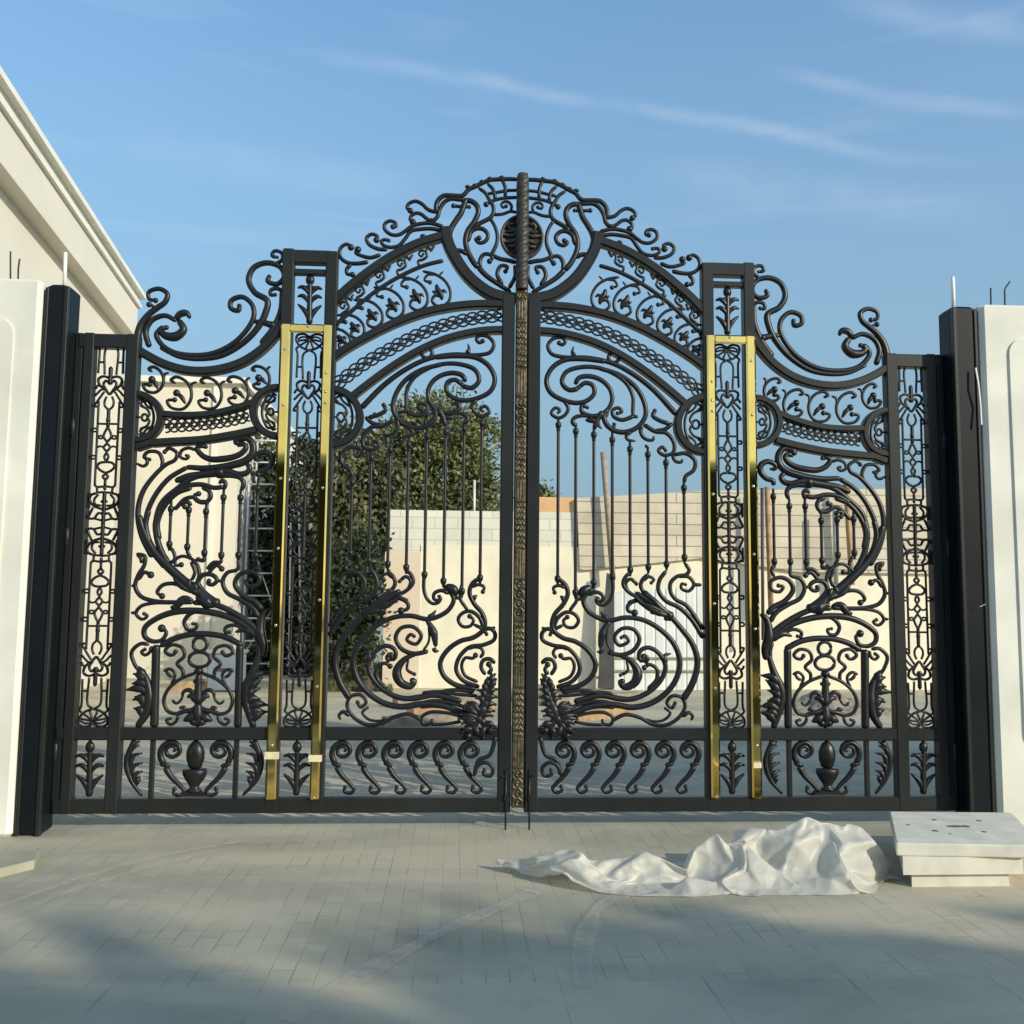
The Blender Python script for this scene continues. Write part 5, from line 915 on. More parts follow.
4,9,-12,3,30,-13,4,34,-9,3,14,-18,0,14,-18,-2,29,-14,-2,29,-16,-3,27,-17,-2,30,-13,0,30,-13,10,-657,-1,2,32,0,1,32,0,3,30,12,4,25,20,5,20,25,5,14,28,-4,5,12,15,16,12,-4,4,14,
-2,2,15,2,-6,16,-3,6,14,0,12,9,1,13,9,4,21,1,-8,19,7,-14,13,12,-9,19,8,-17,8,12,-1,18,13,-28,6,22,12,8,-14,-7,13,-2,4,11,-11,4,10,-11,5,9,-12,5,8,-12,3,13,-9,5,7,-12,
5,8,-12,4,8,-12,4,9,-12,5,10,-10,4,9,-11,2,30,-12,3,16,-17,-3,29,-16,-2,28,-15,-3,28,-16,-3,29,-16,-2,29,-14,-2,29,-16,19,-654,10,2,33,-2,3,31,-7,3,30,8,4,27,19,5,20,25,5,14,28,
6,10,26,-11,3,15,6,9,11,2,9,13,-8,7,13,5,-2,16,-2,6,15,-6,9,13,2,23,0,-2,21,5,-10,18,8,-14,11,13,-19,0,11,-8,17,13,-8,14,9,-4,16,-4,3,8,-13,4,10,-11,4,9,-12,5,11,-11,
4,12,-9,3,13,-8,5,6,-12,5,7,-13,5,8,-12,4,8,-12,5,8,-11,4,10,-11,5,13,-12,-2,30,-17,-3,28,-16,-3,28,-17,-2,28,-16,-3,27,-16,-2,30,-13,-2,29,-15,19,-647,2,4,33,-1,4,31,-1,3,31,8,
4,26,19,5,19,26,5,9,27,0,-3,21,-11,19,34,4,13,16,-2,10,12,2,10,12,-9,7,11,1,6,14,7,3,15,-11,19,5,1,22,5,-12,17,8,-18,0,14,-10,19,5,-5,17,-1,-3,6,-4,-2,19,23,10,-1,-14,
5,11,-10,3,10,-12,3,13,-8,2,14,-8,-4,14,-3,2,9,-12,7,5,-12,7,5,-13,5,7,-11,2,10,-11,7,8,-16,10,10,-35,-4,29,-21,-1,29,-15,-3,29,-15,-3,27,-16,-2,28,-16,-3,29,-14,-1,32,-8,13,-648,0,
4,32,0,4,31,0,3,31,8,4,25,21,5,13,25,3,-2,22,6,6,20,-11,21,33,-9,18,37,-3,14,16,-2,11,10,-3,16,6,8,4,13,-6,8,12,-11,8,16,4,22,4,-18,8,10,-6,21,-5,-7,9,9,2,3,-4,
1,7,-1,-18,6,25,9,29,-4,7,15,-8,11,3,-11,5,12,-9,0,14,-6,-6,14,-2,0,10,-12,4,7,-12,9,2,-11,4,8,-12,7,7,-18,12,2,-35,10,13,-34,-4,27,-23,-2,29,-19,-2,29,-14,-3,29,-16,-2,28,-16,
-2,31,-11,-1,32,-4,6,-651,2,4,32,1,4,31,-2,3,31,8,6,22,19,6,5,20,5,0,22,6,10,18,-11,21,33,-11,19,36,-10,20,35,-4,19,13,5,15,3,-11,10,10,-2,7,14,0,0,22,-11,18,7,-5,20,-2,
-5,14,-3,5,-1,-5,2,6,2,-2,4,7,-21,-6,20,8,28,-7,5,29,8,3,18,-5,12,6,-9,2,13,-7,-7,14,-1,5,1,-14,4,9,-12,0,12,-8,9,4,-19,12,4,-35,12,2,-36,10,12,-32,-3,24,-26,-3,30,-18,
-3,30,-19,-1,30,-16,-3,30,-14,-1,31,-8,-1,33,-2,-1,-655,3,4,31,-2,4,32,0,5,27,6,8,17,13,5,2,22,6,8,19,7,10,18,-11,20,34,-11,19,35,-11,20,35,-11,23,32,-7,22,11,-3,16,3,-4,8,14,
3,-1,22,-10,19,2,-5,11,3,4,3,-4,3,0,-4,5,4,-1,-1,5,7,-22,-11,17,0,30,5,13,26,-11,-3,28,13,-3,19,-2,14,6,-6,2,14,-6,0,8,-12,-6,9,-9,12,5,-19,13,-4,-34,12,5,-35,12,8,-34,
10,12,-32,-3,20,-28,-2,29,-20,-3,30,-19,-3,33,-17,-1,32,-13,-1,33,-5,-1,32,-1,-8,-658,4,4,30,-3,6,27,-1,7,21,3,8,19,9,6,9,20,6,8,19,7,8,18,-11,21,34,-11,19,36,-11,20,34,-13,24,32,
-13,29,26,-6,25,11,6,-5,15,-4,9,21,-5,10,-9,1,5,1,1,3,5,2,2,-1,3,4,-1,6,6,6,-25,-18,11,-4,28,11,5,30,-3,10,28,-9,-10,23,17,-7,20,0,-3,12,-8,4,9,-11,17,-6,-16,17,3,-33,
13,3,-35,12,7,-34,12,8,-34,11,12,-32,-3,17,-30,-3,27,-22,-3,31,-19,-2,33,-17,-2,35,-11,0,35,-4,-1,32,0,-14,-662,2,5,25,-2,8,21,0,7,21,1,8,21,6,6,10,18,7,10,18,6,12,17,-11,20,34,
-10,19,36,-11,21,34,-13,23,33,-13,26,28,-15,36,15,12,-2,27,-3,-1,13,-5,5,3,-1,-3,-6,1,2,-5,-1,2,-5,-3,2,-4,0,10,4,-2,-10,28,-9,24,13,-1,30,4,11,28,-8,-1,31,0,-10,28,9,-14,13,10,
8,12,-23,7,1,-36,9,0,-35,15,5,-33,14,7,-33,15,9,-31,19,9,-29,9,3,-33,-4,27,-22,-3,30,-21,-2,34,-16,-1,36,-7,-1,36,1,0,33,-5,-16,-666,1,4,26,0,7,21,0,7,22,0,7,20,7,7,11,17,
6,12,17,6,12,18,-10,19,35,-11,20,35,-11,21,34,-13,24,31,-13,27,29,-17,27,24,-7,19,11,24,-11,7,-3,7,6,-5,1,5,-2,3,3,-3,3,-2,0,1,-5,-4,6,2,5,-15,26,-8,22,18,-3,29,7,8,31,-5,
-3,31,2,-15,24,12,-1,15,-12,-5,0,-35,11,10,-34,7,9,-34,10,7,-34,15,7,-33,17,8,-30,9,5,-33,21,4,-27,-3,27,-23,-3,31,-20,-2,35,-13,-1,37,-4,-1,35,0,4,23,9,-11,-664,-12,2,28,0,3,25,0,
7,21,4,7,18,10,6,13,16,6,11,18,7,13,17,-11,18,36,-11,22,34,-12,22,33,-13,26,30,-14,26,28,-13,16,5,-6,17,2,2,17,38,29,-8,4,-2,1,7,-2,-8,2,-4,2,4,-4,5,1,-2,6,-3,1,-7,30,
-6,26,14,-5,29,11,-2,32,3,-4,30,3,0,11,-18,2,4,-24,-13,5,-35,-3,9,-34,10,12,-33,16,15,-30,11,12,-31,9,10,-34,12,6,-31,25,4,-24,-4,27,-24,-3,33,-17,-1,36,-9,-1,37,-3,2,21,11,8,18,5,
-9,-662,-16,2,29,0,1,28,1,3,25,6,6,16,14,6,15,14,6,12,17,7,12,17,-10,19,37,-12,22,33,-12,24,32,-14,26,30,-13,15,2,-7,17,1,-8,16,0,1,16,40,2,14,40,33,-9,3,-3,2,7,0,-8,2,
-5,-2,4,-4,8,1,-2,1,29,-5,29,13,-4,30,7,-3,31,5,0,8,-20,1,3,-25,2,5,-24,-10,11,-34,-8,21,-30,-4,4,-36,13,16,-32,16,16,-28,9,17,-30,6,11,-33,28,4,-21,-4,26,-24,-3,35,-13,-1,37,-5,
2,21,10,7,20,-3,6,19,0,-4,-663,-7,1,29,0,2,28,1,1,26,9,0,19,19,7,17,12,5,15,15,6,12,17,-10,19,36,-11,23,33,-13,25,32,-13,14,2,-9,15,-1,-8,17,0,-7,17,1,0,16,40,2,14,41,
3,13,40,37,-16,5,-2,6,10,-3,-8,0,-7,5,4,-2,9,25,-6,28,13,-4,31,8,1,7,-22,2,4,-24,3,7,-23,3,9,-22,-8,18,-33,-8,22,-30,-9,3,-38,-6,12,-35,16,17,-27,7,17,-29,9,25,-24,27,4,-23,
-5,27,-23,-1,36,-9,3,20,9,6,20,4,7,21,0,7,19,-4,-3,-661,-9,2,28,0,1,28,3,1,25,10,0,21,18,-1,20,18,6,17,12,6,14,16,-10,19,36,-12,23,32,-11,14,0,-10,15,2,-9,16,0,-7,17,1,
-8,16,0,0,17,40,1,15,40,4,10,42,4,14,39,38,-18,10,-4,4,10,-6,-9,3,-4,25,18,-6,26,16,2,7,-23,3,10,-22,4,11,-21,3,12,-19,3,17,-17,-8,15,-33,-8,13,-36,-8,1,-38,-8,14,-35,-6,16,-32,
12,27,-22,9,26,-20,22,7,-26,-3,27,-22,4,20,7,6,20,3,5,21,-1,7,20,4,6,19,2,1,-659,-15,2,28,0,1,27,5,1,25,11,-1,22,15,0,21,17,0,22,18,6,10,19,-11,22,30,-10,15,0,-9,15,0,
-9,16,2,-9,16,3,-9,15,0,-8,17,0,1,14,40,-2,3,43,5,17,38,2,9,42,9,26,32,32,-20,22,-6,7,8,-5,12,24,5,15,-18,4,15,-19,3,13,-19,4,10,-22,3,16,-18,3,15,-19,-8,11,-36,-8,5,-37,
-8,4,-38,-8,19,-33,-8,23,-28,-8,30,-17,13,24,-23,20,7,-26,-4,21,-6,9,17,-10,7,16,11,6,20,-4,6,20,1,7,19,4,2,-658,-12,2,27,0,1,27,7,0,24,13,0,23,15,0,23,16,-1,23,16,-2,11,23,
-5,15,7,-9,16,0,-10,15,-1,-8,16,2,-9,16,3,-9,15,2,-7,17,2,-6,-1,41,4,13,40,4,12,40,3,13,39,-1,10,41,23,29,20,3,-10,38,1,16,-25,23,11,0,4,15,-19,4,14,-20,3,13,-19,3,13,-20,
3,12,-21,-8,5,-37,-8,3,-37,-8,11,-35,-8,21,-32,-8,32,-17,-9,31,-20,-3,17,-26,6,15,-14,15,0,-15,8,18,-7,8,17,8,6,21,0,5,20,-4,7,20,3,1,-659,-7,1,27,1,1,26,9,0,23,15,-1,22,17,
-2,22,18,-3,21,13,-9,18,5,14,16,39,-6,10,15,-4,17,-4,-10,15,2,-11,14,3,-15,9,5,-5,17,1,-6,-1,41,-1,8,41,3,12,40,3,13,41,24,35,7,-3,-3,33,-13,4,15,18,17,-33,18,21,-14,17,17,-7,
4,17,-18,3,13,-19,3,11,-21,3,10,-22,-8,1,-37,-8,7,-35,-8,15,-34,-9,26,-25,-8,34,-17,-8,24,-21,-6,20,-4,5,12,-19,13,0,-17,10,11,-14,7,20,0,6,21,1,7,20,0,6,20,3,-5,-662,-4,2,27,3,
0,25,12,-1,23,17,-1,21,17,-4,21,11,-10,18,4,-8,19,5,6,25,36,16,6,40,-6,6,20,-6,17,0,-16,7,4,-12,13,4,-3,18,-1,-6,-1,41,-2,6,41,3,12,41,23,35,9,2,18,24,-14,11,13,-15,-4,18,
21,21,-32,20,16,-36,17,23,-16,16,16,-8,5,16,-16,3,11,-21,3,8,-23,-8,1,-38,-8,9,-35,-9,21,-29,-8,29,-21,-8,26,-14,-6,21,-2,-6,21,-4,4,13,-20,7,7,-21,11,2,-19,7,20,-4,7,20,0,6,19,0,
7,19,2,-11,-662,-2,1,27,5,0,24,16,-1,22,17,-6,21,10,-9,17,4,-9,18,5,-9,19,4,6,28,34,9,17,39,11,-7,41,-7,2,24,-11,13,4,-9,15,3,-2,18,0,-6,-1,42,-2,7,41,17,30,24,6,28,6,
-10,21,3,-13,6,17,-15,-5,17,14,34,-24,26,3,-37,23,19,-33,16,19,-22,9,18,-13,10,17,-14,3,8,-24,-8,1,-37,-8,14,-33,-9,26,-24,-8,24,-11,-7,21,0,-6,22,-3,-5,21,-5,4,13,-20,5,10,-20,9,0,-22,
6,15,-14,6,19,0,7,19,0,7,20,1,-17,-663,-1,0,26,9,-1,23,17,-6,20,9,-9,19,5,-9,17,4,-10,18,4,-8,18,5,5,29,33,7,22,36,7,4,43,7,-9,42,-1,3,30,-10,15,3,-2,18,0,-5,0,43,
7,23,34,5,26,2,-8,20,-5,-7,21,7,-12,10,17,-15,-5,16,13,38,-17,25,1,-37,23,14,-35,23,20,-32,18,20,-25,8,16,-17,6,15,-19,-8,1,-37,-8,21,-29,-8,23,-8,-7,20,1,-7,21,-1,-7,21,-3,-5,22,-6,
5,12,-20,5,10,-21,6,10,-20,7,2,-21,3,21,-7,7,19,0,7,21,1,-24,-666,-1,0,25,14,-7,20,8,-9,18,5,-9,19,5,-9,17,4,-10,18,4,-9,18,5,6,29,32,6,25,35,6,8,42,6,-3,44,6,-5,44,
3,4,35,-2,18,-2,-1,11,41,-3,23,7,-6,19,-9,-5,22,0,-8,21,6,-11,13,15,-15,-4,16,13,42,-10,25,1,-37,23,10,-36,22,17,-33,25,23,-30,16,16,-31,8,16,-17,-8,8,-37,-8,23,-6,-7,20,-3,-6,21,-3,
-6,20,-1,-8,20,3,-4,21,-7,5,6,-23,5,10,-21,5,13,-19,5,11,-19,5,10,-20,2,22,-1,7,21,1,-30,-666,-1,-8,19,7,-9,18,6,-10,19,5,-9,18,5,-9,18,5,-9,18,4,-9,18,5,6,29,32,6,26,33,
6,12,41,5,-1,45,6,-3,45,5,-3,44,4,8,37,0,23,-1,-9,18,11,-6,20,-9,-6,21,0,-7,21,6,-10,17,12,-15,-2,16,13,43,-4,25,3,-36,23,8,-36,22,13,-36,22,19,-33,22,20,-33,20,18,-31,-10,20,-5,
-13,16,5,-11,19,0,1,21,-8,-2,21,-8,-4,21,-5,-4,20,-6,6,1,-24,5,7,-22,5,10,-20,5,13,-18,4,14,-17,2,22,-8,1,24,-3,-31,-668,3,-8,26,-1,-9,18,8,-10,19,3,-9,18,5,-9,18,5,-9,17,7,
-8,17,7,6,27,33,5,26,36,6,10,43,6,-1,45,5,-2,44,6,-3,42,1,11,39,3,18,9,-6,19,-12,-5,22,3,-7,21,6,-8,20,8,-12,13,14,-15,1,17,15,41,-9,24,11,-34,23,9,-36,23,4,-37,23,18,-33,
22,19,-34,8,18,-12,-16,36,-27,-13,15,6,-7,19,-8,-8,20,4,-2,21,-7,0,20,-8,4,15,-17,6,-1,-23,6,6,-22,4,14,-18,3,15,-17,7,11,-19,1,23,-7,-2,21,-7,-20,-671,1,-8,26,3,-8,27,5,-9,18,8,
-10,16,9,-10,15,10,-11,14,10,-5,20,-1,6,29,33,6,26,37,6,6,43,5,-3,43,6,-2,42,2,5,40,2,7,40,0,21,-4,-2,15,16,-8,19,9,-7,20,6,-2,23,1,-13,10,16,-15,3,16,18,37,-13,23,12,-35,
24,9,-37,23,7,-36,21,17,-31,10,16,-13,9,17,-13,-9,34,-32,-23,32,-25,-9,21,-4,-9,19,8,-2,21,-8,4,17,-13,5,11,-19,7,-2,-23,5,7,-21,4,13,-19,3,18,-13,3,16,-18,0,13,-18,0,22,2,-7,-673,-2,
-9,26,3,-8,25,9,-10,20,17,-12,14,13,-10,16,10,-7,19,4,-4,21,-3,6,28,33,6,26,35,6,0,43,5,0,42,1,6,40,3,4,41,2,8,40,-2,22,-1,-4,21,9,0,8,20,-8,14,14,-2,22,0,-13,11,16,
-14,3,17,21,34,-20,23,10,-36,23,8,-36,21,11,-30,11,16,-13,9,16,-13,9,18,-13,-8,33,-33,-27,29,-23,-7,35,-32,-14,20,-12,3,21,6,5,13,-17,6,12,-18,6,-4,-23,5,8,-21,2,17,-16,4,14,-18,-1,9,-20,
2,18,-12,0,22,2,5,-675,-4,-8,26,3,-11,20,17,-13,16,18,-8,22,15,-10,18,12,-5,21,-1,-3,20,-4,6,28,33,6,27,34,4,2,42,1,7,40,3,5,40,3,2,42,0,9,41,-2,22,2,-3,21,8,-4,15,15,
1,-2,22,-6,14,12,-8,18,11,-15,4,18,23,27,-26,23,8,-37,20,9,-28,10,15,-12,9,16,-13,11,16,-13,9,17,-13,-7,34,-33,-26,30,-24,-18,33,-29,-1,21,-43,-11,23,-17,16,13,-7,6,16,-14,7,-4,-22,2,16,-18,
3,10,-20,0,5,-21,2,14,-17,1,19,-10,0,22,3,18,-677,-6,-10,25,10,-13,14,20,-12,17,18,-10,20,16,-6,27,9,-3,25,-1,-4,19,-5,6,25,36,5,28,30,1,13,39,1,6,40,2,5,42,4,2,42,0,9,42,
-4,21,6,-2,21,6,-4,14,15,0,0,21,-3,4,20,-7,10,16,-11,13,15,24,14,-33,18,10,-25,9,16,-13,7,18,-11,10,16,-13,13,14,-14,10,15,-12,-5,33,-34,-22,32,-27,-12,32,-33,-8,28,-38,-11,7,-45,5,21,-28,
14,16,1,4,11,-21,3,9,-20,1,2,-21,2,10,-20,1,13,-17,2,21,-8,0,21,3,29,-678,-8,-12,17,18,-13,17,20,-12,17,18,-11,20,17,-3,27,4,-2,27,-7,-3,25,4,3,21,35,4,26,32,1,21,35,0,11,41,
2,6,42,2,4,42,2,8,42,-4,18,10,-3,21,5,-4,5,20,-1,14,16,-4,5,20,-4,1,21,-4,9,18,17,6,-23,5,18,-13,9,17,-12,9,16,-12,10,16,-12,13,13,-13,13,13,-12,-10,33,-34,-7,33,-35,-6,27,-38,
-6,22,-41,-10,10,-45,-11,9,-46,12,35,-11,3,17,-14,2,4,-21,2,6,-21,1,8,-20,2,13,-17,1,21,-7,0,22,5,36,-677,-11,-13,13,21,-12,15,20,-13,17,19,-11,18,19,-3,28,0,-2,26,-9,-5,17,18,6,37,29,
2,24,34,2,23,35,0,14,40,1,7,42,4,-1,42,-2,19,37,-3,15,15,-4,20,8,-3,-2,21,-2,14,16,-3,9,18,-3,-3,21,-3,5,8,11,19,-19,10,10,-17,8,13,-16,9,19,-7,10,19,-9,9,17,-9,8,17,-12,
-3,29,-38,-5,29,-40,-6,23,-40,-6,18,-43,-10,10,-44,-12,7,-47,3,25,-13,12,27,-10,3,13,-18,1,7,-21,2,5,-21,2,13,-17,1,21,-4,0,21,5,37,-674,-13,-14,17,16,-12,11,23,-12,13,21,-13,14,21,-3,27,-7,
5,24,4,-9,9,22,0,38,32,6,41,29,2,22,36,0,18,38,1,8,41,4,-1,42,-4,26,32,-4,15,15,-4,14,16,-1,-7,21,-2,13,16,-5,0,19,-2,9,4,1,1,8,10,22,-17,8,20,-20,11,10,-17,6,16,-14,
8,18,-11,12,17,-5,8,19,-12,-4,30,-38,-5,25,-42,-6,20,-43,-8,13,-43,-11,8,-45,-10,0,-23,1,19,-15,12,28,-14,8,25,-21,2,12,-19,2,5,-21,2,13,-17,1,21,0,-1,21,6,36,-671,-18,-15,19,14,-11,12,22,
-13,13,21,-16,16,14,0,8,24,12,22,-6,-11,6,22,-3,37,36,3,40,30,4,41,31,1,21,37,0,10,41,3,0,41,-4,28,31,-3,12,18,-5,11,17,0,-8,22,-4,7,16,-4,6,-1,-2,6,2,1,2,9,12,23,-13,
8,21,-18,8,22,-19,9,12,-17,7,15,-15,7,19,-11,12,18,-7,-4,28,-40,-5,23,-44,-8,15,-44,-9,10,-41,-8,1,-20,-10,0,-21,-2,12,-20,9,26,-20,12,28,-17,7,24,-23,2,13,-19,2,10,-18,0,21,2,-1,20,6,
36,-667,-23,-16,21,12,-12,13,21,-12,16,18,-5,-3,24,-3,4,25,9,23,3,-12,5,21,-5,35,36,2,39,33,5,41,29,0,39,34,-1,15,40,3,2,41,-5,22,35,-6,9,19,-3,15,15,1,-8,17,-3,6,1,-6,2,-3,
-3,6,1,2,3,9,13,23,-9,9,22,-17,8,22,-18,9,22,-18,8,17,-16,6,14,-17,12,18,-8,-4,26,-40,-7,18,-45,-8,11,-39,-7,3,-21,-8,1,-20,-9,1,-21,-5,7,-21,7,23,-24,10,26,-19,8,25,-21,7,24,-22,
3,17,-18,0,21,4,0,20,6,35,-663,-27,-16,21,8,-10,15,21,-4,6,25,-6,-6,24,-5,-1,24,5,21,13,-11,5,22,-7,34,36,1,38,32,6,42,29,3,41,33,-4,33,37,-5,13,42,-2,11,40,-7,20,7,0,-5,14,
-1,0,6,0,0,5,-6,5,-2,-4,5,0,1,3,8,14,22,-10,9,23,-16,8,21,-20,8,21,-19,6,21,-21,11,19,-13,9,18,-10,-5,23,-42,-7,10,-36,-6,6,-22,-6,3,-22,-9,2,-20,-8,1,-21,-6,5,-21,4,16,-28,
7,24,-22,8,25,-22,8,24,-22,8,30,-11,1,26,2,0,22,4,34,-660,-32,-12,22,4,-4,5,24,-6,2,25,-4,0,25,-6,-9,24,-4,13,22,-2,16,19,-11,28,40,3,42,30,0,36,34,0,39,34,7,42,30,-14,14,47,
-5,35,27,-3,3,10,-4,5,1,-1,-5,4,0,-2,4,-1,3,5,-6,4,-1,0,3,7,15,22,-10,9,23,-16,6,20,-21,7,21,-21,9,23,-18,11,24,-11,9,19,-16,-6,11,-31,-5,7,-21,-6,5,-22,-6,5,-22,-8,2,-22,
-8,2,-21,-8,2,-21,3,13,-30,6,21,-24,8,24,-23,8,27,-19,7,30,-10,3,33,0,3,28,1,36,-650,-37,-28,3,11,2,9,22,-12,-3,21,2,4,25,-12,12,18,3,5,25,-4,18,19,-9,23,43,-12,32,40,6,36,34,
6,41,30,8,45,28,-11,19,46,-7,20,24,16,15,14,-4,6,-4,-4,4,1,-2,2,4,1,-5,2,-2,5,4,-6,5,1,10,15,-23,13,23,-13,6,21,-21,8,22,-19,10,25,-13,12,25,-8,-3,5,-14,-7,11,-23,-5,6,-22,
-6,6,-21,-6,5,-22,-7,4,-22,-8,1,-21,-8,1,-22,2,13,-30,7,21,-24,7,25,-23,8,28,-16,6,32,-6,6,32,-5,2,31,3,37,-633,-37,-25,-19,7,-11,11,27,-13,-4,21,-4,5,25,-6,21,16,6,4,25,-9,11,22,
-5,29,41,-9,37,35,5,35,32,6,45,29,8,33,39,-7,12,25,-9,9,22,20,24,15,17,27,9,-4,4,-6,-6,3,-1,0,0,7,-1,2,5,-4,6,-1,9,10,-26,8,17,-26,9,23,-15,11,26,-10,10,28,0,-5,2,-15,
-10,-2,-12,-5,14,-23,-6,12,-24,-5,7,-21,-5,6,-22,-7,4,-21,-8,2,-22,-8,1,-21,3,14,-30,7,22,-24,8,26,-20,7,31,-12,7,31,-10,4,32,1,4,32,0,43,-642,-47,-23,-15,17,-19,3,26,-21,7,24,-4,11,23,
-7,21,15,2,6,24,-3,7,26,-6,30,42,-17,31,37,15,44,22,3,32,38,5,20,18,-2,11,23,-7,10,23,20,25,14,12,35,1,25,22,11,-3,6,-1,-2,4,6,-5,5,-1,-5,0,-6,11,3,-27,9,20,-19,11,27,-4,
6,27,4,-5,2,-15,-10,-2,-13,-11,-3,-12,-3,15,-24,-5,13,-24,-5,14,-24,-5,7,-21,-6,6,-21,-8,3,-21,-8,1,-22,4,16,-29,7,23,-23,8,28,-16,8,31,-12,5,32,-4,6,31,-6,4,32,3,51,-649,-52,-25,3,22,
-29,11,10,-19,6,26,-9,1,33,-9,19,18,-4,9,23,-5,7,22,-3,31,42,-10,24,44,7,35,25,7,19,16,8,18,17,0,14,23,-6,10,23,20,26,12,11,34,0,15,32,5,21,28,8,5,7,8,-4,4,-8,-8,2,-6,
17,-8,-21,8,28,4,1,24,3,-3,1,-15,-10,-2,-13,-10,-2,-12,-10,-2,-13,-3,14,-24,-5,14,-25,-5,14,-23,-4,14,-24,-5,9,-22,-6,5,-21,-8,1,-21,5,18,-28,7,25,-20,8,29,-15,6,33,-6,7,30,-9,6,32,-5,
4,33,3,59,-645,-52,-30,13,13,-30,11,10,-21,8,23,-13,2,30,-9,0,33,-8,12,25,-16,14,16,-7,27,42,2,23,33,8,9,23,6,17,20,9,20,14,3,15,21,-4,11,23,19,28,10,11,34,1,13,34,2,17,31,4,
15,-3,33,12,4,-10,-1,6,-10,2,27,9,3,19,-3,-3,0,-16,-8,-1,-14,-9,-2,-13,-10,-2,-13,-8,-2,-14,-4,14,-24,-5,14,-25,-4,14,-24,-4,15,-24,-4,15,-24,-4,10,-22,-7,3,-21,6,20,-25,7,26,-18,7,32,-9,
7,31,-10,7,30,-10,6,33,-3,4,34,4,63,-633,-61,-31,13,11,-30,13,10,-22,9,23,-11,-1,32,-15,5,30,-23,6,25,-5,4,27,-8,23,28,-1,18,20,9,4,25,5,11,23,5,15,21,4,15,21,4,14,21,17,31,6,
13,33,3,13,34,1,13,33,2,19,5,28,20,10,28,2,24,3,1,14,-7,-8,-3,-15,-7,-1,-14,-8,-2,-14,-8,-1,-14,-7,-2,-15,-8,-1,-14,-4,14,-23,-4,15,-25,-4,14,-24,-3,15,-25,-4,14,-23,-3,16,-24,-5,11,-23,
6,23,-21,8,29,-14,8,31,-14,7,31,-9,7,31,-8,5,33,-1,4,33,4,64,-615,-65,-32,13,6,-29,13,13,-23,9,23,-12,0,32,-21,7,26,-19,5,29,-7,1,17,5,24,25,3,14,22,8,5,24,9,5,25,7,8,25,
5,14,21,3,16,20,14,33,-1,14,33,3,14,32,4,16,30,10,17,15,25,16,17,28,-7,11,16,-1,0,-30,-8,-3,-14,-7,-2,-14,-7,0,-15,-8,0,-15,-7,1,-15,-7,0,-14,-5,14,-23,-4,13,-25,-4,15,-25,-4,14,-24,
-3,15,-23,-4,14,-25,1,13,-7,8,28,-14,7,28,-16,8,31,-12,7,31,-9,7,32,-5,5,33,1,3,32,4,54,-592,-73,-31,13,4,-29,13,15,-22,8,25,-13,1,31,-20,6,26,-4,-3,16,-4,-3,15,6,27,26,7,23,27,
7,9,23,8,5,25,9,5,25,10,4,24,3,17,18,14,32,-1,13,33,4,15,32,8,17,23,21,15,12,30,-8,8,16,-11,14,10,-2,-2,-33,1,10,-31,-7,-2,-15,-7,-1,-15,-7,-1,-15,-7,1,-14,-8,1,-15,-4,14,-23,
-5,12,-26,-4,13,-25,-4,14,-23,-4,14,-24,2,13,-2,1,14,4,9,25,-18,8,26,-15,8,30,-12,6,32,-8,6,33,-3,5,33,2,4,32,5,40,-568,-82,-31,13,2,-29,12,17,-20,7,27,-13,2,28,-3,-5,15,-3,-4,15,
-4,-2,15,5,26,25,7,25,25,10,20,29,8,9,26,9,4,24,13,-3,22,6,12,23,14,33,3,14,32,4,16,28,16,12,17,24,-9,7,17,-10,8,16,-10,12,11,-1,1,-33,-1,6,-33,0,12,-31,-6,1,-18,-7,-2,-15,
-7,-1,-15,-6,-2,-15,-4,15,-23,-5,11,-26,-6,10,-25,-3,14,-20,2,14,0,1,14,2,1,12,7,9,26,-17,9,23,-18,8,28,-13,7,32,-7,5,33,-1,5,34,3,3,32,6,27,-544,-92,-32,13,1,-26,11,19,-13,1,24,
-2,-8,14,-3,-3,16,-4,-2,16,-4,-2,15,6,26,25,7,25,24,8,24,28,11,18,32,12,5,27,14,-5,22,9,6,24,15,31,7,15,32,6,7,18,20,-9,10,15,-10,9,16,-9,7,16,-10,12,13,-1,4,-33,-1,4,-34,
-1,9,-32,0,11,-31,-4,3,-21,-7,-1,-15,-6,-5,-15,-5,12,-25,-6,6,-27,-2,13,-17,1,14,2,2,13,3,1,14,5,1,12,6,9,25,-18,9,23,-20,8,29,-12,7,30,-6,6,34,1,3,33,4,3,32,8,15,-522,-103,
-32,14,0,-18,6,14,-4,-3,15,-2,-5,15,-3,-7,15,-3,-4,15,-4,-2,15,7,25,26,7,25,26,7,24,27,8,24,29,15,12,32,18,-2,27,14,-4,22,16,29,11,2,21,12,-10,9,15,-9,11,15,-9,11,14,-10,8,16,
-9,11,14,-1,5,-33,-1,6,-33,-1,8,-32,0,10,-32,0,11,-32,-3,-1,-25,-7,0,-15,-6,-2,-27,-1,11,-14,1,14,2,2,13,3,1,14,4,1,13,6,1,13,4,10,23,-20,9,25,-19,8,28,-12,6,31,-3,5,32,2,
4,32,6,2,30,10,2,-498,-114,-18,7,-1,-15,8,0,-2,-7,13,-3,-5,15,-3,-5,16,-3,-4,15,-2,-6,15,8,23,28,8,23,28,7,23,28,8,23,29,7,27,25,22,-1,28,22,-5,26,0,13,17,-11,9,14,-8,11,16,
-9,11,14,-9,11,14,-9,11,15,-10,11,14,0,8,-32,0,8,-32,-2,12,-31,-1,12,-32,0,-2,-33,0,-2,-33,-1,-3,-29,-3,8,-13,1,13,3,1,13,4,2,14,4,1,13,4,2,13,4,0,14,4,11,22,-22,9,24,-20,
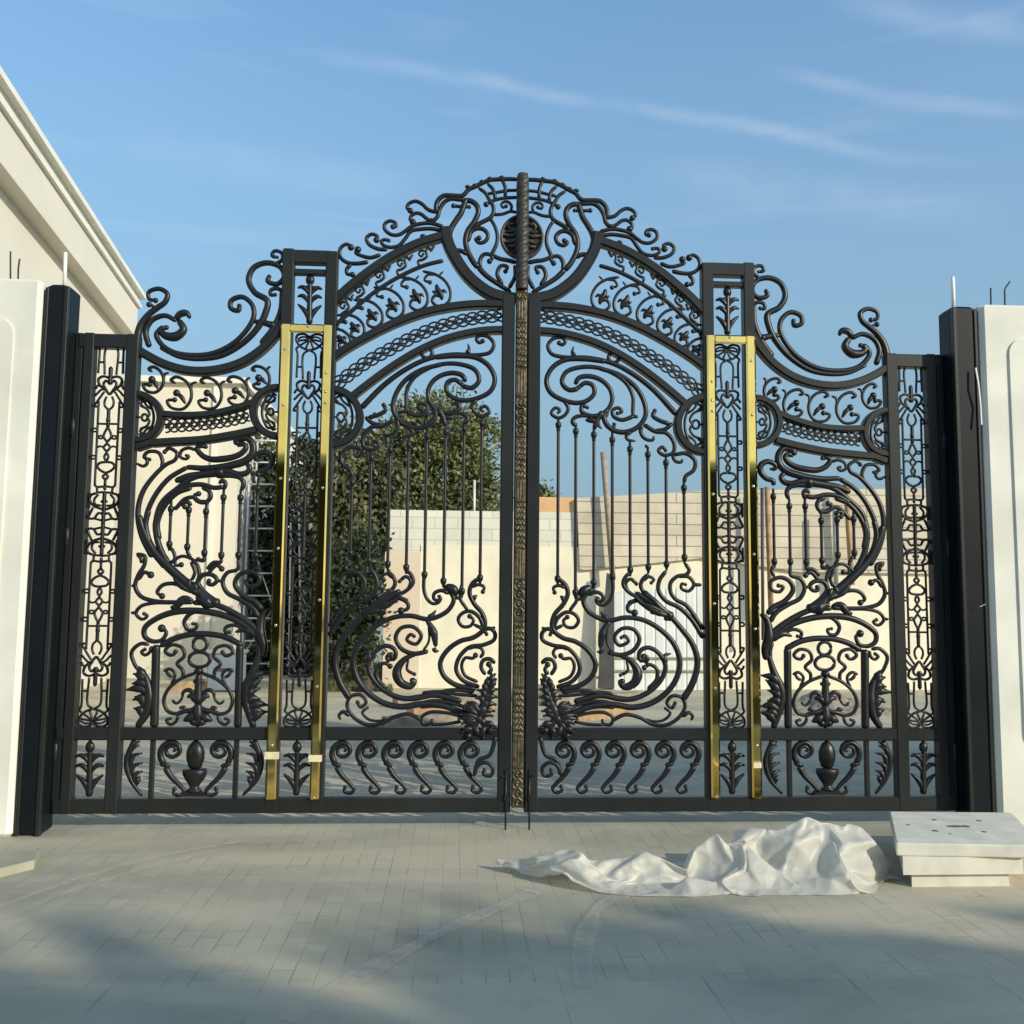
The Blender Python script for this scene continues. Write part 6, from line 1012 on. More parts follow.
8,29,-10,6,30,-2,5,32,4,3,30,7,2,30,11,-5,-469,-111,4,1,-14,-14,8,0,-15,7,2,-7,-2,14,-3,-5,15,-2,-5,15,1,-8,14,13,18,30,4,25,27,6,25,27,7,23,28,21,11,28,24,-8,29,-9,8,0,
8,2,5,-4,8,16,-11,11,13,-8,11,14,-8,11,15,-7,11,15,-7,11,16,-1,13,-30,-1,10,-31,-1,9,-32,-1,4,-33,0,-2,-33,4,-12,-31,-1,9,-5,-13,26,-8,0,14,4,2,13,5,2,13,4,3,13,5,1,14,2,
2,13,4,8,24,-21,9,24,-18,7,30,0,5,32,5,4,30,9,2,30,10,11,4,-5,-1,-457,-102,-3,10,-11,0,9,-12,-12,7,0,-14,5,7,-7,-1,15,-3,-4,15,1,-9,14,17,15,30,5,25,26,5,25,27,14,16,33,
23,-6,21,4,3,5,3,4,6,2,8,2,6,3,3,-15,8,7,-11,11,12,-8,11,14,-6,11,15,-6,11,16,-1,13,-30,-1,9,-32,-1,6,-33,0,0,-33,6,-15,-23,-1,7,-5,3,6,4,-12,30,-1,-14,31,-4,-1,16,2,
3,13,4,0,14,1,0,14,2,7,10,7,8,24,-20,6,30,4,5,31,7,5,31,8,3,25,11,11,2,-8,11,1,-6,1,-440,-97,-6,13,-6,-4,12,-8,-1,9,-12,-10,7,0,-11,3,11,-7,-1,15,-1,-6,15,20,12,28,
9,21,31,7,23,28,13,7,21,-1,7,3,5,3,5,7,-5,1,-1,8,2,8,-1,0,3,5,4,-11,7,5,-10,11,13,-6,11,16,-5,11,16,-1,13,-31,-1,7,-33,0,2,-33,7,-13,-15,-1,5,-6,1,7,-1,5,4,5,
-11,30,8,-12,31,-3,-12,32,-4,-4,20,-1,-1,13,0,-1,13,3,11,6,7,4,30,11,3,31,10,6,30,8,6,20,2,11,-1,-8,11,1,-6,11,0,-6,4,-421,-104,-5,14,0,-6,13,-2,-5,13,-5,-3,11,-10,-8,9,2,
-9,1,13,-5,-2,15,18,13,30,16,15,29,5,11,15,-1,7,4,3,7,5,3,4,5,7,-2,3,0,7,2,3,6,3,6,-5,-2,3,7,4,-6,6,4,-13,11,10,-3,10,17,-1,9,-32,0,5,-31,6,-7,-11,-1,3,-8,
2,6,2,2,7,-1,6,3,5,-9,28,14,-10,31,10,-14,31,2,-12,32,-2,-6,24,-2,-1,14,0,0,13,8,7,28,14,8,24,17,7,14,-1,11,-4,-6,10,-3,-6,11,-1,-7,11,1,-6,6,-397,-111,-4,14,3,-6,14,1,
-5,14,-1,-6,13,-3,-5,13,-6,-6,11,3,-7,-1,14,20,11,30,5,7,10,3,5,6,3,6,5,3,5,6,4,5,5,3,5,4,2,6,3,-4,7,-1,7,0,1,7,-3,0,1,8,2,-9,3,-3,-3,10,15,0,12,-30,
4,-8,-5,0,3,-8,2,7,1,2,6,0,4,5,3,5,4,5,-8,28,15,-9,29,15,-11,31,9,-12,32,3,-13,32,2,-9,25,10,-1,9,11,9,26,15,6,11,-4,9,2,-9,9,2,-9,11,-3,-5,12,-3,3,12,-3,0,
9,-382,-123,-5,14,1,-5,14,2,-5,14,1,-6,14,1,-6,13,4,-5,14,-2,-6,13,1,-1,7,6,6,3,5,6,3,5,5,4,5,6,4,5,5,4,5,4,4,4,3,6,2,-6,4,-2,3,5,1,7,-2,0,6,-2,1,
-1,6,1,1,7,2,2,7,0,0,0,-8,0,6,-2,2,6,1,6,1,4,3,6,1,3,7,3,-7,28,15,-7,29,17,-9,30,15,-10,30,13,-13,28,13,-13,28,16,-11,29,11,6,4,-10,7,10,-6,10,1,-7,11,-3,-6,
12,-4,-4,12,-4,0,12,2,5]
def plastic():
    nu, nv = 120, 42; a = list(CLOTH)
    for k in range(3, len(a)): a[k] += a[k-3]
    mb = MB(); mb.v = [(a[k]/1000, a[k+1]/1000, max(a[k+2]/1000*(1.25-.50*min(1, max(0, (a[k]/1000-.3)/.75))), .004)) for k in range(0, len(a), 3)]
    for i in range(nu):
        for j in range(nv):
            q = i*(nv+1)+j; mb.face((q, q+1, q+nv+2, q+nv+1), True)
    m = mat('milky_plastic', (.78,.755,.67), .42); b = m.node_tree.nodes['Principled BSDF']
    b.inputs['Subsurface Weight'].default_value = .12; b.inputs['Subsurface Radius'].default_value = (.03,.03,.025)
    vary(m, .07, 8)
    vn = m.node_tree.nodes.new('ShaderNodeTexVoronoi'); vn.inputs['Scale'].default_value = 13; vt = m.node_tree.nodes.new('ShaderNodeTexCoord'); vb = m.node_tree.nodes.new('ShaderNodeBump'); vb.inputs['Strength'].default_value = .55; vb.inputs['Distance'].default_value = .02
    for a_, b_ in ((vt.outputs['Object'], vn.inputs['Vector']), (vn.outputs['Distance'], vb.inputs['Height']), (vb.outputs['Normal'], b.inputs['Normal'])): m.node_tree.links.new(a_, b_)
    N = m.node_tree.nodes; L = m.node_tree.links; tl = N.new('ShaderNodeBsdfTranslucent'); tl.inputs['Color'].default_value = (.85,.82,.72,1)
    tp = N.new('ShaderNodeBsdfTransparent'); m1 = N.new('ShaderNodeMixShader'); m1.inputs[0].default_value = .38; m2 = N.new('ShaderNodeMixShader'); m2.inputs[0].default_value = .10
    L.new(b.outputs[0], m1.inputs[1]); L.new(tl.outputs[0], m1.inputs[2]); L.new(m1.outputs[0], m2.inputs[1]); L.new(tp.outputs[0], m2.inputs[2]); L.new(m2.outputs[0], N['Material Output'].inputs['Surface'])
    o = mb.build('plastic_sheet', m, None, 1, False); tag(o, 'crumpled white plastic sheet lying on the paving in front of the gate', 'plastic sheet')
    sm = o.modifiers.new('smooth', 'SUBSURF'); sm.levels = sm.render_levels = 1
plastic()
# ------------------------------------------------------------------ upturned precast pillar cap, small stone slab
def cap():
    fl, fr2 = gnd(912,887), gnd(1012,887.5); y0 = fl.y; xc = (fl.x+fr2.x)/2
    hw3 = (fr2.x-fl.x)/2; r = empty('pillar_cap', (xc, y0+.3, 0), 'upturned stepped precast stone pillar cap lying beside the plastic sheet', 'pillar cap')
    hw2 = (atY(1022,865,y0-.03).x-atY(902,865,y0-.03).x)/2; hw1 = (atY(1030,848,y0-.075).x-atY(894.5,848,y0-.075).x)/2
    z1 = atY(950,873,y0).z; z2 = atY(950,857,y0-.03).z; z3 = atY(950,846,y0-.075).z
    fl_, bl_ = gnd(896,843,z3), gnd(889.5,811.5,z3); sh = (bl_.x-fl_.x)/(bl_.y-fl_.y); D = bl_.y-fl_.y; print('cap', fl_, bl_, sh, D)
    m = MB(); m.prism([(xc-hw3, y0, 0), (xc+hw3, y0, 0), (xc+hw3+sh*D*.8, y0+D*.8, 0), (xc-hw3+sh*D*.8, y0+D*.8, 0)], (0,0,z1)); m.build('step', M['lime'], r)
    m = MB(); m.prism([(xc-hw2, y0-.035, z1+.001), (xc+hw2, y0-.035, z1+.001), (xc+hw2+sh*D*.9, y0+D*.88, z1+.001), (xc-hw2+sh*D*.9, y0+D*.88, z1+.001)], (0,0,z2-z1)); m.build('step', M['lime'], r)
    q = [gnd(896,843,z3), gnd(1029,845.5,z3), gnd(1029,830,z3), gnd(1012,812.5,z3), gnd(889.5,811.5,z3)]
    m = MB(); m.prism([(p.x, p.y, z2+.001) for p in q], (0, 0, z3-z2)); s = m.build('slab', M['lime'], r)
    bv = s.modifiers.new('bevel', 'BEVEL'); bv.width = .008; bv.segments = 2
    for px, py, a, b_ in ((955,826.5,.055,.012),(934,820,.016,.008),(935,831,.020,.009),(979,821,.018,.008),(984,832,.016,.008),(950,834,.006,.006),(966,826.5,.02,.014),(908,825,.014,.006)):
        p = gnd(px, py, z3); m = MB()
        m.loft([[(p.x+a*math.cos(q), p.y+b_*2*math.sin(q), zz) for q in [2*math.pi*k/12 for k in range(12)]] for zz in (z3-.01, z3+.002)], smooth=False)
        m.build('hole_shade_disc', M['hole_shade'], r)  # solid dark disc, the shade inside a hole put into its colour
cap()
p = gnd(32, 868); q = gnd(0, 893)
m = MB(); m.prism([(p.x-1.2, p.y+.22, 0), (p.x-.05, p.y+.2, 0), (p.x+.02, p.y-.02, 0), (p.x-.25, p.y-.42, 0), (p.x-1.2, p.y-.45, 0)], (0, 0, .05)); o = m.build('stone_slab', M['concrete'])
tag(o, 'low grey stone slab on the paving at the foot of the left white pillar', 'stone slab')

# ------------------------------------------------------------------ villa on the left
hz = ray(340, 600); t = Vector((hz.x, hz.y, 0)).normalized(); n = Vector((t.y, -t.x, 0))
d0 = ray(0, 400); P0 = cam_pos + d0*(12/d0.dot(fw)); P0.z = 0
def loc(px, py, off=0.0): q = onpl(px, py, P0+n*off, n); return (q-P0).dot(t), q.z
def lb(mb, s0, s1, n0, n1, z0, z1):
    poly = [P0+t*s+n*w+Vector((0,0,z0)) for s, w in ((s0,n0),(s1,n0),(s1,n1),(s0,n1))]; mb.prism(poly, (0,0,z1-z0))
zl = loc(0, 187)[1]; OV = .24; zc = loc(0, 65, OV+.12)[1]; s_up = loc(139, 285, OV)[0]
v = empty('villa', P0, 'large cream villa on the left behind the gate, with an overhanging parapet', 'house')
m = MB(); lb(m, -2.5, s_up-.05, 0, -7, 0, zl); m.build('wall', M['cream'], v)
m = MB(); lb(m, -2.7, s_up, OV, -7.1, zl+.001, zc-.30); m.build('parapet', M['cream'], v)
m = MB(); lb(m, -2.7, s_up+.06, OV+.06, -7.15, zc-.299, zc-.23); lb(m, -2.7, s_up+.03, OV+.02, -7.12, zc-.23, zc-.09); lb(m, -2.8, s_up+.14, OV+.12, -7.2, zc-.089, zc); m.build('cornice', M['trim'], v)
# lower annex, its front square to the gate
YA = (P0+t*s_up).y+.6
a0, a1, az = atY(120, 600, YA).x, atY(233, 600, YA).x, atY(200, 378, YA).z
x = empty('annex', ((a0+a1)/2, YA, 0), 'lower cream annex beyond the villa, its flat front facing the gate', 'house')
m = MB(); m.box(a0-4, YA, 0, a1, YA+8, az-.12); m.build('wall', M['cream'], x)
m = MB(); m.box(a0-4, YA-.14, az-.119, a1+.12, YA+8.1, az); m.build('cornice', M['trim'], x)
b1_, bz = atY(250, 600, YA+2).x, atY(240, 446, YA+2).z
m = MB(); m.box(a1+.001, YA+2, 0, b1_, YA+7, bz); m.build('side_wall', M['cream'], x)
m = MB(); q0, q1 = atY(206, 600, YA), atY(211, 600, YA); m.box(q0.x, YA-.05, 0, q1.x, YA-.001, az-.15); m.build('downpipe', M['trim'], x)

# ------------------------------------------------------------------ block wall behind
YW = gnd(450, 688).y
def wb(mb, x0, x1, ya, yb, Y0, Y1):
    """box between picture columns x0..x1 and rows ya (top) .. yb (bottom) at depth Y0, thick to Y1"""
    a = atY(x0, yb if yb else 600, Y0); b = atY(x1, ya, Y0); mb.box(a.x, Y0, a.z if yb else 0, b.x, Y1, b.z)
bwm, _, _ = brickmat('white_blocks', (.74,.71,.61), (.67,.64,.55), (.55,.52,.45), .42, .205, .012, (rad(90),0,0), .9, .3, .12)
bgm, _, _ = brickmat('beige_blocks', (.66,.58,.45), (.60,.53,.41), (.30,.26,.20), 2.4, .20, .012, (rad(90),0,0), .9, .35, .25, dscale=1.5)
W = empty('block_wall', (atY(480,600,YW).x, YW, 0), 'half plastered white block wall across the yard behind the gate', 'wall')
m = MB(); wb(m, 388, 577, 512.5, 552, YW, YW+.2); m.build('bare_blockwork', bwm, W)
m = MB(); wb(m, 538, 577, 497.5, 512, YW+.01, YW+.19); m.build('orange_course', M['orangeblock'], W)
m = MB(); wb(m, 420, 990, 552.2, None, YW-.015, YW+.2); m.build('plaster', M['peach'], W)
m = MB(); wb(m, 384, 421, 551.8, None, YW-.03, YW+.22); m.build('pier', M['peachdark'], W)
m = MB(); a = [atY(x, y, YW-.10) for x, y in ((580,569),(586,570),(703,558),(800,572),(1010,575),(1010,487),(880,489),(760,490),(703,491),(577,498))]
m.prism([(p.x, p.y, p.z) for p in a], (0, .3, 0)); m.build('board_facing', bgm, W)
def pole(name, lab, cat, mt, pts, Y, r, sq=False, grp=None):
    m = MB(); m.tube([atY(x, y, Y) for x, y in pts], r, 4 if sq else 10); o = m.build(name, mt); tag(o, lab, cat, grp); return o
pole('timber_plank','pale timber plank leaning above the beige board facing of the wall','plank',M['greywood'],[(613,580),(603,452)],YW-.25,.055,True)
pole('timber_prop','orange timber prop left of the swirl in the right side panel of the gate','prop',M['wood'],[(771,610),(767,487)],YW-.35,.05,True,'props against the wall')
pole('timber_prop','orange timber prop crossing behind the curved bars right of the grey steel prop','prop',M['wood'],[(852,585),(846,484)],YW-.35,.05,True,'props against the wall')
pole('steel_prop','grey steel adjustable prop standing between two orange timber props','prop',M['galv'],[(836,585),(835,508)],YW-.45,.045,False,'props against the wall')
pole('steel_prop','slim grey pole beside the left orange timber prop','prop',M['dark'],[(763,640),(762,488)],YW-.4,.03,False,'props against the wall')
H = empty('hoarding', (atY(655,640,YW-.22).x, YW-.5, 0), 'white ribbed sheet metal hoarding standing before the plastered wall', 'hoarding')
m = MB(); a, b = atY(613,592,YW-.22), atY(706,586,YW-.22); nr = 63; rows = []
for i in range(nr+1):
    x = a.x+(b.x-a.x)*i/nr; yy = YW-.22+(.016 if i % 7 == 0 else 0); zt = a.z+(b.z-a.z)*i/nr
    rows.append([(x, yy, 0), (x, yy, zt), (x, yy+.012, zt), (x, yy+.012, 0)])
m.loft(rows, smooth=False); m.build('ribbed_sheet', M['hoard'], H)
for z in (.32, .55): m = MB(); m.box(a.x-.02, YW-.26, z, b.x+.1, YW-.235, z+.035); m.build('rail', M['greywood'], H)
m = MB(); pl = [atY(x, y, YW-.3) for x, y in ((598,688),(614,688),(614,575),(607,573))]; m.prism([(p.x, p.y, max(p.z, 0)) for p in pl], (0, .05, 0)); tag(m.build('leaning_board', M['dark']), 'dark grey board leaning beside the white ribbed hoarding', 'board')
# planks and heaps at the foot of the wall
for (x0, y0, x1, y1, mt, lab) in ((395,702,500,697,'greywood','weathered plank lying flat left of the centre post, farthest one'),(410,712,490,707,'wood','brown plank lying left of the centre post, middle one'),(385,722,478,716,'greywood','grey plank lying left of the centre post, nearest one'),
                              (545,700,640,694,'greywood','weathered plank lying right of the centre post, farthest one'),(560,716,625,710,'wood','brown plank lying right of the centre post, nearest one')):
    m = MB(); a = gnd(x0, y0+6); b = gnd(x1, y1+6); d = (b-a).normalized(); q = Vector((-d.y, d.x, 0))*.11
    m.prism([a+q, b+q, b-q, a-q], (0, 0, .13)); tag(m.build('plank', M[mt]), lab, 'plank', 'planks lying before the wall')
def heap(name, lab, cat, mt, px0, px1, py, htop, Y=None, seed=1, kind='stuff'):
    a, b = gnd(px0, py), gnd(px1, py); c = (a+b)/2; rx = (b.x-a.x)/2; h = (CH-(htop-602)/F*(c.y+CD)) if False else htop
    mb = MB(); nn = 36
    for j in range(nn+1):
        for i in range(nn+1):
            u, w = i/nn*2-1, j/nn*2-1; rr = math.hypot(u, w); x, y = c.x+rx*u, c.y+rx*.6*w
            mb.v.append((x, y, max(-.02, h*max(0, 1-rr)**.8*(1+.6*noise.noise(Vector((x*3, y*3, seed))))+.08*noise.noise(Vector((x*9, y*9, seed)))*max(0, 1-rr)) if rr < 1 else -.02))
    for j in range(nn):
        for i in range(nn):
            k = j*(nn+1)+i; mb.face((k, k+1, k+nn+2, k+nn+1), False)
    o = mb.build(name, mt, None, 1, False); tag(o, lab, cat, None, kind); return o
heap('rubble','heap of brown rubble seen through the lower right side panel','rubble',M['rubble'],760,900,712,.26,seed=2)
heap('sand','small heap of orange sand seen through the lower left side panel','sand',M['sand'],168,222,690,.22,seed=5)
heap('rubble','low grey rubble along the wall foot left of the hoarding','rubble',M['rubble'],500,600,700,.25,seed=9)
m = MB(); m.box(*[f(a, b) for f, a, b in ()] or (0,0,0,0,0,0)) if False else None
def crate(px0, px1, pyt, pyb, lab, mt, name, cat):
    a, b = gnd(px0, pyb), gnd(px1, pyb); zt = atY((px0+px1)/2, pyt, a.y).z; r = empty(name, ((a.x+b.x)/2, a.y, 0), lab, cat)
    m = MB(); m.box(a.x, a.y, .02, b.x, a.y+(b.x-a.x)*.8, zt, .02); m.build('body', mt, r)
    m = MB(); m.box(a.x-.03, a.y-.03, zt+.001, b.x+.03, a.y+(b.x-a.x)*.8+.03, zt+.06, .015); m.build('lid', M['galv'], r)
    m = MB(); m.box((a.x+b.x)/2-.15, a.y-.02, zt*.55, (a.x+b.x)/2+.15, a.y-.001, zt*.55+.05, .004); m.build('handle', M['dark'], r)
crate(206,240,654,692,'blue grey site box standing behind the left arched fleuron panel',M['blue'],'site_box','box')
# scaffold tower in front of the dark trees
Ys = gnd(258, 676).y; T = empty('scaffold_tower', (atY(258,676,Ys).x, Ys, 0), 'pale scaffold tower with ladder rungs between the villa and the dark trees', 'scaffold')
xa, xb, zt = atY(246,560,Ys).x, atY(275,560,Ys).x, atY(258,438,Ys).z
for x in (xa, xb):
    for dy in (0, .7):
        m = MB(); m.tube([(x, Ys+dy, 0), (x, Ys+dy, zt)], .024, 8); m.build('upright', M['scaff'], T)
for k in range(11):
    z = .25+k*(zt-.3)/10
    m = MB(); m.tube([(xa, Ys, z), (xb, Ys, z)], .018, 6); m.build('rung', M['scaff'], T)
m = MB(); m.tube([(xa, Ys, .4), (xb, Ys+.7, 1.6)], .015, 6); m.tube([(xb, Ys, 1.4), (xa, Ys+.7, 2.6)], .015, 6); m.build('brace', M['scaff'], T)
for pts, lab in (([(289,668),(291,515)],'white pole in front of the dark trees, left of the pair'),([(301,660),(299,500)],'white pole in front of the dark trees, right of the pair')):
    pole('pole', lab, 'pole', M['scaff'], pts, Ys-.2, .02, False, 'white poles before the trees')

# ------------------------------------------------------------------ trees
def tree(name, lab, base, th, crowns, nleaf, ls, lm, group=None, droop=0.0, seed=1, cat='tree', limbs=True, tr=.09):
    rr = random.Random(seed); root = empty(name, base, lab, cat, group); b = Vector(base)
    m = MB(); top = b+Vector((rr.uniform(-.2,.2), rr.uniform(-.2,.2), th))
    m.tube([b+Vector((0,0,-.05)), b+(top-b)*.35+Vector((.04,.03,0)), b+(top-b)*.7, top], [tr*1.3, tr, tr*.8, tr*.6], 9)
    for c, r in crowns:
        C = b+Vector(c)
        for _ in range(3):
            e = C+Vector((rr.uniform(-.6,.6)*r[0], rr.uniform(-.6,.6)*r[1], rr.uniform(-.3,.5)*r[2])); mid = (top+e)/2+Vector((0,0,.12))
            m.tube([b+(top-b)*rr.uniform(.65,.98), mid, e], [tr*.5, tr*.3, tr*.1], 6)
    m.build('trunk', M['bark'], root)
    f = MB(); vol = [r[0]*r[1]*r[2] for c, r in crowns]; tot = sum(v**.7 for v in vol)
    for (c, r), v_ in zip(crowns, vol):
        C = b+Vector(c); ncl = max(6, int(nleaf*v_**.7/tot/26))
        for _ in range(ncl):
            d = Vector((rr.gauss(0,1), rr.gauss(0,1), rr.gauss(0,1))).normalized(); q = rr.uniform(.45,1.22)
            K = C+Vector((d.x*r[0]*q, d.y*r[1]*q, d.z*r[2]*q)); cr = rr.uniform(.10,.24)*max(.6, min(r)/.9)
            ax = (d+Vector((rr.uniform(-.5,.5), rr.uniform(-.5,.5), rr.uniform(-.2,.6)-droop))).normalized()
            for _ in range(26):
                p = K+Vector((rr.gauss(0,cr), rr.gauss(0,cr), rr.gauss(0,cr*(1+droop*1.6))-droop*cr))
                u = (ax+Vector((rr.uniform(-.8,.8), rr.uniform(-.8,.8), rr.uniform(-.8,.8)-droop*1.2))).normalized()
                w = u.cross(Vector((rr.uniform(-1,1), rr.uniform(-1,1), rr.uniform(-1,1)))).normalized(); l = ls*rr.uniform(.7,1.3); h = l*.30
                k = len(f.v); f.v += [tuple(p-u*l*.5), tuple(p+w*h), tuple(p+u*l*.6), tuple(p-w*h)]; f.face((k,k+1,k+2,k+3), False)
    f.build('foliage', lm, root, 1, False)
    return root
def tb(px, Y, r=0): q = atY(px, 600, Y); return (q.x, Y, 0)
def crown(base, px, py, Y, r): q = atY(px, py, Y); return ((q.x-base[0], Y-base[1], q.z), r)
Yt = YW+3.2; sc_t = (Yt+CD)/F
b0 = tb(440, Yt); R_ = lambda w, h: (w*sc_t, w*sc_t*.8, h*sc_t)
tree('ficus_tree','tall bright green leafy tree rising behind the white block wall, left of the centre post',b0,2.4,
     [crown(b0,x,y,Yt,R_(w,h)) for x,y,w,h in ((438,432,42,34),(405,455,38,34),(470,455,30,34),(440,480,46,40),(395,500,34,40),(480,498,24,34),(430,520,50,34),(484,425,14,12),(415,418,20,14))],26000,.10,M['leaf'],seed=3,tr=.12)
b1 = tb(352, YW+1.2); Y1 = YW+1.2; k1 = (Y1+CD)/F
tree('weeping_tree','brownish drooping tree left of the white block wall end',b1,2.2,
     [crown(b1,x,y,Y1,(w*k1,w*k1*.8,h*k1)) for x,y,w,h in ((360,462,26,34),(378,500,26,44),(345,500,24,44),(365,545,28,40),(338,450,18,20),(330,500,22,50),(352,530,30,50))],10500,.12,M['leafdry'],droop=.7,seed=4)
Y2 = Ys+1.0; k2 = (Y2+CD)/F; b2 = tb(300, Y2)
tree('dark_tree','dense dark tree behind the scaffold and the left brass framed column',b2,1.6,
     [crown(b2,x,y,Y2,(w*k2,w*k2*.7,h*k2)) for x,y,w,h in ((285,560,34,90),(318,590,30,90),(262,520,28,60),(262,600,28,50),(300,520,30,70),(300,600,34,60),(335,560,30,60),(340,630,34,40),(295,655,50,26),(270,460,18,26),(312,470,20,30))],19000,.14,M['leafdark'],seed=5)
Y3 = YW-.8; k3 = (Y3+CD)/F; b3 = tb(365, Y3)
tree('dark_tree','low dark bush in front of the salmon pier of the block wall',b3,.9,
     [crown(b3,x,y,Y3,(w*k3,w*k3*.7,h*k3)) for x,y,w,h in ((350,590,24,44),(368,620,16,34),(345,645,24,28),(335,610,24,60),(360,560,20,30))],8000,.09,M['leafdark'],seed=6,cat='bush')
b4 = tb(545, Yt+3); k4 = (Yt+3+CD)/F
tree('distant_tree','small sprig of a tree showing just right of the centre post above the wall',b4,2.2,[crown(b4,x,y,Yt+3,(w*k4,w*k4,h*k4)) for x,y,w,h in ((545,492,8,7),(536,500,12,12),(548,504,9,7))],700,.12,M['leaf'],seed=8,tr=.04)
for pts, r in (([(473,520),(474,482)],.02),([(478,520),(479,470)],.014)):
    pass
pole('pole','thin pale pole in front of the green tree above the white block wall','pole',M['scaff'],[(474,530),(474.5,480)],YW+.6,.025)
# grass strip
gm = MB()
for _ in range(5000):
    q = gnd(R.uniform(318,392), R.uniform(664,692)); a = R.uniform(0, 6.28); h = R.uniform(.05,.13); dx, dy = .012*math.cos(a), .012*math.sin(a)
    k = len(gm.v); gm.v += [(q.x-dx, q.y-dy, 0), (q.x+dx, q.y+dy, 0), (q.x+R.uniform(-.05,.05), q.y+R.uniform(-.05,.05), h)]; gm.face((k,k+1,k+2))
tag(gm.build('grass', M['grass'], None, 1, False), 'strip of olive grass at the foot of the dark trees', 'grass', None, 'stuff')

# ------------------------------------------------------------------ across the street, behind the camera: trees that shade the forecourt
SUN_AZ = Vector((.77, -.64, 0)); SUN_EL = rad(21)
for i, (dist, off, h) in enumerate(((22.0,-6.8,9.85),(22.6,-5.3,9.35),(21.6,-3.9,8.95),(22.4,-2.9,9.0),(21.8,-1.9,8.45),(22.6,-.5,7.55),(22.0,1.0,6.8))):
    side = Vector((-SUN_AZ.y, SUN_AZ.x, 0)); p = SUN_AZ*dist+side*off
    rr = random.Random(20+i)
    cr = [((rr.uniform(-.9,.9), rr.uniform(-.9,.9), h-.95-rr.uniform(0,2.8)), (rr.uniform(.5,.9), rr.uniform(.5,.9), rr.uniform(.35,.7))) for _ in range(16)]
    tree('street_tree','leafy street tree among those shading the forecourt from across the road',(p.x,p.y,0),h-3.2,cr,7000,.20,M['leaf'],'street trees across the road',seed=30+i)
hs = empty('street_house', (0,-26,0), 'long tan house across the street behind the camera', 'house')
m = MB(); m.box(-22, -34, 0, 24, -26, 6.2); m.build('wall', M['tan'], hs)
m = MB(); m.box(-22.3, -34.3, 6.2, 24.3, -25.7, 6.5, .05); m.build('cornice', M['trim'], hs)
for k in range(9):
    x = -19+k*5
    m = MB(); m.box(x, -26.04, 1.0, x+1.6, -25.97, 2.6); f = m.build('window', M['trim'], hs); m = MB(); m.box(x+.1, -25.97, 1.1, x+1.5, -25.96, 2.5); m.build('pane', M['blue'], f)

# ------------------------------------------------------------------ camera, light, sky
cd = bpy.data.cameras.new('camera'); cam = bpy.data.objects.new('camera', cd); COL.objects.link(cam)
cd.sensor_width = 36; cd.lens = 36*F/1024; cd.clip_end = 2000; cd.clip_start = .05
mw = Matrix((rt, up, -fw)).transposed().to_4x4(); mw.translation = cam_pos; cam.matrix_world = mw; sc.camera = cam
ld = bpy.data.lights.new('sun', 'SUN'); ld.energy = 3.0; ld.angle = rad(.53); ld.color = (1.0,.92,.73)
sun = bpy.data.objects.new('sun', ld); COL.objects.link(sun)
sd = (SUN_AZ*math.cos(SUN_EL)+Vector((0,0,math.sin(SUN_EL)))).normalized(); sun.rotation_euler = sd.to_track_quat('Z','Y').to_euler(); sun.location = (0,0,20)
w = bpy.data.worlds.new('World'); sc.world = w; w.use_nodes = True; nt = w.node_tree; N = nt.nodes; L = nt.links
bg = N['Background']; bg.inputs['Strength'].default_value = .15
sk = N.new('ShaderNodeTexSky'); sk.sky_type = 'NISHITA'; sk.sun_disc = False; sk.sun_elevation = SUN_EL; sk.sun_rotation = math.atan2(SUN_AZ.x, SUN_AZ.y)
sk.air_density = 1.3; sk.dust_density = .6; sk.ozone_density = 1.6
tc = N.new('ShaderNodeTexCoord'); mp = N.new('ShaderNodeMapping'); mp.inputs['Rotation'].default_value = (0, rad(-9), 0); mp.inputs['Scale'].default_value = (1.5, 1.5, 15)
nz = N.new('ShaderNodeTexNoise'); nz.inputs['Scale'].default_value = 1.5; nz.inputs['Detail'].default_value = 7; nz.inputs['Distortion'].default_value = .5
r = N.new('ShaderNodeValToRGB'); r.color_ramp.elements[0].position = .56; r.color_ramp.elements[1].position = .95; r.color_ramp.elements[1].color = (.14,.14,.14,1)
mx = N.new('ShaderNodeMix'); mx.data_type = 'RGBA'; mx.inputs['B'].default_value = (6.2,6.3,6.4,1)
L.new(tc.outputs['Generated'], mp.inputs['Vector']); L.new(mp.outputs['Vector'], nz.inputs['Vector']); L.new(nz.outputs['Fac'], r.inputs['Fac'])
# thin dusty haze towards the horizon
tint = N.new('ShaderNodeMix'); tint.data_type = 'RGBA'; tint.blend_type = 'MULTIPLY'; tint.inputs['Factor'].default_value = 1; tint.inputs['B'].default_value = (.79,1.03,1.19,1)
sx_ = N.new('ShaderNodeSeparateXYZ'); hm = N.new('ShaderNodeMapRange'); hm.interpolation_type = 'SMOOTHSTEP'
for k_, v_ in (('From Min',0.0),('From Max',.70),('To Min',.97),('To Max',.06)): hm.inputs[k_].default_value = v_
hzm = N.new('ShaderNodeMix'); hzm.data_type = 'RGBA'; hzm.inputs['B'].default_value = (1.30,1.98,2.52,1)
L.new(sk.outputs['Color'], tint.inputs['A']); L.new(tc.outputs['Generated'], sx_.inputs['Vector']); L.new(sx_.outputs['Z'], hm.inputs['Value'])
sunside = N.new('ShaderNodeMapRange'); sunside.inputs['From Min'].default_value = -.5; sunside.inputs['From Max'].default_value = .15; hmul = N.new('ShaderNodeMath'); hmul.operation = 'MULTIPLY'
L.new(sx_.outputs['Y'], sunside.inputs['Value']); L.new(sunside.outputs['Result'], hmul.inputs[0]); L.new(hm.outputs['Result'], hmul.inputs[1])
L.new(tint.outputs['Result'], hzm.inputs['A']); L.new(hmul.outputs[0], hzm.inputs['Factor'])
fsum = r.outputs['Color']
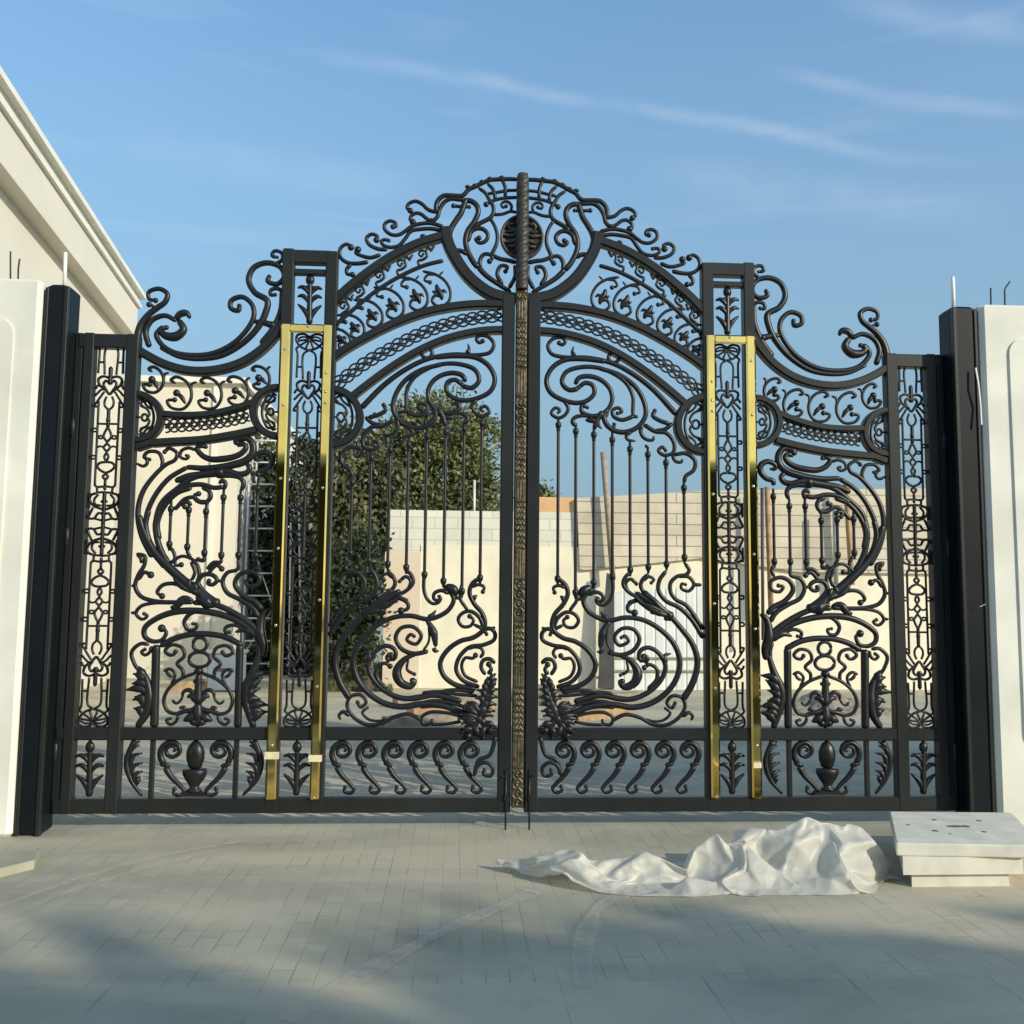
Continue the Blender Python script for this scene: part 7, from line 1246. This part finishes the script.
for (p0, p1, wd, st_) in (((300,50),(960,165),.011,.10),((770,72),(1030,120),.012,.10),((830,-10),(1040,40),.02,.10),((640,170),(1000,215),.03,.06),((100,140),(420,190),.03,.05)):
    u0, u1 = ray(*p0).normalized(), ray(*p1).normalized(); nn = u0.cross(u1).normalized(); mid = ((u0+u1)/2).normalized(); half = math.acos(max(-1, min(1, u0.dot(u1))))/2
    nv_ = N.new('ShaderNodeVectorMath'); nv_.operation = 'NORMALIZE'; L.new(tc.outputs['Generated'], nv_.inputs[0])
    wn = N.new('ShaderNodeTexNoise'); wn.inputs['Scale'].default_value = 7; wn.inputs['Detail'].default_value = 6; L.new(nv_.outputs[0], wn.inputs['Vector'])
    dp = N.new('ShaderNodeVectorMath'); dp.operation = 'DOT_PRODUCT'; dp.inputs[1].default_value = nn; L.new(nv_.outputs[0], dp.inputs[0])
    wob = N.new('ShaderNodeMath'); wob.operation = 'MULTIPLY_ADD'; wob.inputs[1].default_value = .03; L.new(wn.outputs['Fac'], wob.inputs[0]); L.new(dp.outputs['Value'], wob.inputs[2])
    sb_ = N.new('ShaderNodeMath'); sb_.operation = 'SUBTRACT'; sb_.inputs[1].default_value = .015; L.new(wob.outputs[0], sb_.inputs[0])
    ab = N.new('ShaderNodeMath'); ab.operation = 'ABSOLUTE'; L.new(sb_.outputs[0], ab.inputs[0])
    m1_ = N.new('ShaderNodeMapRange'); m1_.interpolation_type = 'SMOOTHSTEP'; m1_.inputs['From Min'].default_value = wd; m1_.inputs['From Max'].default_value = 0; m1_.inputs['To Max'].default_value = st_; L.new(ab.outputs[0], m1_.inputs['Value'])
    d2 = N.new('ShaderNodeVectorMath'); d2.operation = 'DOT_PRODUCT'; d2.inputs[1].default_value = mid; L.new(nv_.outputs[0], d2.inputs[0])
    m2_ = N.new('ShaderNodeMapRange'); m2_.interpolation_type = 'SMOOTHSTEP'; m2_.inputs['From Min'].default_value = math.cos(half*1.15); m2_.inputs['From Max'].default_value = math.cos(half*.4); L.new(d2.outputs['Value'], m2_.inputs['Value'])
    ml = N.new('ShaderNodeMath'); ml.operation = 'MULTIPLY'; L.new(m1_.outputs['Result'], ml.inputs[0]); L.new(m2_.outputs['Result'], ml.inputs[1])
    m3_ = N.new('ShaderNodeMapRange'); m3_.inputs['From Min'].default_value = .3; m3_.inputs['From Max'].default_value = .62; m3_.inputs['To Min'].default_value = .35
    w2 = N.new('ShaderNodeTexNoise'); w2.inputs['Scale'].default_value = 16; w2.inputs['Detail'].default_value = 5; L.new(nv_.outputs[0], w2.inputs['Vector']); L.new(w2.outputs['Fac'], m3_.inputs['Value'])
    mk = N.new('ShaderNodeMath'); mk.operation = 'MULTIPLY'; L.new(ml.outputs[0], mk.inputs[0]); L.new(m3_.outputs['Result'], mk.inputs[1])
    ad = N.new('ShaderNodeMath'); ad.operation = 'ADD'; L.new(fsum, ad.inputs[0]); L.new(mk.outputs[0], ad.inputs[1]); fsum = ad.outputs[0]
L.new(fsum, mx.inputs['Factor'])
glow = N.new('ShaderNodeMapRange'); glow.inputs['From Min'].default_value = .1; glow.inputs['From Max'].default_value = -.6; glow.inputs['To Max'].default_value = .7; gmul = N.new('ShaderNodeMath'); gmul.operation = 'MULTIPLY'
L.new(sx_.outputs['Y'], glow.inputs['Value']); L.new(glow.outputs['Result'], gmul.inputs[0]); L.new(hm.outputs['Result'], gmul.inputs[1])
warm = N.new('ShaderNodeMix'); warm.data_type = 'RGBA'; warm.inputs['B'].default_value = (4.6,4.0,2.9,1)
L.new(gmul.outputs[0], warm.inputs['Factor']); L.new(hzm.outputs['Result'], warm.inputs['A']); L.new(warm.outputs['Result'], mx.inputs['A']); L.new(mx.outputs['Result'], bg.inputs['Color'])
vs = sc.view_settings; vs.view_transform = 'Standard'; vs.look = 'None'; vs.gamma = 1; vs.use_curve_mapping = False; vs.exposure = 0.42
